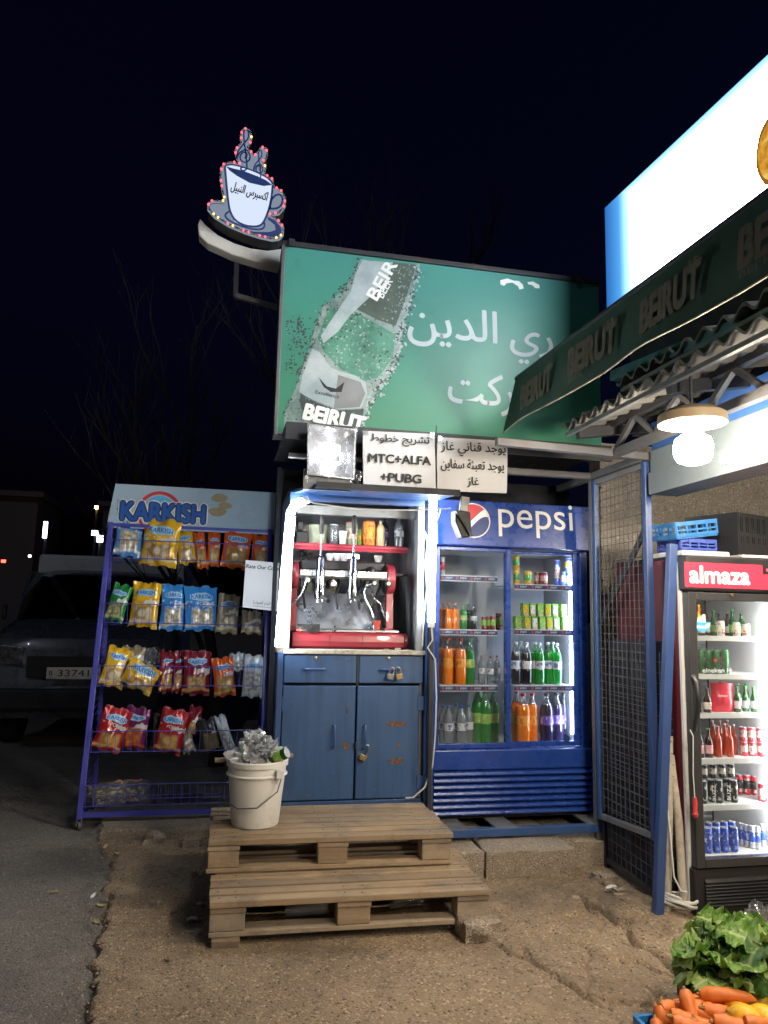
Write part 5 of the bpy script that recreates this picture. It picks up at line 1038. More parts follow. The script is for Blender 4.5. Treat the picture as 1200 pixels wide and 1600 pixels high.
# backlit sign box above the awning
lb = thing('lightbox_sign', 'big glowing white lightbox sign above the green awning', 'sign', (2.2, 2, 3.1))
m, n, o = _new('lightbox_face'); e = N(n, 'ShaderNodeEmission'); tc = N(n, 'ShaderNodeTexCoord'); sp = N(n, 'ShaderNodeSeparateXYZ'); L(n, tc.outputs['Object'], sp.inputs[0])
d1_ = mathn(n, 'SUBTRACT', 3.74-2, sp.outputs[1]); dz = mathn(n, 'SUBTRACT', mathn(n, 'ADD', .60, mathn(n, 'MULTIPLY', sp.outputs[1], .063)), sp.outputs[2])
mn = mathn(n, 'MINIMUM', mathn(n, 'MULTIPLY', d1_, .8), mathn(n, 'ADD', mathn(n, 'MULTIPLY', dz, 1.5), .12))
L(n, ramp(n, mn, [(0, (.04, .24, .78)), (.12, (.10, .42, .95)), (.22, (.45, .78, 1)), (.34, (.95, .98, 1))]), e.inputs[0]); L(n, ramp(n, mn, [(0, .09), (.1, .14), (.26, 1)]), e.inputs[1])
mu = N(n, 'ShaderNodeMath'); mu.operation = 'MULTIPLY'; mu.inputs[1].default_value = 12; L(n, ramp(n, mn, [(0, .022), (.12, .032), (.24, .10), (.42, 1)]), mu.inputs[0]); L(n, mu.outputs[0], e.inputs[1]); L(n, e.outputs[0], o.inputs[0])
zT = lambda y: 3.788-(3.74-y)*.063
obj('face', MB().hexa([(2.10, YN, 3.07), (2.104, YN, 3.07), (2.104, 3.74, 3.07), (2.10, 3.74, 3.07), (2.10, YN, zT(YN)), (2.104, YN, zT(YN)), (2.104, 3.74, zT(3.74)), (2.10, 3.74, zT(3.74))]), 'lightbox_face', lb)
obj('housing', MB().hexa([(2.106, YN, 3.06), (2.3, YN, 3.06), (2.3, 3.752, 3.06), (2.106, 3.752, 3.06), (2.106, YN, zT(YN)+.012), (2.3, YN, zT(YN)+.012), (2.3, 3.752, zT(3.75)+.012), (2.106, 3.752, zT(3.75)+.012)]), 'dark_metal', lb)
m, n, o = _new('bread_print'); e = N(n, 'ShaderNodeEmission'); tc = N(n, 'ShaderNodeTexCoord'); L(n, ramp(n, noise_n(n, 14, 7, .65, tc.outputs['Object']), [(.35, (.45, .17, .015)), (.5, (.85, .42, .05)), (.62, (1, .72, .22))]), e.inputs[0]); e.inputs[1].default_value = .34; L(n, e.outputs[0], o.inputs[0]); emit('bread_dark', (.42, .16, .015), .3)
c = P(1212, 228, X=2.098)
def bread(s, nm, mt, d, rz): obj(nm, MB().prism([V((2.0985-d, c.y+.115*s*math.cos(t)*(1+.06*noise.noise(V((math.cos(t)*2, math.sin(t)*2, rz)))), c.z+.155*s*math.sin(t)*(1+.06*noise.noise(V((math.cos(t)*2, math.sin(t)*2, rz)))))) for t in [2*math.pi*i/40 for i in range(40)]], (-.0006, 0, 0)), mt, lb)
bread(1, 'bread_edge', 'bread_dark', 0, 1); bread(.88, 'bread_picture', 'bread_print', .001, 2)
# hanging lamp
def hang_lamp(y, label, x=None, z=None):
    c = P(1083, 700, Y=2.5); c.y = y
    if x: c.x, c.z = x, z
    t = thing('hanging_lamp', label, 'lamp', (c.x, y, c.z-.07), (0, 0, 0), 'bulb lamps under the shop roof')
    obj('bulb', MB().lathe([(0, -.066), (.035, -.064), (.06, -.052), (.071, -.03), (.073, .01), (.066, .035), (.045, .05), (.03, .056)], 20, c), 'bulb_light', t, smooth=True)
    obj('holder', MB().lathe([(.03, .054), (.032, .085), (.026, .11), (.022, .15)], 14, c), 'white_plastic', t, smooth=True)
    obj('shade', MB().lathe([(.02, .125), (.1, .108), (.128, .095), (.131, .100), (.128, .13), (.1, .15), (.02, .155)], 28, c), 'shade_tan', t, smooth=True)
    obj('stem', MB().tube([c+V((0, 0, .15)), c+V((0, 0, .33))], .007, 6), 'dark_metal', t)
hang_lamp(2.5, 'round shaded lamp with glaring white bulb above the red topped cooler')
t = thing('strip_light', 'short glowing strip light along the pale lintel by the bulb', 'lamp', (2.05, 2.45, 2.03))
obj('light_tube', MB().tube([(2.055, 2.72, 2.045), (2.055, 1.9, 2.04)], .016, 8), 'fascia_tube', t, smooth=True); obj('fitting', MB().box(2.060, 2.0745, 1.88, 2.74, 2.025, 2.065), 'white_plastic', t)

# ================================================================== RED TOPPED COOLER
AY = 3.2
ac = thing('beer_cooler', 'black glass door cooler with red header beside the mesh gate', 'cooler', (2.47, AY+.3, 0))
ax0, ax1 = 2.172, 2.72
az = lambda py, px=1085, y=AY: P(px, py, Y=y).z
zt1, zh = az(869), az(923); zf0 = az(1345, y=AY)
obj('cabinet_side', B(ax0, ax0+.02, AY+.045, AY+.62, .03, zt1-.01), 'maroon', ac); obj('cabinet_side', B(ax1-.02, ax1, AY+.045, AY+.62, .03, zt1-.01), 'maroon', ac)
obj('cabinet_back', B(ax0+.021, ax1-.021, AY+.58, AY+.62, .03, zt1-.01), 'liner_grey', ac); obj('cabinet_top', B(ax0, ax1, AY+.04, AY+.62, zt1-.008, zt1+.004), 'charcoal', ac)
for i in range(30): z = zf0+.02+i*(zh-zf0-.06)/30; obj('evaporator_rib', MB().box(ax0+.03, ax1-.03, AY+.566, AY+.579, z, z+.022), 'liner_grey', ac, bevel=.004)
obj('trim_strip', B(ax0-.004, ax0+.012, AY+.028, AY+.044, .03, zt1-.03), 'white_paint', ac)
hb = obj('header', B(ax0-.004, ax1+.004, AY-.035, AY+.04, zh, zt1), 'charcoal', ac, bevel=.008)
m, n, o = _new('header_red'); bs = N(n, 'ShaderNodeBsdfPrincipled'); bs.inputs['Base Color'].default_value = (.62, .03, .06, 1); bs.inputs['Roughness'].default_value = .35; bs.inputs['Emission Color'].default_value = (.8, .03, .06, 1); bs.inputs['Emission Strength'].default_value = .35; L(n, bs.outputs[0], o.inputs[0])  # panel given a glow of its own, standing in for the bulb's light
h0, h1 = az(917, 1072, AY-.036), az(878, 1072, AY-.036)
hp = obj('header_panel', B(P(1070, 900, Y=AY-.037).x, ax1-.03, AY-.0375, AY-.0355, h0, h1), 'header_red', hb)
a = P(1078, 911, Y=AY-.038); b = P(1171, 914, Y=AY-.038); letter('lettering', 'almaza', V((a.x, AY-.038, h0+.022)), (1, 0, 0), b.x-a.x, 'white_ink', hb, height=(h1-h0)*.66, bold=.04)
p = P(1192, 884, Y=AY-.04); obj('thermometer', MB().box(p.x, p.x+.06, AY-.043, AY-.038, h1-.045, h1+.002), 'black_plastic', hb); obj('thermometer_digits', MB().box(p.x+.015, p.x+.05, AY-.0445, AY-.0435, h1-.03, h1-.018), 'led_red', hb)
dx0, dx1 = ax0+.01, ax1-.005
dr_ = obj('door_frame', MB().box(dx0, dx0+.045, AY-.02, AY+.025, zf0-.03, zh-.006).box(dx1-.045, dx1, AY-.02, AY+.025, zf0-.03, zh-.006).box(dx0+.0455, dx1-.0455, AY-.02, AY+.025, zh-.045, zh-.006).box(dx0+.0455, dx1-.0455, AY-.02, AY+.025, zf0-.03, zf0+.01), 'door_grey', ac, bevel=.004)
obj('pane', B(dx0+.0455, dx1-.0455, AY-.004, AY+.002, zf0+.011, zh-.0455), 'pane', dr_)
obj('door_handle', MB().tube([(dx0+.012, AY-.02, az(1055)), (dx0+.012, AY-.05, az(1065)), (dx0+.014, AY-.055, az(1100)), (dx0+.012, AY-.02, az(1140))], .011, 8), 'black_plastic', dr_, smooth=True)
c = P(1143, 930, Y=AY-.022); obj('door_lock', MB().lathe([(.008, 0), (.008, .006), (0, .007)], 10, c, NEG), 'brass', dr_)
obj('lamp_tube', MB().tube([(dx1-.062, AY+.04, zf0+.05), (dx1-.062, AY+.04, zh-.10)], .016, 8), 'cooler_tube', ac, smooth=True)
obj('base_panel', B(ax0, ax1, AY-.01, AY+.3, .03, zf0-.036), 'charcoal', ac, bevel=.006)
obj('grille_recess', B(ax0+.05, ax1-.05, AY-.0135, AY-.011, .055, zf0-.075), 'dark_back', ac)
for i in range(8):
    z = .062+i*(zf0-.145)/8; obj('louvre', MB().prism([(ax0+.05, AY-.014, z), (ax0+.05, AY-.026, z+.006), (ax0+.05, AY-.014, z+.018)], (ax1-ax0-.1, 0, 0)), 'charcoal', ac)
for x in (ax0+.05, ax1-.05): obj('foot', MB().tube([(x, AY+.05, .0), (x, AY+.05, .032)], .02, 8), 'rubber', ac)
ash = []
for py in (994, 1054, 1115, 1187, 1260):
    z = az(py, 1090, AY+.06); ash.append(z); s_ = obj('shelf', B(ax0+.03, ax1-.03, AY+.068, AY+.5, z-.006, z), 'white_plastic', ac); obj('shelf_edge', B(ax0+.03, ax1-.03, AY+.058, AY+.067, z-.022, z+.003), 'white_paint', s_)
zfl = az(1333, 1100, AY+.06); obj('floor_panel', B(ax0+.021, ax1-.021, AY+.03, AY+.579, zf0-.03, zfl-.01), 'white_paint', ac); ash.append(zfl-.0095)
obj('liner', MB().box(ax0+.0205, ax0+.023, AY+.046, AY+.565, zf0, zh-.01).box(ax1-.023, ax1-.0205, AY+.046, AY+.565, zf0, zh-.01).box(ax0+.024, ax1-.024, AY+.046, AY+.565, zh-.012, zh-.008), 'white_plastic', ac)
# round sticker on the pane
c = P(1097, 972, Y=AY-.006); r = 17*AY/F
stk = obj('ship_sticker', MB().prism([V((c.x+r*math.cos(t), AY-.0052, c.z+r*math.sin(t))) for t in [math.pi+math.pi*i/16 for i in range(17)]], (0, -.0008, 0)), 'sky_ink', dr_)
obj('ship_deck', MB().prism([V((c.x+a*r, AY-.0062, c.z+b*r)) for a, b in ((-.55, 0), (.4, 0), (.4, .75), (.1, .8), (0, .45), (-.5, .5))], (0, -.0006, 0)), 'white_ink', stk)
obj('ship_mast', MB().prism([V((c.x+a*r, AY-.0062, c.z+b*r)) for a, b in ((-.5, .5), (-.15, .5), (-.2, 1.75), (-.38, 1.75))], (0, -.0006, 0)), 'can_yellow', stk); obj('ship_wave', MB().prism([V((c.x+a*r, AY-.0068, c.z+b*r)) for a, b in ((-.85, -.35), (.3, -.4), (.5, -.15), (.9, -.1), (.75, -.5), (.35, -.65), (-.75, -.6))], (0, -.0006, 0)), 'white_ink', stk)
AN = ['top shelf', 'second shelf', 'third shelf', 'fourth shelf', 'fifth shelf', 'floor']
def beer(sh, kind, what, items, body, cap, lab, cat='bottle'):
    n_ = len(items)
    for i, (px, hpx, rpx, dy) in enumerate(items):
        yy = AY+.11+dy; p = P(px, 1100, Y=yy); s = yy/F
        pos = '' if n_ == 1 else ('leftmost ' if i == 0 else 'rightmost ' if i == n_-1 else f'{words(i)} ')
        drink({'bottle': 'beer_bottle', 'can': 'drink_can'}[cat], f"{pos}{what}{' from the left' if pos and 0 < i < n_-1 else ''}, {AN[sh]} of cooler", cat, (p.x, yy, ash[sh]+.0005), kind, rpx*s, hpx*s, body, cap, lab, 'drinks in the red topped cooler', (0, 0, rnd.uniform(0, 6)))
beer(0, 'glass', 'dark bottle', [(1084, 36, 5, 0), (1100, 36, 5.5, .02)], 'beer_brown', 'cap_white', 'label_cream')
beer(0, 'can', 'pale can', [(1131, 27, 6.5, 0), (1156, 25, 6, -.01), (1171, 23, 6.5, -.01)], 'can_white', 'can_silver', 'label_cream', 'can')
beer(0, 'glass', 'tall green bottle', [(1120, 44, 6, .1), (1150, 46, 6, .1), (1164, 40, 6, .12)], 'beer_green', 'cap_green', 'label_green')
pk = thing('can_pack', 'shrink wrapped pack of green beer cans with red star, second cooler shelf', 'cans', (P(1110, 1050, Y=AY+.12).x, AY+.12, ash[1]))
for i, px in enumerate((1086, 1096, 1108, 1120, 1133)):
    p = P(px, 1050, Y=AY+.115); obj('can', MB().lathe([(a*5.8*AY/F, b*43*AY/F) for a, b in ((.8, 0), (1, .05), (1, .92), (.88, .98), (0, .98))], 14, (p.x, AY+.115, ash[1]+.001)), 'can_green' if i else 'can_white', pk, smooth=True)
a, b = P(1080, 1050, Y=AY+.092), P(1141, 1050, Y=AY+.092); wr = obj('wrap', B(a.x, b.x, AY+.094, AY+.145, ash[1]+.001, ash[1]+44*AY/F), 'clear_wrap', pk, bevel=.006)
c = P(1118, 1032, Y=AY+.09); obj('star', MB().prism([V((c.x+rr*math.sin(t), AY+.0925, c.z+rr*math.cos(t))) for i in range(10) for t, rr in [(i*math.pi/5, .015 if i % 2 == 0 else .006)]], (0, -.001, 0)), 'logo_red', pk)
a = P(1098, 1050, Y=AY+.09); letter('lettering', 'eineken H', V((a.x, AY+.0925, ash[1]+.008)), (1, 0, 0), P(1143, 1050, Y=AY+.09).x-a.x, 'white_ink', pk, height=.022, bold=.02)
beer(2, 'glass', 'brown bottle with cream label', [(1090, 40, 6, 0), (1105, 40, 6.5, -.01)], 'beer_brown', 'cap_dark', 'label_cream')
pouch('bottle_pack', P(1111, 1100, Y=AY+.13).x, P(1147, 1100, Y=AY+.13).x, AY+.13, ash[2]+.001, ash[2]+50*AY/F, 'fridge_red', 'red wrapped bottle pack on the third cooler shelf', 'pack', .035, 6)
p = P(1122, 1088, Y=AY+.085); tag(letter('lettering', 'Almaza', V((P(1122, 1090, Y=AY+.09).x, AY+.09, ash[2]+27*AY/F)), (1, 0, 0), .055, 'white_ink', bpy.data.objects['bottle_pack']))
beer(2, 'glass', 'green bottle with pale label', [(1152, 44, 5.5, 0), (1165, 43, 5.5, .02), (1178, 43, 5.5, 0)], 'beer_green', 'cap_green', 'label_white')
beer(3, 'glass', 'dark bottle with pink and white label', [(1091, 49, 6, 0), (1105, 48, 6.5, 0)], 'beer_brown', 'cap_green', 'label_pink')
beer(3, 'glass', 'orange red bottle', [(1114, 51, 5.3, .04), (1120, 52, 5.5, 0), (1131, 52, 5.5, .05), (1138, 52, 5.5, 0), (1145, 50, 5, .06)], 'amber', 'cap_white', None)
beer(3, 'can', 'red and white can in the lower row', [(1159, 24, 6.2, .02), (1172, 24, 6.2, .01), (1186, 24, 6.2, 0)], 'can_red', 'can_silver', 'can_white', 'can')
for i, px in enumerate((1159, 1172, 1186)):
    yy = AY+.13-.01*i; p = P(px, 1100, Y=yy); drink('drink_can', f"{['leftmost', 'middle', 'rightmost'][i]} red and white can of upper row, fourth shelf of cooler", 'can', (p.x, yy, ash[3]+24.4*yy/F), 'can', 6.2*yy/F, 24*yy/F, 'can_red', 'can_silver', 'can_white', 'drinks in the red topped cooler')
beer(4, 'can', 'tall black energy drink can', [(1094, 37, 5.6, 0), (1106, 37, 5.6, .02), (1118, 38, 6, 0), (1130, 37, 5.6, .03), (1141, 37, 6.2, 0)], 'can_black', 'can_silver', None, 'can')
for px, s_ in ((1094, 'XXL'), (1118, 'BUZZ'), (1141, 'BUZZ')):
    p = P(px, 1258, Y=AY+.086); letter('lettering', s_, V((p.x+.009, AY+.0925, ash[4]+.016)), (0, 0, 1), .072, 'white_ink', bpy.data.objects['beer_cooler'], uz=(-1, 0, 0), height=.019)
beer(4, 'can', 'red can', [(1185, 30, 7, .0)], 'can_red', 'can_silver', 'label_pink', 'can')
for i, px in enumerate((1096, 1110, 1124, 1138)):
    yy = AY+.14; p = P(px, 1100, Y=yy); drink('drink_can', f"{words(i)} dark can from the left on top of the energy drinks, fifth cooler shelf", 'can', (p.x, yy, ash[4]+38.2*yy/F), 'can', 5.6*yy/F, 22*yy/F, 'can_black', 'can_silver', 'label_cream', 'drinks in the red topped cooler')
beer(5, 'can', 'blue can in the front row', [(1098, 41, 6.3, -.02), (1111, 40, 6, -.02), (1123.5, 40, 6, -.02), (1138, 40, 6.5, -.02)], 'deep_blue', 'can_silver', 'can_blue', 'can')
beer(5, 'can', 'blue can in the back row', [(1100, 40, 6, .06), (1112, 40, 6, .06), (1124, 40, 6, .06), (1136, 40, 6, .06)], 'deep_blue', 'can_silver', None, 'can')
beer(5, 'can', 'slim blue and silver can', [(1150, 36, 4.6, .06), (1158, 36, 4.6, .035), (1166, 37, 4.8, .01), (1174, 37, 4.8, .0), (1183, 36, 4.6, .03)], 'can_silver', 'can_silver', 'can_blue', 'can')
beer(0, 'glass', 'dim brown bottle at the back', [(1110, 38, 5.5, .2), (1128, 38, 5.5, .2), (1142, 38, 5.5, .2), (1178, 38, 5.5, .16), (1190, 38, 5.5, .16)], 'beer_brown', 'cap_dark', 'label_cream')
beer(1, 'can', 'dark can behind the green pack', [(1092, 34, 6, .2), (1106, 34, 6, .2), (1120, 34, 6, .2), (1133, 34, 6, .2)], 'can_black', 'can_silver', 'can_red', 'can')
beer(2, 'glass', 'green bottle in the back row', [(1155, 42, 5.5, .14), (1167, 42, 5.5, .14), (1179, 42, 5.5, .14), (1190, 42, 5.5, .14)], 'beer_green', 'cap_green', 'label_white')
beer(3, 'glass', 'orange red bottle in the back row', [(1112, 50, 5.3, .17), (1124, 50, 5.3, .17), (1135, 50, 5.3, .17)], 'amber', 'cap_white', 'label_pink')
beer(4, 'can', 'dark red can in the back row', [(1150, 32, 6, .16), (1162, 32, 6, .14), (1174, 32, 6, .12), (1196, 32, 6, .05)], 'can_red', 'can_silver', 'can_black', 'can')
c = P(1086, 1262, Y=AY-.05)
op = thing('bottle_opener', 'red bottle opener hanging on a cord from the cooler door', 'opener', c)
obj('opener_body', MB().tube([c+V((0, 0, .045)), c+V((.001, 0, .02)), c+V((0, 0, -.01)), c+V((0, 0, -.028)), c+V((.002, 0, -.042))], [.008, .012, .009, .015, .008], 8), 'logo_red', op, smooth=True); obj('cord', MB().tube([c+V((0, 0, .045)), c+V((-.004, 0, .15)), P(1083, 1150, Y=AY-.05), P(1078, 1140, Y=AY-.04)], .0025, 5), 'cable_white', op)
# old poles, hoses and a coil of cable beside the cooler
for (a, b, r, lab) in (((1046, 1150), (1043, 1425), .016, 'pale plastic pipe leaning upright beside the mesh fence'), ((1047, 1180), (1072, 1400), .019, 'flaking white pole leaning against the cooler side')):
    tag(obj('old_pole', MB().tube([P(b[0], b[1], Y=3.22) if b[0] < 1060 else P(b[0]-4, b[1]+16, Y=3.16), P(*a, Y=3.24).lerp(P(*b, Y=3.2), .5)+V((.004, 0, 0)), P(*a, Y=3.26)], r, 9), 'pipe_old', smooth=True), lab, 'pole', 'poles beside the cooler')
c = P(1056, 1428, Z=.02); m_ = []
for i in range(70): t = i*.36; m_.append(c+V((.075*math.cos(t)*(1+.3*math.sin(i*.37)), .07*math.sin(t)*(1+.25*math.cos(i*.23))-.03, .02+.045*abs(math.sin(t*.5+.4*math.sin(i*.2)))+.0006*i)))
tag(obj('cable_coil', MB().tube(m_, .0065, 6), 'cable_white', smooth=True), 'loose coil of pale cable on the ground beside the cooler', 'cable')
tag(obj('power_cable', MB().tube([P(1041, 1240, Y=3.24), P(1046, 1290, Y=3.2), P(1053, 1370, Y=3.17), P(1064, 1392, Y=3.15), P(1074, 1394, Y=3.14)], .004, 6), 'cable_white', smooth=True), 'thin pale cable sagging beside the cooler side', 'cable')
# crates and lids on top of the cooler
def crate(name, c, sx, sy, h, mt, label, rot, ribs=4, slotted=True):
    t = thing(name, label, 'crate', c, rot, 'crates on the cooler'); mb = MB()
    mb.box(-sx, sx, -sy, sy, 0, .008)
    obj('crate_floor', mb, mt, t, local=True)
    for nm, (ax, ay, bx, by) in zip(('crate_side',)*4, ((-sx, -sy, sx, -sy), (sx, -sy, sx, sy), (sx, sy, -sx, sy), (-sx, sy, -sx, -sy))):
        mb = MB(); a, b = V((ax, ay, 0)), V((bx, by, 0)); d = b-a
        for z0, z1 in ((.009, .03*h/.1), (.045*h/.1, .055*h/.1), (h-.02, h)): mb.bar(a+V((0, 0, (z0+z1)/2)), b+V((0, 0, (z0+z1)/2)), .010, z1-z0)
        for i in range(ribs+1): p_ = a.lerp(b, i/ribs if 0 < i < ribs else (.012 if i == 0 else .988)); mb.bar(p_+V((0, 0, .009)), p_+V((0, 0, h-.001)), .009, .013)
        if not slotted:
            for i in range(ribs*3): p_ = a.lerp(b, (i+.5)/(ribs*3)); mb.bar(p_+V((0, 0, .009)), p_+V((0, 0, h-.002)), .008, .012)
        obj(nm, mb, mt, t, local=True)
    return t
ctz = zt1+.005
c = P(1090, 850, Y=AY+.14)
obj('foam_slab', MB().box(2.20, 2.47, AY+.04, AY+.30, ctz+.001, ctz+.028), 'white_paint', None, bevel=.008, label='white foam lid lying on the cooler under the blue crates', cat='lid')
obj('foam_board', MB().box(2.52, 2.78, AY+.02, AY+.30, ctz+.001, ctz+.016), 'white_paint', None, bevel=.004, label='white board under the black crate on the cooler', cat='board')
crate('plastic_crate', (2.335, AY+.20, ctz+.030), .105, .09, .065, 'crate_navy', 'lower dark blue plastic crate on the foam lid', (0, 0, R(3)))
crate('plastic_crate', (2.315, AY+.19, ctz+.104), .125, .10, .085, 'crate_blue', 'upper light blue plastic crate tilted on the darker blue one', (R(2), R(-8), R(5)))
crate('plastic_crate', (2.68, AY+.28, ctz+.018), .20, .15, .22, 'crate_black', 'large black slatted plastic crate on the cooler', (R(0), R(0), R(20)), 8, False)

# ================================================================== SNACK RACK
RX0, RX1 = -.80, .30
ry = lambda z: 5.0+.195*z
rk = thing('snack_rack', 'blue wheeled wire snack rack with header board left of the kiosk', 'rack', (-.25, 5.1, 0))
for x in (RX0, RX1): obj('front_post', MB().bar((x, ry(.07), .07), (x, ry(1.95), 1.95), .034, .03), 'rack_blue', rk, bevel=.003); obj('rear_post', MB().bar((x, 5.56, .07), (x, 5.46, 1.95), .028, .028), 'rack_blue', rk); obj('base_side', MB().bar((x, 5.03, .085), (x, 5.55, .085), .028, .028), 'rack_blue', rk)
obj('base_bar', MB().bar((RX0+.018, ry(.09), .095), (RX1-.018, ry(.09), .095), .028, .03), 'rack_blue', rk); obj('top_bar', MB().bar((RX0+.018, ry(1.94), 1.935), (RX1-.018, ry(1.94), 1.935), .02, .02), 'rack_blue', rk)
for x in (RX0, RX1):
    for y in (5.02, 5.54):
        cs_ = obj('caster', MB().lathe([(.0, -.011), (.026, -.011), (.029, -.008), (.029, .008), (.026, .011), (0, .011)], 14, (x, y+.01, .030), (1, .25, 0)), 'grey_steel', rk, smooth=True); obj('caster_fork', MB().bar((x-.014, y, .03), (x-.012, y, .07), .004, .03).bar((x+.014, y, .03), (x+.012, y, .07), .004, .03), 'galvanised', cs_)
m_ = MB()
for i in range(36): z = .15+i*.05; m_.tube([(RX0+.006, ry(z)+.0, z), (RX0+.004, 5.54-.05*z, z+.03)], .0022, 4)
obj('side_wires', m_, 'rack_blue', rk)
brow = []
for py in (872, 973, 1071, 1174, 1258):
    lo, hi = 0., 2.
    for _ in range(30):
        md = (lo+hi)/2; pr_ = P(200, py, Y=ry(md)-.02).z
        if pr_ > md: lo = md
        else: hi = md
    brow.append(lo)
for ri, z in enumerate(brow):
    m_ = MB(); yf = ry(z)-.03; yb2 = yf+.25; zt2 = z+.125
    for zz_ in (z, zt2): m_.tube([(RX0+.02, yf, zz_), (RX1-.02, yf, zz_)], .0032, 5)
    m_.tube([(RX0+.02, yf, zt2), (RX0+.02, yb2, zt2)], .003, 5); m_.tube([(RX1-.02, yf, zt2), (RX1-.02, yb2, zt2)], .003, 5)
    m_.tube([(RX0+.02, yb2, z-.02), (RX1-.02, yb2, z-.02)], .003, 5); m_.tube([(RX0+.02, yf, z+.06), (RX1-.02, yf, z+.06)], .002, 4) if ri == 4 else None
    for i in range(23): x = RX0+.03+i*(RX1-RX0-.06)/22; m_.tube([(x, yf, zt2), (x, yf, z), (x, yb2, z-.02), (x, yb2, z+.05)], .0019, 4)
    obj('wire_basket', m_, 'rack_blue', rk)
hy = ry(2.1)
q = [P(181, 749, Y=hy), P(426, 776, Y=hy), P(426, 838, Y=hy), P(167, 822, Y=hy)]
ztp, zbt = (q[0].z+q[1].z)/2, (q[2].z+q[3].z)/2
mat('header_print', (.36, .48, .58), .5, var=.1, vscale=3, bump=0, dirt=.2, dirtcol=(.25, .29, .31))
hb = obj('header_board', MB().hexa([(q[3].x, hy-.02, zbt), (RX1+.03, hy-.02, zbt), (RX1+.03, hy, zbt), (q[3].x, hy, zbt), (q[0].x, hy, ztp), (RX1+.03, hy, ztp), (RX1+.03, hy+.02, ztp), (q[0].x, hy+.02, ztp)]), 'header_print', rk)
HB = lambda px, py, d=0: (lambda p: V((p.x, hy-.02+.02*(p.z-zbt)/(ztp-zbt)-d, p.z)))(P(px, py, Y=hy-.01))
def arc(cx, cy, r, a0, a1, d, n_=24): return [HB(cx+r*math.cos(a0+(a1-a0)*i/n_), cy-r*math.sin(a0+(a1-a0)*i/n_), d) for i in range(n_+1)]
obj('logo_arc', MB().ribbon(arc(249, 803, 33, R(20), R(160), .002), .024, NEG), 'logo_red', hb); obj('logo_disc', MB().prism(arc(249, 800, 25, R(5), R(175), .002), (0, -.0006, 0)), 'sky_ink', hb)
obj('logo_swirl', MB().ribbon(arc(249, 800, 33, R(195), R(245), .002), .018, NEG), 'logo_red', hb); obj('logo_swirl', MB().ribbon(arc(249, 800, 33, R(300), R(340), .002), .018, NEG), 'maroon', hb)
for nm, mt, bo, d in (('lettering_outline', 'white_ink', .13, .0), ('lettering_shadow', 'logo_dark', .085, .0028), ('lettering', 'logo_blue', .03, .0056)):
    a, b = HB(189, 813, .003), HB(319, 816, .003); letter(nm, 'KARKISH', a+V((0, 0, .004)), (1, 0, 0), b.x-a.x, mt, hb, height=27*hy/F, bold=bo, lift=d)
for k_, (x, y, s) in enumerate(((343, 778, 11), (340, 800, 12), (352, 790, 9))): obj('crisp_print', MB().prism([HB(x+s*1.2*math.cos(t)*(1+.3*noise.noise(V((math.cos(t), math.sin(t), k_)))), y+s*.6*math.sin(t), .001+.001*k_) for t in [2*math.pi*i/20 for i in range(20)]], (0, -.0005, 0)), 'leaf_dry', hb)
obj('rivet', MB().lathe([(.006, 0), (.004, .004), (0, .005)], 8, HB(184, 795), NEG), 'dark_metal', hb)

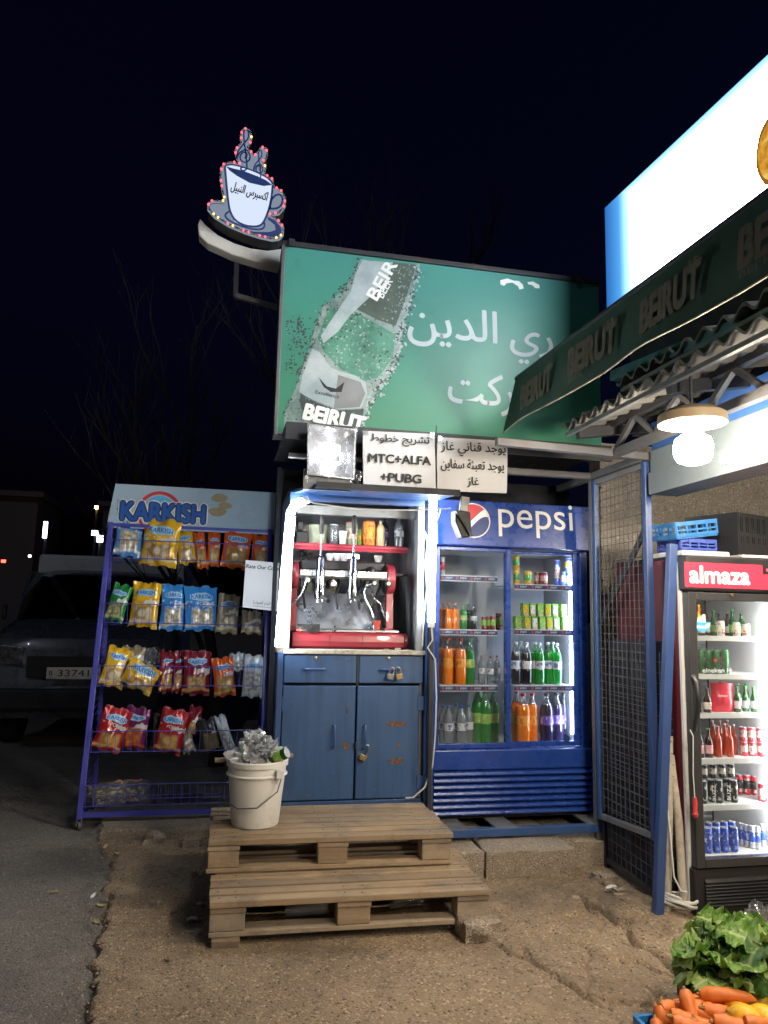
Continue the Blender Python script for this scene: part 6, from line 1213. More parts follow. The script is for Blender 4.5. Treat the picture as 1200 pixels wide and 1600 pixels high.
def bagmat(name, base, pic, win, band=None, vs=26, top=.48):
    rb = random.Random(name); vs = rb.choice((18, 24, 34, 44)); top = rb.uniform(.40, .56)
    m, n, o = _new(name); bs = N(n, 'ShaderNodeBsdfPrincipled'); tc = N(n, 'ShaderNodeTexCoord'); sp = N(n, 'ShaderNodeSeparateXYZ'); L(n, tc.outputs['Generated'], sp.inputs[0])
    oi = N(n, 'ShaderNodeObjectInfo'); wob = noise_n(n, 9, 3, .5, tc.outputs['Object'])
    zz_ = mathn(n, 'ADD', sp.outputs[2], mathn(n, 'MULTIPLY', mathn(n, 'SUBTRACT', wob, .5), .22))
    vo = N(n, 'ShaderNodeTexVoronoi'); vo.inputs['Scale'].default_value = vs; L(n, tc.outputs['Object'], vo.inputs['Vector']); sc = N(n, 'ShaderNodeSeparateColor'); L(n, vo.outputs['Color'], sc.inputs[0])
    pc = mix(n, ramp(n, sc.outputs[0], [(.25, 0), (.75, 1)]), pic, win); pc = mix(n, ramp(n, vo.outputs['Distance'], [(.35, 0), (.65, .8)]), pc, tuple(x*.45 for x in pic))
    inx = mathn(n, 'MULTIPLY', ramp(n, sp.outputs[0], [(.14, 0), (.24, 1), (.76, 1), (.86, 0)]), ramp(n, zz_, [(.10, 0), (.15, 1), (top, 1), (top+.06, 0)]))
    c = mix(n, inx, base, pc)
    c = mix(n, ramp(n, mathn(n, 'ABSOLUTE', mathn(n, 'SUBTRACT', zz_, .14)), [(.02, .9), (.05, 0)]), c, win)
    if band: c = mix(n, ramp(n, sp.outputs[2], [(.60, 0), (.64, 1), (.9, 1), (.94, 0)]), c, band)
    st_ = N(n, 'ShaderNodeTexNoise'); st_.inputs['Scale'].default_value = 22; st_.inputs['Detail'].default_value = 1; L(n, tc.outputs['Object'], st_.inputs['Vector'])
    pr_ = mathn(n, 'MULTIPLY', ramp(n, st_.outputs[0], [(.57, 0), (.59, 1)]), ramp(n, sp.outputs[2], [(top, 0), (top+.05, 1), (.62, 1), (.66, 0)])); c = mix(n, mathn(n, 'MULTIPLY', pr_, .8), c, (.75, .74, .70))
    cri = ramp(n, mathn(n, 'ABSOLUTE', mathn(n, 'SUBTRACT', sp.outputs[2], .5)), [(.44, 0), (.455, 1)]); c = mix(n, mathn(n, 'MULTIPLY', cri, .45), c, tuple(x*.6+.12 for x in base))
    L(n, c, bs.inputs['Base Color']); bs.inputs['Roughness'].default_value = .22; bs.inputs['Metallic'].default_value = .1
    bp = N(n, 'ShaderNodeBump'); bp.inputs['Strength'].default_value = .55; bp.inputs['Distance'].default_value = .012; L(n, noise_n(n, 16, 4, .6, tc.outputs['Object']), bp.inputs['Height']); L(n, bp.outputs[0], bs.inputs['Normal']); L(n, bs.outputs[0], o.inputs[0])
bagmat('bag_yellow', (.78, .46, .02), (.70, .33, .06), (.72, .62, .42)); bagmat('bag_orange', (.72, .12, .02), (.75, .42, .06), (.70, .5, .2)); bagmat('bag_blue', (.04, .26, .68), (.66, .56, .36), (.72, .7, .62))
bagmat('bag_navy', (.10, .30, .62), (.68, .55, .32), (.72, .7, .62), (.02, .05, .26)); bagmat('bag_green', (.02, .22, .05), (.40, .36, .12), (.5, .46, .25)); bagmat('bag_gold', (.30, .24, .14), (.52, .40, .18), (.6, .54, .38))
bagmat('bag_maroon', (.22, .015, .03), (.66, .46, .16), (.62, .34, .14)); bagmat('bag_red', (.42, .02, .025), (.75, .34, .06), (.72, .42, .14)); bagmat('bag_purple', (.16, .02, .10), (.72, .24, .03), (.65, .12, .03)); bagmat('bag_silver', (.50, .55, .60), (.55, .52, .44), (.6, .62, .66), (.62, .66, .72)); bagmat('bag_dark', (.03, .03, .035), (.28, .20, .06), (.2, .16, .08))
BN = 0
def bag(row, px0, px1, py0, py1, mt, label, tilt=0, dy=0., th=.30, yaw=0, logo=True, word=None):
    global BN; BN += 1; sd_ = BN*1.37
    cx, cy = (px0+px1)/2, (py0+py1)/2; z0 = brow[row]; Y = ry(z0)+.07+dy; c = P(cx, cy, Y=Y); s = (c-CP).dot(FW)/F
    wd, ht = (px1-px0)*s*1.02, (py1-py0)*s*1.02; tk = wd*th
    if abs(tilt) > 3: a_ = abs(R(tilt)); det = math.cos(a_)**2-math.sin(a_)**2; w2, h2 = (wd*math.cos(a_)-ht*math.sin(a_))/det, (ht*math.cos(a_)-wd*math.sin(a_))/det; wd, ht = max(w2, wd*.62), max(h2, ht*.7)
    rq = random.Random(BN); t = thing('snack_bag', label, 'snack bag', c, (R(-6+rq.uniform(-7, 5)), R(tilt+rq.uniform(-3, 3)), R(yaw+rq.uniform(-16, 22))), 'snack bags on the rack')
    def surf(u, v, sg):   # u, v in -1..1
        e = max(0, 1-abs(u)**2.4)**.55*max(0, 1-abs(v)**3.2)**.8*(1.05-.3*v)
        wr = 1+.3*noise.noise(V((u*1.9+sd_, v*1.9, sg)))+.10*noise.noise(V((u*5, v*5+sd_, sg)))+.22*(abs(noise.noise(V((u*3.1+sd_, v*2.3, 7))))-.2)+.2*math.sin(u*9+sd_+3*noise.noise(V((v*2, sd_, 1))))*abs(v)**1.5
        crimp = 1 if abs(v) > .9 else 0
        x = u*wd/2*(1-.07*(1-v*v)+.05*noise.noise(V((v*2, sd_, u)))); z = v*ht/2+.012*noise.noise(V((u*2.3, sd_, v*2)))*ht/.3
        if abs(v) > .97: z += .006*((int((u+1)*14) % 2)*2-1)
        y = sg*tk/2*e*wr + (.010*math.sin(u*8+sd_)+.02*noise.noise(V((u*2, v, sd_*2))))*abs(v)**2
        return V((x, y-(.002*sg if e < .02 else 0)*-1, z))
    mb = MB(); mb.grid(lambda a, b: surf(a*2-1, b*2-1, -1), 16, 20); mb.grid(lambda a, b: surf(a*2-1, b*2-1, 1), 16, 20); obj('bag_body', mb, mt, t, smooth=True, local=True)
    def on(x, z, d): p_ = surf(max(-.98, min(.98, x*2/wd)), max(-.98, min(.98, z*2/ht)), -1); p_.y -= d+.0015; return p_
    if logo:
        lw = wd*.66; lz = ht*.25; lh = lw*.26
        mb = MB(); mb.grid(lambda a, b: on((a-.5)*lw*1.1, lz+(b-.5)*lh*1.55*(1-.55*(2*a-1)**2), .0008), 14, 6); obj('logo_plate', mb, 'logo_light', t, smooth=True, local=True)
        vs, fs, lay, w0, h0 = text_geo('KARKISH'); mb = MB()
        for q_, (dx, dz) in enumerate(((-.02, 0), (.02, 0))): mb.add([on(-lw/2+a*lw/w0+dx*lh, lz-lh*.4+b*lh*.8/h0, .003+l*.0003+q_*.0004) for (a, b), l in zip(vs, lay)], fs)
        obj('lettering', mb, 'logo_blue', t, local=True)
        if word:
            vs, fs, lay, w0, h0 = text_geo(word); lw2 = wd*.34; mb = MB(); mb.add([on(-lw2/2+a*lw2/w0, ht*.06+b*lw2*.3/h0, .003+l*.0003) for (a, b), l in zip(vs, lay)], fs); obj('lettering', mb, 'white_ink', t, local=True)
    return t
T_, S2, T3, B4 = 'on the top row of the rack', 'on the second row of the rack', 'on the third row of the rack', 'on the fourth row of the rack'
bag(0, 182, 222, 803, 870, 'bag_navy', 'pale and navy blue snack bag, leftmost '+T_, 3)
bag(0, 222, 281, 812, 884, 'bag_yellow', 'big bright yellow snack bag '+T_, 2, -.03)
bag(0, 270, 310, 826, 884, 'bag_yellow', 'smaller yellow snack bag tilted behind the big one '+T_, -12, .03)
bag(0, 301, 326, 830, 890, 'bag_orange', 'orange snack bag slumping beside the small yellow one on the top row', -8, .0, .4)
bag(0, 324, 344, 831, 884, 'bag_orange', 'narrow orange snack bag, second of the four orange ones', 0, .02, .5)
bag(0, 346, 393, 827, 889, 'bag_orange', 'widest orange snack bag with leaf print '+T_, 4, -.01)
bag(0, 394, 422, 836, 888, 'bag_orange', 'rightmost orange snack bag, above the white rating sheet', 2, .02, .4)
bag(1, 165, 204, 911, 972, 'bag_green', 'dark green snack bag, leftmost '+S2, 8, 0, .3)
bag(1, 205, 249, 910, 979, 'bag_yellow', 'deep yellow snack bag between the green and blue bags', 3)
bag(1, 252, 291, 914, 984, 'bag_blue', 'narrower light blue snack bag, next to the deep yellow one', 1, 0, .3, 0, True, 'POPS')
bag(1, 288, 340, 917, 984, 'bag_blue', 'wider light blue snack bag with white word, right of the other', -2, 0, .3, 0, True, 'POPS')
bag(1, 339, 373, 929, 989, 'bag_gold', 'dull gold snack bag '+S2, 3)
bag(1, 377, 409, 955, 990, 'bag_gold', 'half hidden gold bag under the white rating sheet', 0, .03, .3, 0, False)
bag(2, 157, 205, 1009, 1075, 'bag_yellow', 'yellow snack bag leaning right, leftmost '+T3, 12)
bag(2, 188, 252, 1028, 1085, 'bag_yellow', 'yellow snack bag tipped far over beside the leaning one', 28, -.03)
bag(2, 190, 225, 1010, 1050, 'bag_gold', 'dim gold bag peeping out behind the leaning yellow bags', 0, .08, .3, 0, False)
bag(2, 249, 272, 1018, 1080, 'bag_maroon', 'shaded maroon snack bag, left of three maroon ones', 0, .05, .3)
bag(2, 271, 290, 1018, 1081, 'bag_maroon', 'shaded narrow maroon snack bag, middle of three maroon ones', 0, .04, .3)
bag(2, 287, 328, 1018, 1084, 'bag_maroon', 'bright maroon snack bag, rightmost of three maroon ones', -1, -.01)
bag(2, 329, 370, 1026, 1088, 'bag_orange', 'amber snack bag with ring crisps '+T3, -8, -.01)
bag(2, 358, 385, 1019, 1050, 'bag_silver', 'crumpled silver bag behind the amber one '+T3, -10, .08, .3, 0, False)
bag(2, 379, 415, 1025, 1088, 'bag_silver', 'silver white snack bag, rightmost '+T3, 3, .0)
bag(3, 146, 206, 1102, 1176, 'bag_red', 'large red snack bag leaning left, leftmost '+B4, 14, -.02, .3, 0, True, 'POPS')
bag(3, 191, 233, 1105, 1170, 'bag_purple', 'purple and orange snack bag behind the leftmost red one', 4, .05)
bag(3, 236, 258, 1116, 1172, 'bag_dark', 'dark snack bag squeezed between the purple and red bags', 4, .06, .3, 0, False)
bag(3, 240, 296, 1105, 1178, 'bag_red', 'second large red snack bag with white word '+B4, 12, -.02, .3, 0, True, 'POPS')
bag(3, 288, 318, 1103, 1150, 'bag_maroon', 'crumpled maroon bag top behind the second red bag', 10, .08, .4, 0, False)
bag(3, 280, 306, 1143, 1178, 'bag_gold', 'small gold snack bag in front of the crumpled maroon one', -14, .0, .4, 0, False)
bag(3, 308, 350, 1122, 1176, 'bag_dark', 'shaded dark snack bag near the right end of the fourth row', -6, .03, .3, 0, False)
bag(3, 336, 366, 1118, 1172, 'bag_silver', 'pale white bag leaning by the bucket '+B4, -22, -.02, .3, 0, False)
bag(4, 136, 200, 1222, 1252, 'bag_gold', 'clear brown snack packet lying at the left of the bottom row', -8, .06, .4, 0, False)
def clearbag(px0, px1, py0, py1, label):
    Y = ry(brow[4])+.04; c = P((px0+px1)/2, (py0+py1)/2, Y=Y); s = Y/F; wd, ht = (px1-px0)*s, (py1-py0)*s
    t = thing('snack_packet', label, 'snack packet', c, (0, R(-3), 0)); mb = MB()
    for sg in (-1, 1): mb.grid(lambda u, v: (wd*(u-.5), sg*.05*max(0, 1-abs(2*u-1)**3)**.5*max(0, 1-abs(2*v-1)**2.5)**.5*(1+.4*noise.noise(V((u*5, v*4, sg)))), ht*(v-.5)*(1-.12*(2*u-1)**2)+.008*noise.noise(V((u*6, v*2, 3)))), 20, 12)
    obj('film', mb, 'clear_wrap', t, smooth=True, local=True); mb = MB()
    for i in range(60): mb.sphere((rnd.uniform(-.42, .42)*wd, rnd.uniform(-.03, .03), rnd.uniform(-.36, .2)*ht), rnd.uniform(.009, .015), 6, (1, 1, .6))
    o_ = obj('nuts', mb, 'leaf_dry', t, local=True); o_['kind'] = 'stuff'
clearbag(150, 228, 1221, 1257, 'shiny clear packet of nuts lying in the bottom basket')
# rating sheet fixed between rack and kiosk
t = thing('rating_sheet', 'white rating sheet with black lettering hanging left of the hatch', 'sign', P(410, 950, Y=4.85)); q = [P(x, y, Y=4.85) for x, y in ((384, 875), (441, 880), (441, 956), (379, 949))]
mb = MB(); f = lambda u, v: q[0]*(1-u)*(1-v)+q[1]*u*(1-v)+q[2]*u*v+q[3]*(1-u)*v
for d in (0, .003): mb.grid(lambda u, v: f(u, v)+V((0, d+.004*math.sin(u*3), 0)), 6, 6)
obj('sheet', mb, 'paper', t, smooth=True); ux = q[1]-q[0]
letter('lettering', 'Rate Our Coffee', f(.02, .165)-V((0, .002, 0)), ux, ux.length*.96, 'ink', t, uz=(-ux.z+.03, 0, ux.x), bold=.025); letter('lettering', ar('قيم قهوتنا'), f(.25, .93)-V((0, .001, 0)), ux, ux.length*.47, 'ink', t, uz=(-ux.z, 0, ux.x)); obj('underline', MB().bar(f(.25, .945)-V((0, .002, 0)), f(.74, .945)-V((0, .002, 0)), .001, .002), 'ink', t)
hang_lamp(2.4, 'bulb lamp inside the shop behind the lintel beam, right of the cooler', 2.75, 2.12)
hang_lamp(1.3, 'second bulb lamp, added unseen under the shop roof, nearer the viewer than the cooler'); hang_lamp(.4, 'third bulb lamp, added unseen under the shop roof, beside the viewer'); hang_lamp(-.5, 'fourth bulb lamp, added unseen under the shop roof, nearest the street')  # unseen extra bulbs, added to light the foreground

# ================================================================== PALLET STEPS
def pallet(label, x0, x1, y0, y1, z0, ztop, nb, rz, loose=0):
    c = ((x0+x1)/2, y0, z0); t = thing('wooden_pallet', label, 'pallet', c, (0, 0, R(rz)), 'pallets used as steps'); w2 = (x1-x0)/2; dp = y1-y0; H_ = ztop-z0
    bt = .024; gap = .02; bwid = (dp-gap*(nb-1))/nb
    for i in range(nb):
        y = i*(bwid+gap); j = rnd.uniform(-.012, .012)
        obj('deck_board', MB().box(-w2+j, w2+j, y, y+bwid, H_-bt+rnd.uniform(-.002, .001), H_), 'pallet_wood', t, local=True, bevel=.003)
    for x in (-w2+.002, -.072, w2-.146):
        obj('stringer', MB().box(x, x+.144, .004, dp, H_-bt-.023, H_-bt-.0025), 'block_wood', t, local=True, bevel=.003)
        for y in (.0, dp/2-.05, dp-.1): obj('block', MB().box(x+.003+rnd.uniform(-.004, .004), x+.14, y+.008, y+.1, .021, H_-bt-.024), 'block_wood', t, local=True, bevel=.004)
    nl = MB()
    for i in range(nb):
        for x in (-w2+.03, -w2+.11, -.04, .04, w2-.11, w2-.03): nl.lathe([(.0045, 0), (.004, .0012), (0, .0014)], 6, (x+rnd.uniform(-.01, .01), i*(bwid+gap)+bwid*rnd.uniform(.3, .7), H_-.0002))
    obj('nail_heads', nl, 'dark_metal', t, local=True)['kind'] = 'stuff'
    for y in (.006, dp/2-.05, dp-.1): obj('bottom_board', MB().box(-w2, w2, y, y+.09, 0, .0195), 'pallet_wood', t, local=True, bevel=.003)
    return t
pallet('lower wooden pallet used as the first step, raised on scraps', .005, 1.185, 3.205, 3.95, .055, .192, 9, -1.2)
pallet('upper wooden pallet used as the second step, white bucket on it', -.02, 1.115, 3.53, 4.11, .194, .335, 7, -1.5)
obj('wood_scrap', MB().hexa([(.02, 3.2, .022), (.13, 3.19, .022), (.13, 3.3, .022), (.02, 3.31, .022), (.018, 3.198, .052), (.128, 3.186, .054), (.132, 3.3, .054), (.02, 3.31, .052)]), 'block_wood', None, bevel=.003, label='short wood scrap under the left corner of the lower pallet', cat='wood')
rock('concrete_chunk', (1.12, 3.175, .03), (.16, .15, .125), 'old_concrete', 11, None, 5, .22, label='broken concrete chunk propping the right corner of the lower pallet', cat='concrete')
for (x, y, r, lb) in ((.42, 3.35, 80, 'crushed clear plastic bottle lying under the lower pallet, left gap'), (.88, 3.36, 95, 'crushed clear plastic bottle lying under the lower pallet, right gap')):
    drink('crushed_bottle', lb, 'bottle', (x-.1, y, .105), 'pet', .033, .24, 'bottle_empty', 'cap_blue', None, None, (R(5), R(88), R(r-80)))
# ------------------------------------------------------------------ bucket of rubbish
bk = thing('bucket', 'white plastic bucket of rubbish on the upper pallet', 'bucket', (.2, 3.80, .337)); c = V((.2, 3.80, .337)); h = .305
obj('bucket_wall', MB().lathe([(.0, .004), (.108, .003), (.112, .0), (.115, .008), (.137, h-.075), (.148, h-.073), (.149, h-.068), (.1395, h-.062), (.141, h-.03), (.150, h-.028), (.151, h-.006), (.146, h), (.139, h-.002), (.112, .01), (.0, .008)], 40, c), 'bucket_white', bk, smooth=True)
obj('handle', MB().tube([c+V((.147*math.cos(R(-35))+0, .147*math.sin(R(-35)), h-.055)), c+V((.09, -.165, .18)), c+V((.0, -.17, .11)), c+V((-.09, -.13, .10)), c+V((-.152, -.02, .12)), c+V((-.15, .05, h-.06))], .003, 6), 'grey_steel', bk, smooth=True)
obj('handle_lug', MB().box(.085, .115, -.14, -.112, h-.075, h-.035), 'bucket_white', bk, local=True, bevel=.004)
tag(obj('wooden_stick', MB().tube([c+V((-.205, -.01, h-.006)), c+V((0, .0, h-.002)), c+V((.175, .02, h+.005))], .012, 9), 'block_wood', smooth=True), 'wooden stick lying across the rim of the bucket', 'stick')
def crumple(name, c, r, sq, seed, mt, amp=.5):
    mb = MB().sphere((0, 0, 0), 1, 30, (1, 1, 1))
    for v in mb.v:
        d = v.normalized(); q = 1+amp*(abs(noise.noise(d*2.6+V((seed, 0, 0))))*1.3+.6*noise.noise(d*6+V((0, seed, 0)))-.4); v.x, v.y, v.z = d.x*q*r*sq[0]+c[0], d.y*q*r*sq[1]+c[1], d.z*q*r*sq[2]+c[2]
    return mb
rb = thing('plastic_rubbish', 'crumpled clear plastic rubbish heaped in the bucket', 'rubbish', c+V((0, 0, h-.05)))
for i, (dx, dy, dz, r, mt) in enumerate(((-.05, -.03, .0, .075, 'wrap_pale'), (.05, -.02, .015, .07, 'wrap_pale'), (0, .03, .05, .07, 'plastic_clear'), (-.03, 0, .07, .055, 'wrap_pale'), (.03, -.05, .055, .05, 'plastic_clear'))): obj('wrapper', crumple('w', c+V((dx, dy, h+dz)), r, (1.1, 1, .9), i*3.3, mt, .8), mt, rb, smooth=True)
obj('brown_scrap', crumple('w', c+V((.02, .03, h+.035)), .05, (1.2, 1, 1), 5, 'leaf_dry'), 'leaf_dry', rb, smooth=True)
drink('crushed_can', 'green can sticking out of the rubbish in the bucket', 'can', c+V((.06, -.06, h+.0)), 'can', .027, .10, 'beer_green', 'can_silver', 'label_green', None, (R(30), R(60), 0))

# ================================================================== VEGETABLES AT THE LOWER RIGHT
def veg_crate(x0, x1, y0, y1, z0, z1, mt, label):
    t = thing('vegetable_crate', label, 'crate', ((x0+x1)/2, (y0+y1)/2, z0), (0, 0, 0), 'vegetable crates')
    obj('crate_floor', B(x0, x1, y0, y1, z0, z0+.01), mt, t)
    for a, b in (((x0, y0), (x1, y0)), ((x1, y0), (x1, y1)), ((x1, y1), (x0, y1)), ((x0, y1), (x0, y0))):
        mb = MB(); A, B_ = V((*a, 0)), V((*b, 0))
        for z in (z0+.03, z0+(z1-z0)*.5, z1-.015): mb.bar(A+V((0, 0, z)), B_+V((0, 0, z)), .012, .028)
        for i in range(7): p_ = A.lerp(B_, .02+.16*i); mb.bar(p_+V((0, 0, z0+.011)), p_+V((0, 0, z1)), .010, .02)
        obj('crate_side', mb, mt, t)
    return t
veg_crate(1.245, 1.60, 1.80, 2.14, .002, .20, 'crate_blue', 'blue plastic crate holding the carrots at lower right')
veg_crate(1.62, 2.0, 1.80, 2.12, .002, .18, 'crate_black', 'black crate holding the lemons at lower right'); veg_crate(1.69, 2.15, 2.18, 2.60, .002, .15, 'crate_black', 'black crate holding the leafy greens at lower right')
def carrot_mesh(seed, ln, r):
    pts, rs = [], []
    for i in range(11):
        t = i/10; pts.append(V((ln*t, .012*math.sin(t*3+seed), .008*math.sin(t*2.2+seed*2)))); rs.append(r*(min(1, .62+t*5))*(1-.45*t)*(1 if t < .95 else .45)*(1+.05*math.sin(t*23+seed)))
    return MB().tube(pts, rs, 12).mesh('carrot_root', 'carrot', True)
CM = [carrot_mesh(i, .15+.02*(i % 3), .021+.003*(i % 2)) for i in range(5)]
stub = MB().tube([V((-.012, 0, 0)), V((.004, 0, 0))], [.004, .008], 7).mesh('stem_stub', 'carrot_tip', True)
cl = []
for i in range(30):
    x, y = rnd.uniform(1.27, 1.48), rnd.uniform(1.88, 2.12); lv = i/30; z = .15+.115*lv+rnd.uniform(0, .01)-.2*abs(x-1.4)*lv; cl.append((x, y, z, rnd.uniform(-40, 25), rnd.uniform(-12, 2)))
cl += [(1.285, 2.10, .205, 62, -38), (1.305, 2.13, .225, 75, -44), (1.33, 2.135, .235, 70, -36), (1.385, 2.10, .275, 95, -52), (1.36, 2.02, .24, 80, -60), (1.40, 2.12, .225, -14, 2), (1.43, 2.08, .235, -20, -2), (1.44, 2.14, .215, -8, 0), (1.40, 1.99, .245, -12, 3), (1.47, 2.03, .235, -25, 4), (1.28, 2.03, .2, 70, -35)]
for i, (x, y, z, rz, ry_) in enumerate(cl):
    t = thing('carrot', 'single orange carrot in the heap in the blue crate' if i < 30 else f"{['leftmost carrot standing against the crate side', 'second carrot leaning on the left crate side', 'third carrot leaning on the left crate side', 'tallest upright carrot in the heap', 'short upright carrot in front of the tallest', 'carrot lying highest at the back of the heap', 'carrot lying just right of the tallest one', 'carrot lying at the back edge of the crate', 'long carrot lying across the front of the heap', 'carrot lying in the middle right of the heap', 'carrot low in the left crate corner'][i-30]}", 'carrot', (x, y, z), (rnd.uniform(0, 6), R(-ry_), R(rz)), 'carrots heaped in the blue crate')
    if rz in (62, 75, 70, 95, 80): t.rotation_euler = (0, R(-ry_+90-ry_*0), R(rz)); t.rotation_euler = (0, R(55), R(rz+180))
    for me in (CM[i % 5], stub): o_ = bpy.data.objects.new(me.name, me); COL.objects.link(o_); o_.parent = t
lm = MB().lathe([(0, -.052), (.007, -.050), (.012, -.044), (.026, -.034), (.036, -.015), (.038, .003), (.034, .02), (.022, .036), (.011, .044), (.006, .05), (0, .051)], 20).mesh('fruit', 'lemon', True); lt = MB().lathe([(.005, .047), (.004, .053), (0, .054)], 8).mesh('stem_end', 'carrot_tip', True)
for i, (px, py, z) in enumerate(((1147, 1566, .235), (1165, 1592, .235), (1183, 1566, .225), (1192, 1592, .235), (1205, 1575, .20), (1150, 1600, .18), (1175, 1612, .18))):
    p = P(px, py, Z=z); lbl = ['topmost yellow lemon under the leafy greens', 'yellow lemon right of the carrots', 'yellow lemon at the back near the greens', 'large yellow lemon in the lower right corner', 'yellow lemon cut by the right edge', 'yellow lemon low beside the carrots', 'lowest yellow lemon at the bottom edge'][i]
    t = thing('lemon', lbl, 'lemon', p, (rnd.uniform(0, 6), rnd.uniform(1, 2), rnd.uniform(0, 6)), 'lemons in the crate')
    for me in (lm, lt): o_ = bpy.data.objects.new(me.name, me); COL.objects.link(o_); o_.parent = t
def leafmat(name, a, b, rib_):
    m, n, o = _new(name); tc = N(n, 'ShaderNodeTexCoord'); sp = N(n, 'ShaderNodeSeparateXYZ'); L(n, tc.outputs['Object'], sp.inputs[0])
    c = mix(n, noise_n(n, 30, 5, .6, tc.outputs['Object']), a, b); rbm = ramp(n, mathn(n, 'ABSOLUTE', sp.outputs[1]), [(.003, .9), (.010, 0)]); c = mix(n, rbm, c, rib_)
    wv = N(n, 'ShaderNodeTexWave'); wv.inputs['Scale'].default_value = 16; wv.inputs['Distortion'].default_value = 6; L(n, tc.outputs['Object'], wv.inputs['Vector']); c = mix(n, ramp(n, wv.outputs['Fac'], [(.8, 0), (1, .35)]), c, rib_)
    bs = N(n, 'ShaderNodeBsdfPrincipled'); L(n, c, bs.inputs['Base Color']); bs.inputs['Roughness'].default_value = .42; tr_ = N(n, 'ShaderNodeBsdfTranslucent'); L(n, c, tr_.inputs[0]); mx = N(n, 'ShaderNodeMixShader'); mx.inputs[0].default_value = .22
    bp = N(n, 'ShaderNodeBump'); bp.inputs['Strength'].default_value = .6; bp.inputs['Distance'].default_value = .006; L(n, noise_n(n, 60, 3, .6, tc.outputs['Object']), bp.inputs['Height']); L(n, bp.outputs[0], bs.inputs['Normal'])
    L(n, bs.outputs[0], mx.inputs[1]); L(n, tr_.outputs[0], mx.inputs[2]); L(n, mx.outputs[0], o.inputs[0])
leafmat('leaf_green', (.06, .16, .012), (.13, .26, .03), (.34, .42, .16)); leafmat('leaf_light', (.24, .36, .07), (.36, .46, .13), (.5, .55, .28)); leafmat('leaf_deep', (.03, .085, .012), (.06, .14, .02), (.22, .3, .1))
def leaf_mesh(seed, ln, wd, droop, mt):
    def f(u, v):
        t = u; hw = wd*max(.02, 1-abs(2*t-1)**3.2)**.5*min(1, .35+2.2*t)*(1+.04*math.sin(t*11+seed)); s = v*2-1; e = abs(s)
        y = s*hw; ruf = e**1.8*(.015*math.sin(t*21+seed+s*2.5)+.009*math.sin(t*39+seed*2-s))+.010*noise.noise(V((t*8, s*5, seed)))+.006*noise.noise(V((t*17, s*11, seed)))
        a = droop*t*1.7; x = ln*(math.sin(a)/max(droop*1.7, .05) if droop > .05 else t); z = ruf+(.30 if seed % 2 < 1 else -.12)*hw*e**1.6-ln*(1-math.cos(a))/max(droop*1.7, .05); return V((x, y, z))
    mb = MB(); mb.grid(f, 30, 14); return mb.mesh('leaf', mt, True)
LM = [leaf_mesh(i*1.37, .15+.03*(i % 3), .055+.014*(i % 3), [.3, .8, 1.2, .55, 1.0][i % 5], ['leaf_green', 'leaf_light', 'leaf_green', 'leaf_light', 'leaf_deep'][i % 5]) for i in range(15)]
HEADS = [(1105, 1505, .25, 22, 'left head of dark leafy greens hanging over the crate edge'), (1130, 1478, .28, 22, 'topmost head of leafy greens nearest the cooler'), (1165, 1495, .29, 24, 'middle head of pale leafy greens'), (1140, 1535, .25, 18, 'lowest head of leafy greens above the lemons'), (1210, 1520, .29, 22, 'right head of leafy greens cut by the picture edge')]
for hi_, (px, py, z, nl_, lbl) in enumerate(HEADS):
    p = P(px, py, Z=z); t = thing('leafy_head', lbl, 'greens', p, (0, 0, 0), 'heads of leafy greens in the crate')
    for j in range(nl_):
        me = LM[(j*4+hi_*3) % 15]; o_ = bpy.data.objects.new('leaf', me); COL.objects.link(o_); o_.parent = t
        yaw = R(200+hi_*20+j*137.5*.55+rnd.uniform(-25, 25)); el = R(rnd.uniform(-5, 32)+(12 if j > nl_*.7 else 0))
        o_.rotation_euler = (rnd.uniform(-.6, .6), -el, yaw); o_.location = V((math.cos(yaw), math.sin(yaw), 0))*-.03+V((rnd.uniform(-.03, .03), rnd.uniform(-.03, .03), rnd.uniform(-.03, .03)+j*.002)); sc = rnd.uniform(.72, 1.0); o_.scale = (sc, sc, sc)
    obj('stalk', MB().lathe([(0, -.05), (.02, -.045), (.026, 0), (.0, .02)], 10, p), 'leaf_light', t, smooth=True)
p = P(1192, 1452, Z=.32); pb = obj('plastic_bag', crumple('b', p, .075, (1.3, 1, .9), 2.2, 'plastic_clear', .6), 'clear_wrap', None, smooth=True, label='crumpled clear plastic bag behind the leafy greens', cat='bag')

# ================================================================== VAN, STREET, TREES
VY = 7.6; vx = P(121, 1020, Y=VY).x; hw = .80
vn = thing('parked_van', 'dark parked van with white box body behind the snack rack', 'van', (vx, VY, 0))
def loft(secs):   # (y, z, half width) rows: a strip over the van's front, side to side
    mb = MB(); k_ = 0
    prof_ = [-1, -.97, -.85, -.5, 0, .5, .85, .97, 1]
    for (y, z, h_) in secs: mb.v += [V((vx+h_*a, y+.10*abs(a)**4, z-.03*abs(a)**6)) for a in prof_]
    n_ = len(prof_)
    for i in range(len(secs)-1):
        for j in range(n_-1): mb.f.append((i*n_+j, i*n_+j+1, (i+1)*n_+j+1, (i+1)*n_+j))
    return mb
secs = [(VY+.06, .32, hw*.95), (VY, .42, hw), (VY-.02, .60, hw), (VY+.02, .66, hw), (VY+.02, .95, hw), (VY+.08, 1.06, hw*.99), (VY+.35, 1.16, hw*.97), (VY+.75, 1.24, hw*.95)]
mb = loft(secs)
for sg in (-1, 1): mb.prism([(vx+sg*hw, y, z) for y, z in ((VY+.1, .32), (VY+.09, 1.0), (VY+.2, 1.1), (VY+.8, 1.22), (VY+1.3, 1.75), (VY+2.6, 1.78), (VY+2.6, .32))], (-sg*.03, 0, 0))
obj('body', mb, 'van_paint', vn, smooth=True)
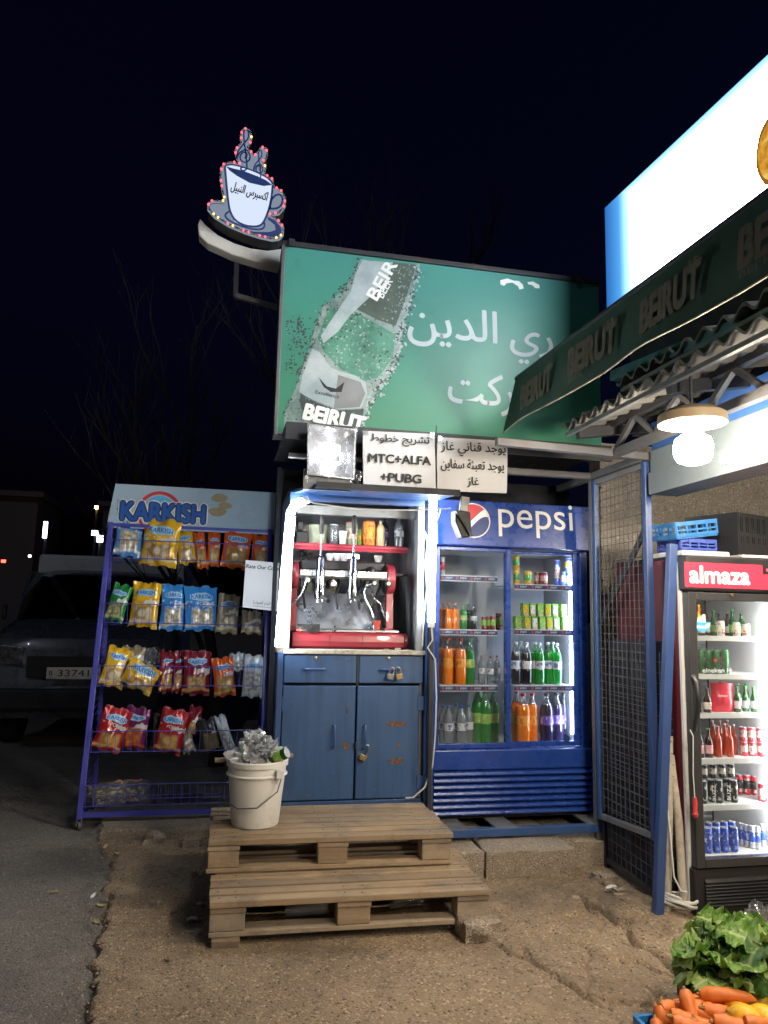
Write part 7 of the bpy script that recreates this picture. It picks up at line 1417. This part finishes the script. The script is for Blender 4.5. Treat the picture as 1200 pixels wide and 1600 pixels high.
obj('windscreen', loft([(VY+.76, 1.245, hw*.92), (VY+1.28, 1.72, hw*.80)]), 'van_glass', vn, smooth=True); obj('roof', loft([(VY+1.27, 1.725, hw*.86), (VY+1.5, 1.79, hw*.86), (VY+2.7, 1.80, hw*.88)]), 'van_paint', vn, smooth=True)
obj('dashboard', MB().box(vx-hw*.85, vx+hw*.85, VY+.95, VY+1.3, .9, 1.2), 'black_matte', vn); obj('box_body', MB().box(vx-hw-.06, vx+hw+.06, VY+1.9, VY+4.2, .5, 1.99), 'van_white', vn, bevel=.04)
obj('grille', MB().box(vx-hw*.55, vx+hw*.55, VY-.008, VY+.01, .70, .90), 'black_plastic', vn, bevel=.005); obj('bumper', MB().box(vx-hw*.98, vx+hw*.98, VY-.06, VY+.1, .40, .60), 'black_matte', vn, bevel=.03)
obj('badge', MB().prism([(vx+a, VY-.012, .94+b) for a, b in ((0, -.035), (.022, 0), (0, .035), (-.022, 0))], (0, -.008, 0)), 'chrome', vn)
for sg in (-1, 1):
    hl = obj('headlight', MB().hexa([(vx+sg*hw*.62, VY-.012, .82), (vx+sg*hw*.96, VY+.07, .82), (vx+sg*hw*.96, VY+.12, .82), (vx+sg*hw*.62, VY+.05, .82), (vx+sg*hw*.60, VY-.006, .98), (vx+sg*hw*.95, VY+.08, 1.0), (vx+sg*hw*.95, VY+.12, 1.0), (vx+sg*hw*.60, VY+.05, .98)]), 'foil', vn, bevel=.01)
    obj('mirror', MB().box(vx+sg*(hw+.04)-.05, vx+sg*(hw+.04)+.09*sg, VY+.85, VY+.92, 1.22, 1.38), 'black_matte', vn, bevel=.02)
    w_ = obj('wheel', MB().lathe([(0, -.09), (.2, -.09), (.30, -.085), (.315, -.05), (.315, .05), (.30, .085), (.2, .09), (0, .09)], 24, (vx+sg*(hw-.1), VY+.75, .315), (1, 0, 0)), 'tyre', vn, smooth=True); obj('rim', MB().lathe([(.19, .0), (.17, .02), (.0, .015)], 18, (vx+sg*(hw-.1)+sg*.09, VY+.75, .315), (sg, 0, 0)), 'grey_steel', w_)
pc = P(117, 1052, Y=VY-.07); np_ = obj('number_plate', B(pc.x-.25, pc.x+.25, VY-.078, VY-.066, pc.z-.055, pc.z+.055), 'plate_white', vn, bevel=.004); letter('lettering', '337410', (pc.x-.15, VY-.079, pc.z-.028), (1, 0, 0), .36, 'ink', np_, height=.06); letter('lettering', 'B', (pc.x-.225, VY-.079, pc.z-.02), (1, 0, 0), .03, 'ink', np_)
def bare_tree(name, x, y, seed, label, h0, spread):
    rr = random.Random(seed); t = thing(name, label, 'tree', (x, y, 0)); tk, br = MB(), MB()
    def grow(p, d, ln, r, lvl):
        pts = [p]; n_ = 5
        for i in range(n_): d = (d+V((rr.uniform(-.16, .16), rr.uniform(-.16, .16), rr.uniform(-.02, .14)))).normalized(); pts.append(pts[-1]+d*ln/n_)
        (tk if lvl == 0 else br).tube(pts, [r*(1-.55*i/n_) for i in range(n_+1)], 7 if lvl == 0 else 4)
        if lvl >= 4: return
        for i in range(4 if lvl < 3 else 3):
            q_ = pts[rr.randint(2, n_)]; nd = (d+V((rr.uniform(-spread, spread), rr.uniform(-spread, spread), rr.uniform(.0, .5)))).normalized(); grow(q_, nd, ln*rr.uniform(.5, .8), r*.5, lvl+1)
    grow(V((x, y, 0)), V((0, 0, 1)), h0, .07, 0); obj('trunk', tk, 'bark', t, smooth=True); obj('crown', br, 'bark', t)
bare_tree('bare_tree', 1.25, 6.6, 5, 'bare leafless tree behind the green billboard', 2.7, .5); bare_tree('bare_tree', .0, 6.9, 12, 'bare leafless tree left of the green billboard', 1.9, .7)
# far side of the street
def far(name, px0, px1, py0, py1, Y, mt, label, cat, dep=6): a, b = P(px0, py1, Y=Y), P(px1, py0, Y=Y); t = thing(name, label, cat, ((a.x+b.x)/2, Y, 0)); obj('wall', MB().box(a.x, b.x, Y, Y+dep, 0, b.z), mt, t); obj('roof', MB().box(a.x-.3, b.x+.3, Y-.3, Y+dep+.3, b.z+.01, b.z+.3), mt, t); return t
mat('far_wall', (.16, .14, .13), .9)
far('far_building', -260, 60, 778, 950, 42, 'far_wall', 'dim low building across the street at far left', 'building'); far('far_building', 150, 330, 800, 950, 46, 'far_wall', 'dim building across the street behind the van', 'building')
def far_lamp(name, px, py, w_, h_, Y, mt, label, cat, pole=True):
    c = P(px, py, Y=Y); s = Y/F; t = thing(name, label, cat, (c.x, Y, 0)); obj('lit_panel' if w_ > 4 else 'lamp_head', MB().box(c.x-w_*s/2, c.x+w_*s/2, Y-.1, Y, c.z-h_*s/2, c.z+h_*s/2), mt, t)
    if pole: obj('pole', MB().tube([(c.x, Y+.1, 0), (c.x, Y+.1, c.z)], .06, 6), 'dark_metal', t)
far_lamp('street_lamp', 151, 793, 4, 4, 38, 'street_orange', 'small orange street lamp far down the street', 'street lamp'); far_lamp('lit_sign', 149, 833, 9, 7, 30, 'far_white', 'upper small glowing white sign far down the street', 'sign'); far_lamp('lit_sign', 156, 842, 9, 10, 31, 'far_white', 'lower square glowing white sign far down the street', 'sign'); far_lamp('lit_sign', 71, 828, 5, 24, 30, 'far_white', 'narrow upright glowing sign far behind the van', 'sign')
far_lamp('tail_lamp', 6, 877, 5, 4, 30, 'far_red', 'red tail lamp of a far vehicle at left edge', 'lamp', False); far_lamp('tail_lamp', 47, 869, 3, 3, 30, 'far_white', 'tiny white lamp far left of the van', 'lamp', False)
# ------------------------------------------------------------------ litter
def leaf_bit(px, py, s, mt, label, cat, seed):
    p = P(px, py, Z=.028); mb = MB(); rz = seed*2.1
    def f(u, v): a = (u-.5)*s*2.2; b = (v-.5)*s*math.sin(u*math.pi)**.6*1.2; return V((p.x+a*math.cos(rz)-b*math.sin(rz), p.y+a*math.sin(rz)+b*math.cos(rz), p.z+.006*math.sin(u*3+seed)+.005*(v-.5)**2*8))
    mb.grid(f, 6, 4); mb.grid(lambda u, v: f(u, v)+V((0, 0, .0012)), 6, 4); obj('dry_leaf' if cat == 'leaf' else 'paper_scrap', mb, mt, None, smooth=True, label=label, cat=cat, group='litter on the ground')
for i, (px, py, s, k_) in enumerate(((300, 1440, .022, 'p'), (310, 1415, .018, 'p'), (146, 1402, .018, 'p'), (158, 1416, .022, 'l'), (152, 1442, .022, 'l'), (565, 1448, .02, 'l'), (85, 1398, .02, 'l'), (245, 1415, .015, 'p'), (165, 1325, .02, 'l'), (183, 1335, .018, 'l'), (262, 1500, .012, 'l'), (975, 1408, .035, 'p'), (955, 1390, .03, 'p'), (1005, 1425, .02, 'p'))):
    leaf_bit(px, py, s, 'leaf_dry' if k_ == 'l' else 'paper', f"{['pale paper scrap', 'dry tan leaf'][k_ == 'l']} {['by the left side of the pallets', 'between road edge and pallets', 'on the rough road edge', 'on the crumbling road edge', 'on the road edge below the others', 'in front of the lower pallet', 'alone on the dark asphalt', 'left of the pallet shadow', 'near the rack caster', 'right of the rack caster', 'left of the lower pallet on bare concrete', 'against the foot of the mesh fence', 'beside the plinth by the fence', 'near the fence post foot'][i]}", 'leaf' if k_ == 'l' else 'scrap', i)
mb = MB()
for i in range(420):
    if i < 260: y = rnd.uniform(2.6, 4.9); x = float(np.interp(y, [2.77, 3.24, 3.9, 4.4, 4.85], [-.40, -.44, -.48, -.56, -.69]))+rnd.gauss(0, .05)
    else: x, y = rnd.uniform(-.6, 2.0), rnd.uniform(2.5, 3.6)
    r = rnd.uniform(.002, .007)*(1.5 if i < 60 else 1); mb.sphere((x, y, .018+r*.3), r, 5, (1, rnd.uniform(.6, 1.2), .7))
g_ = obj('gravel', mb, 'old_concrete', kind='stuff')
for i, (px, py, s) in enumerate(((950, 1375, .06), (968, 1395, .05), (990, 1412, .045), (900, 1405, .03), (1012, 1425, .04), (935, 1370, .05), (240, 1312, .09), (300, 1318, .08))):
    p = P(px, py, Z=.03); rock('rubble_stone', (p.x, p.y, .03), (s*1.2, s, s*.8), 'old_concrete', 30+i, None, 3, .3, label=['grey rubble stone by the plinth end, nearest the fridge', 'grey rubble stone at the foot of the mesh', 'small rubble stone near the fence post', 'small stone in the pothole crack', 'rubble stone beside the blue fence post', 'rubble stone tight in the plinth corner', 'dark rubble stone under the snack rack', 'dark rubble stone behind the left pallet corner'][i], cat='stone', group='rubble stones')
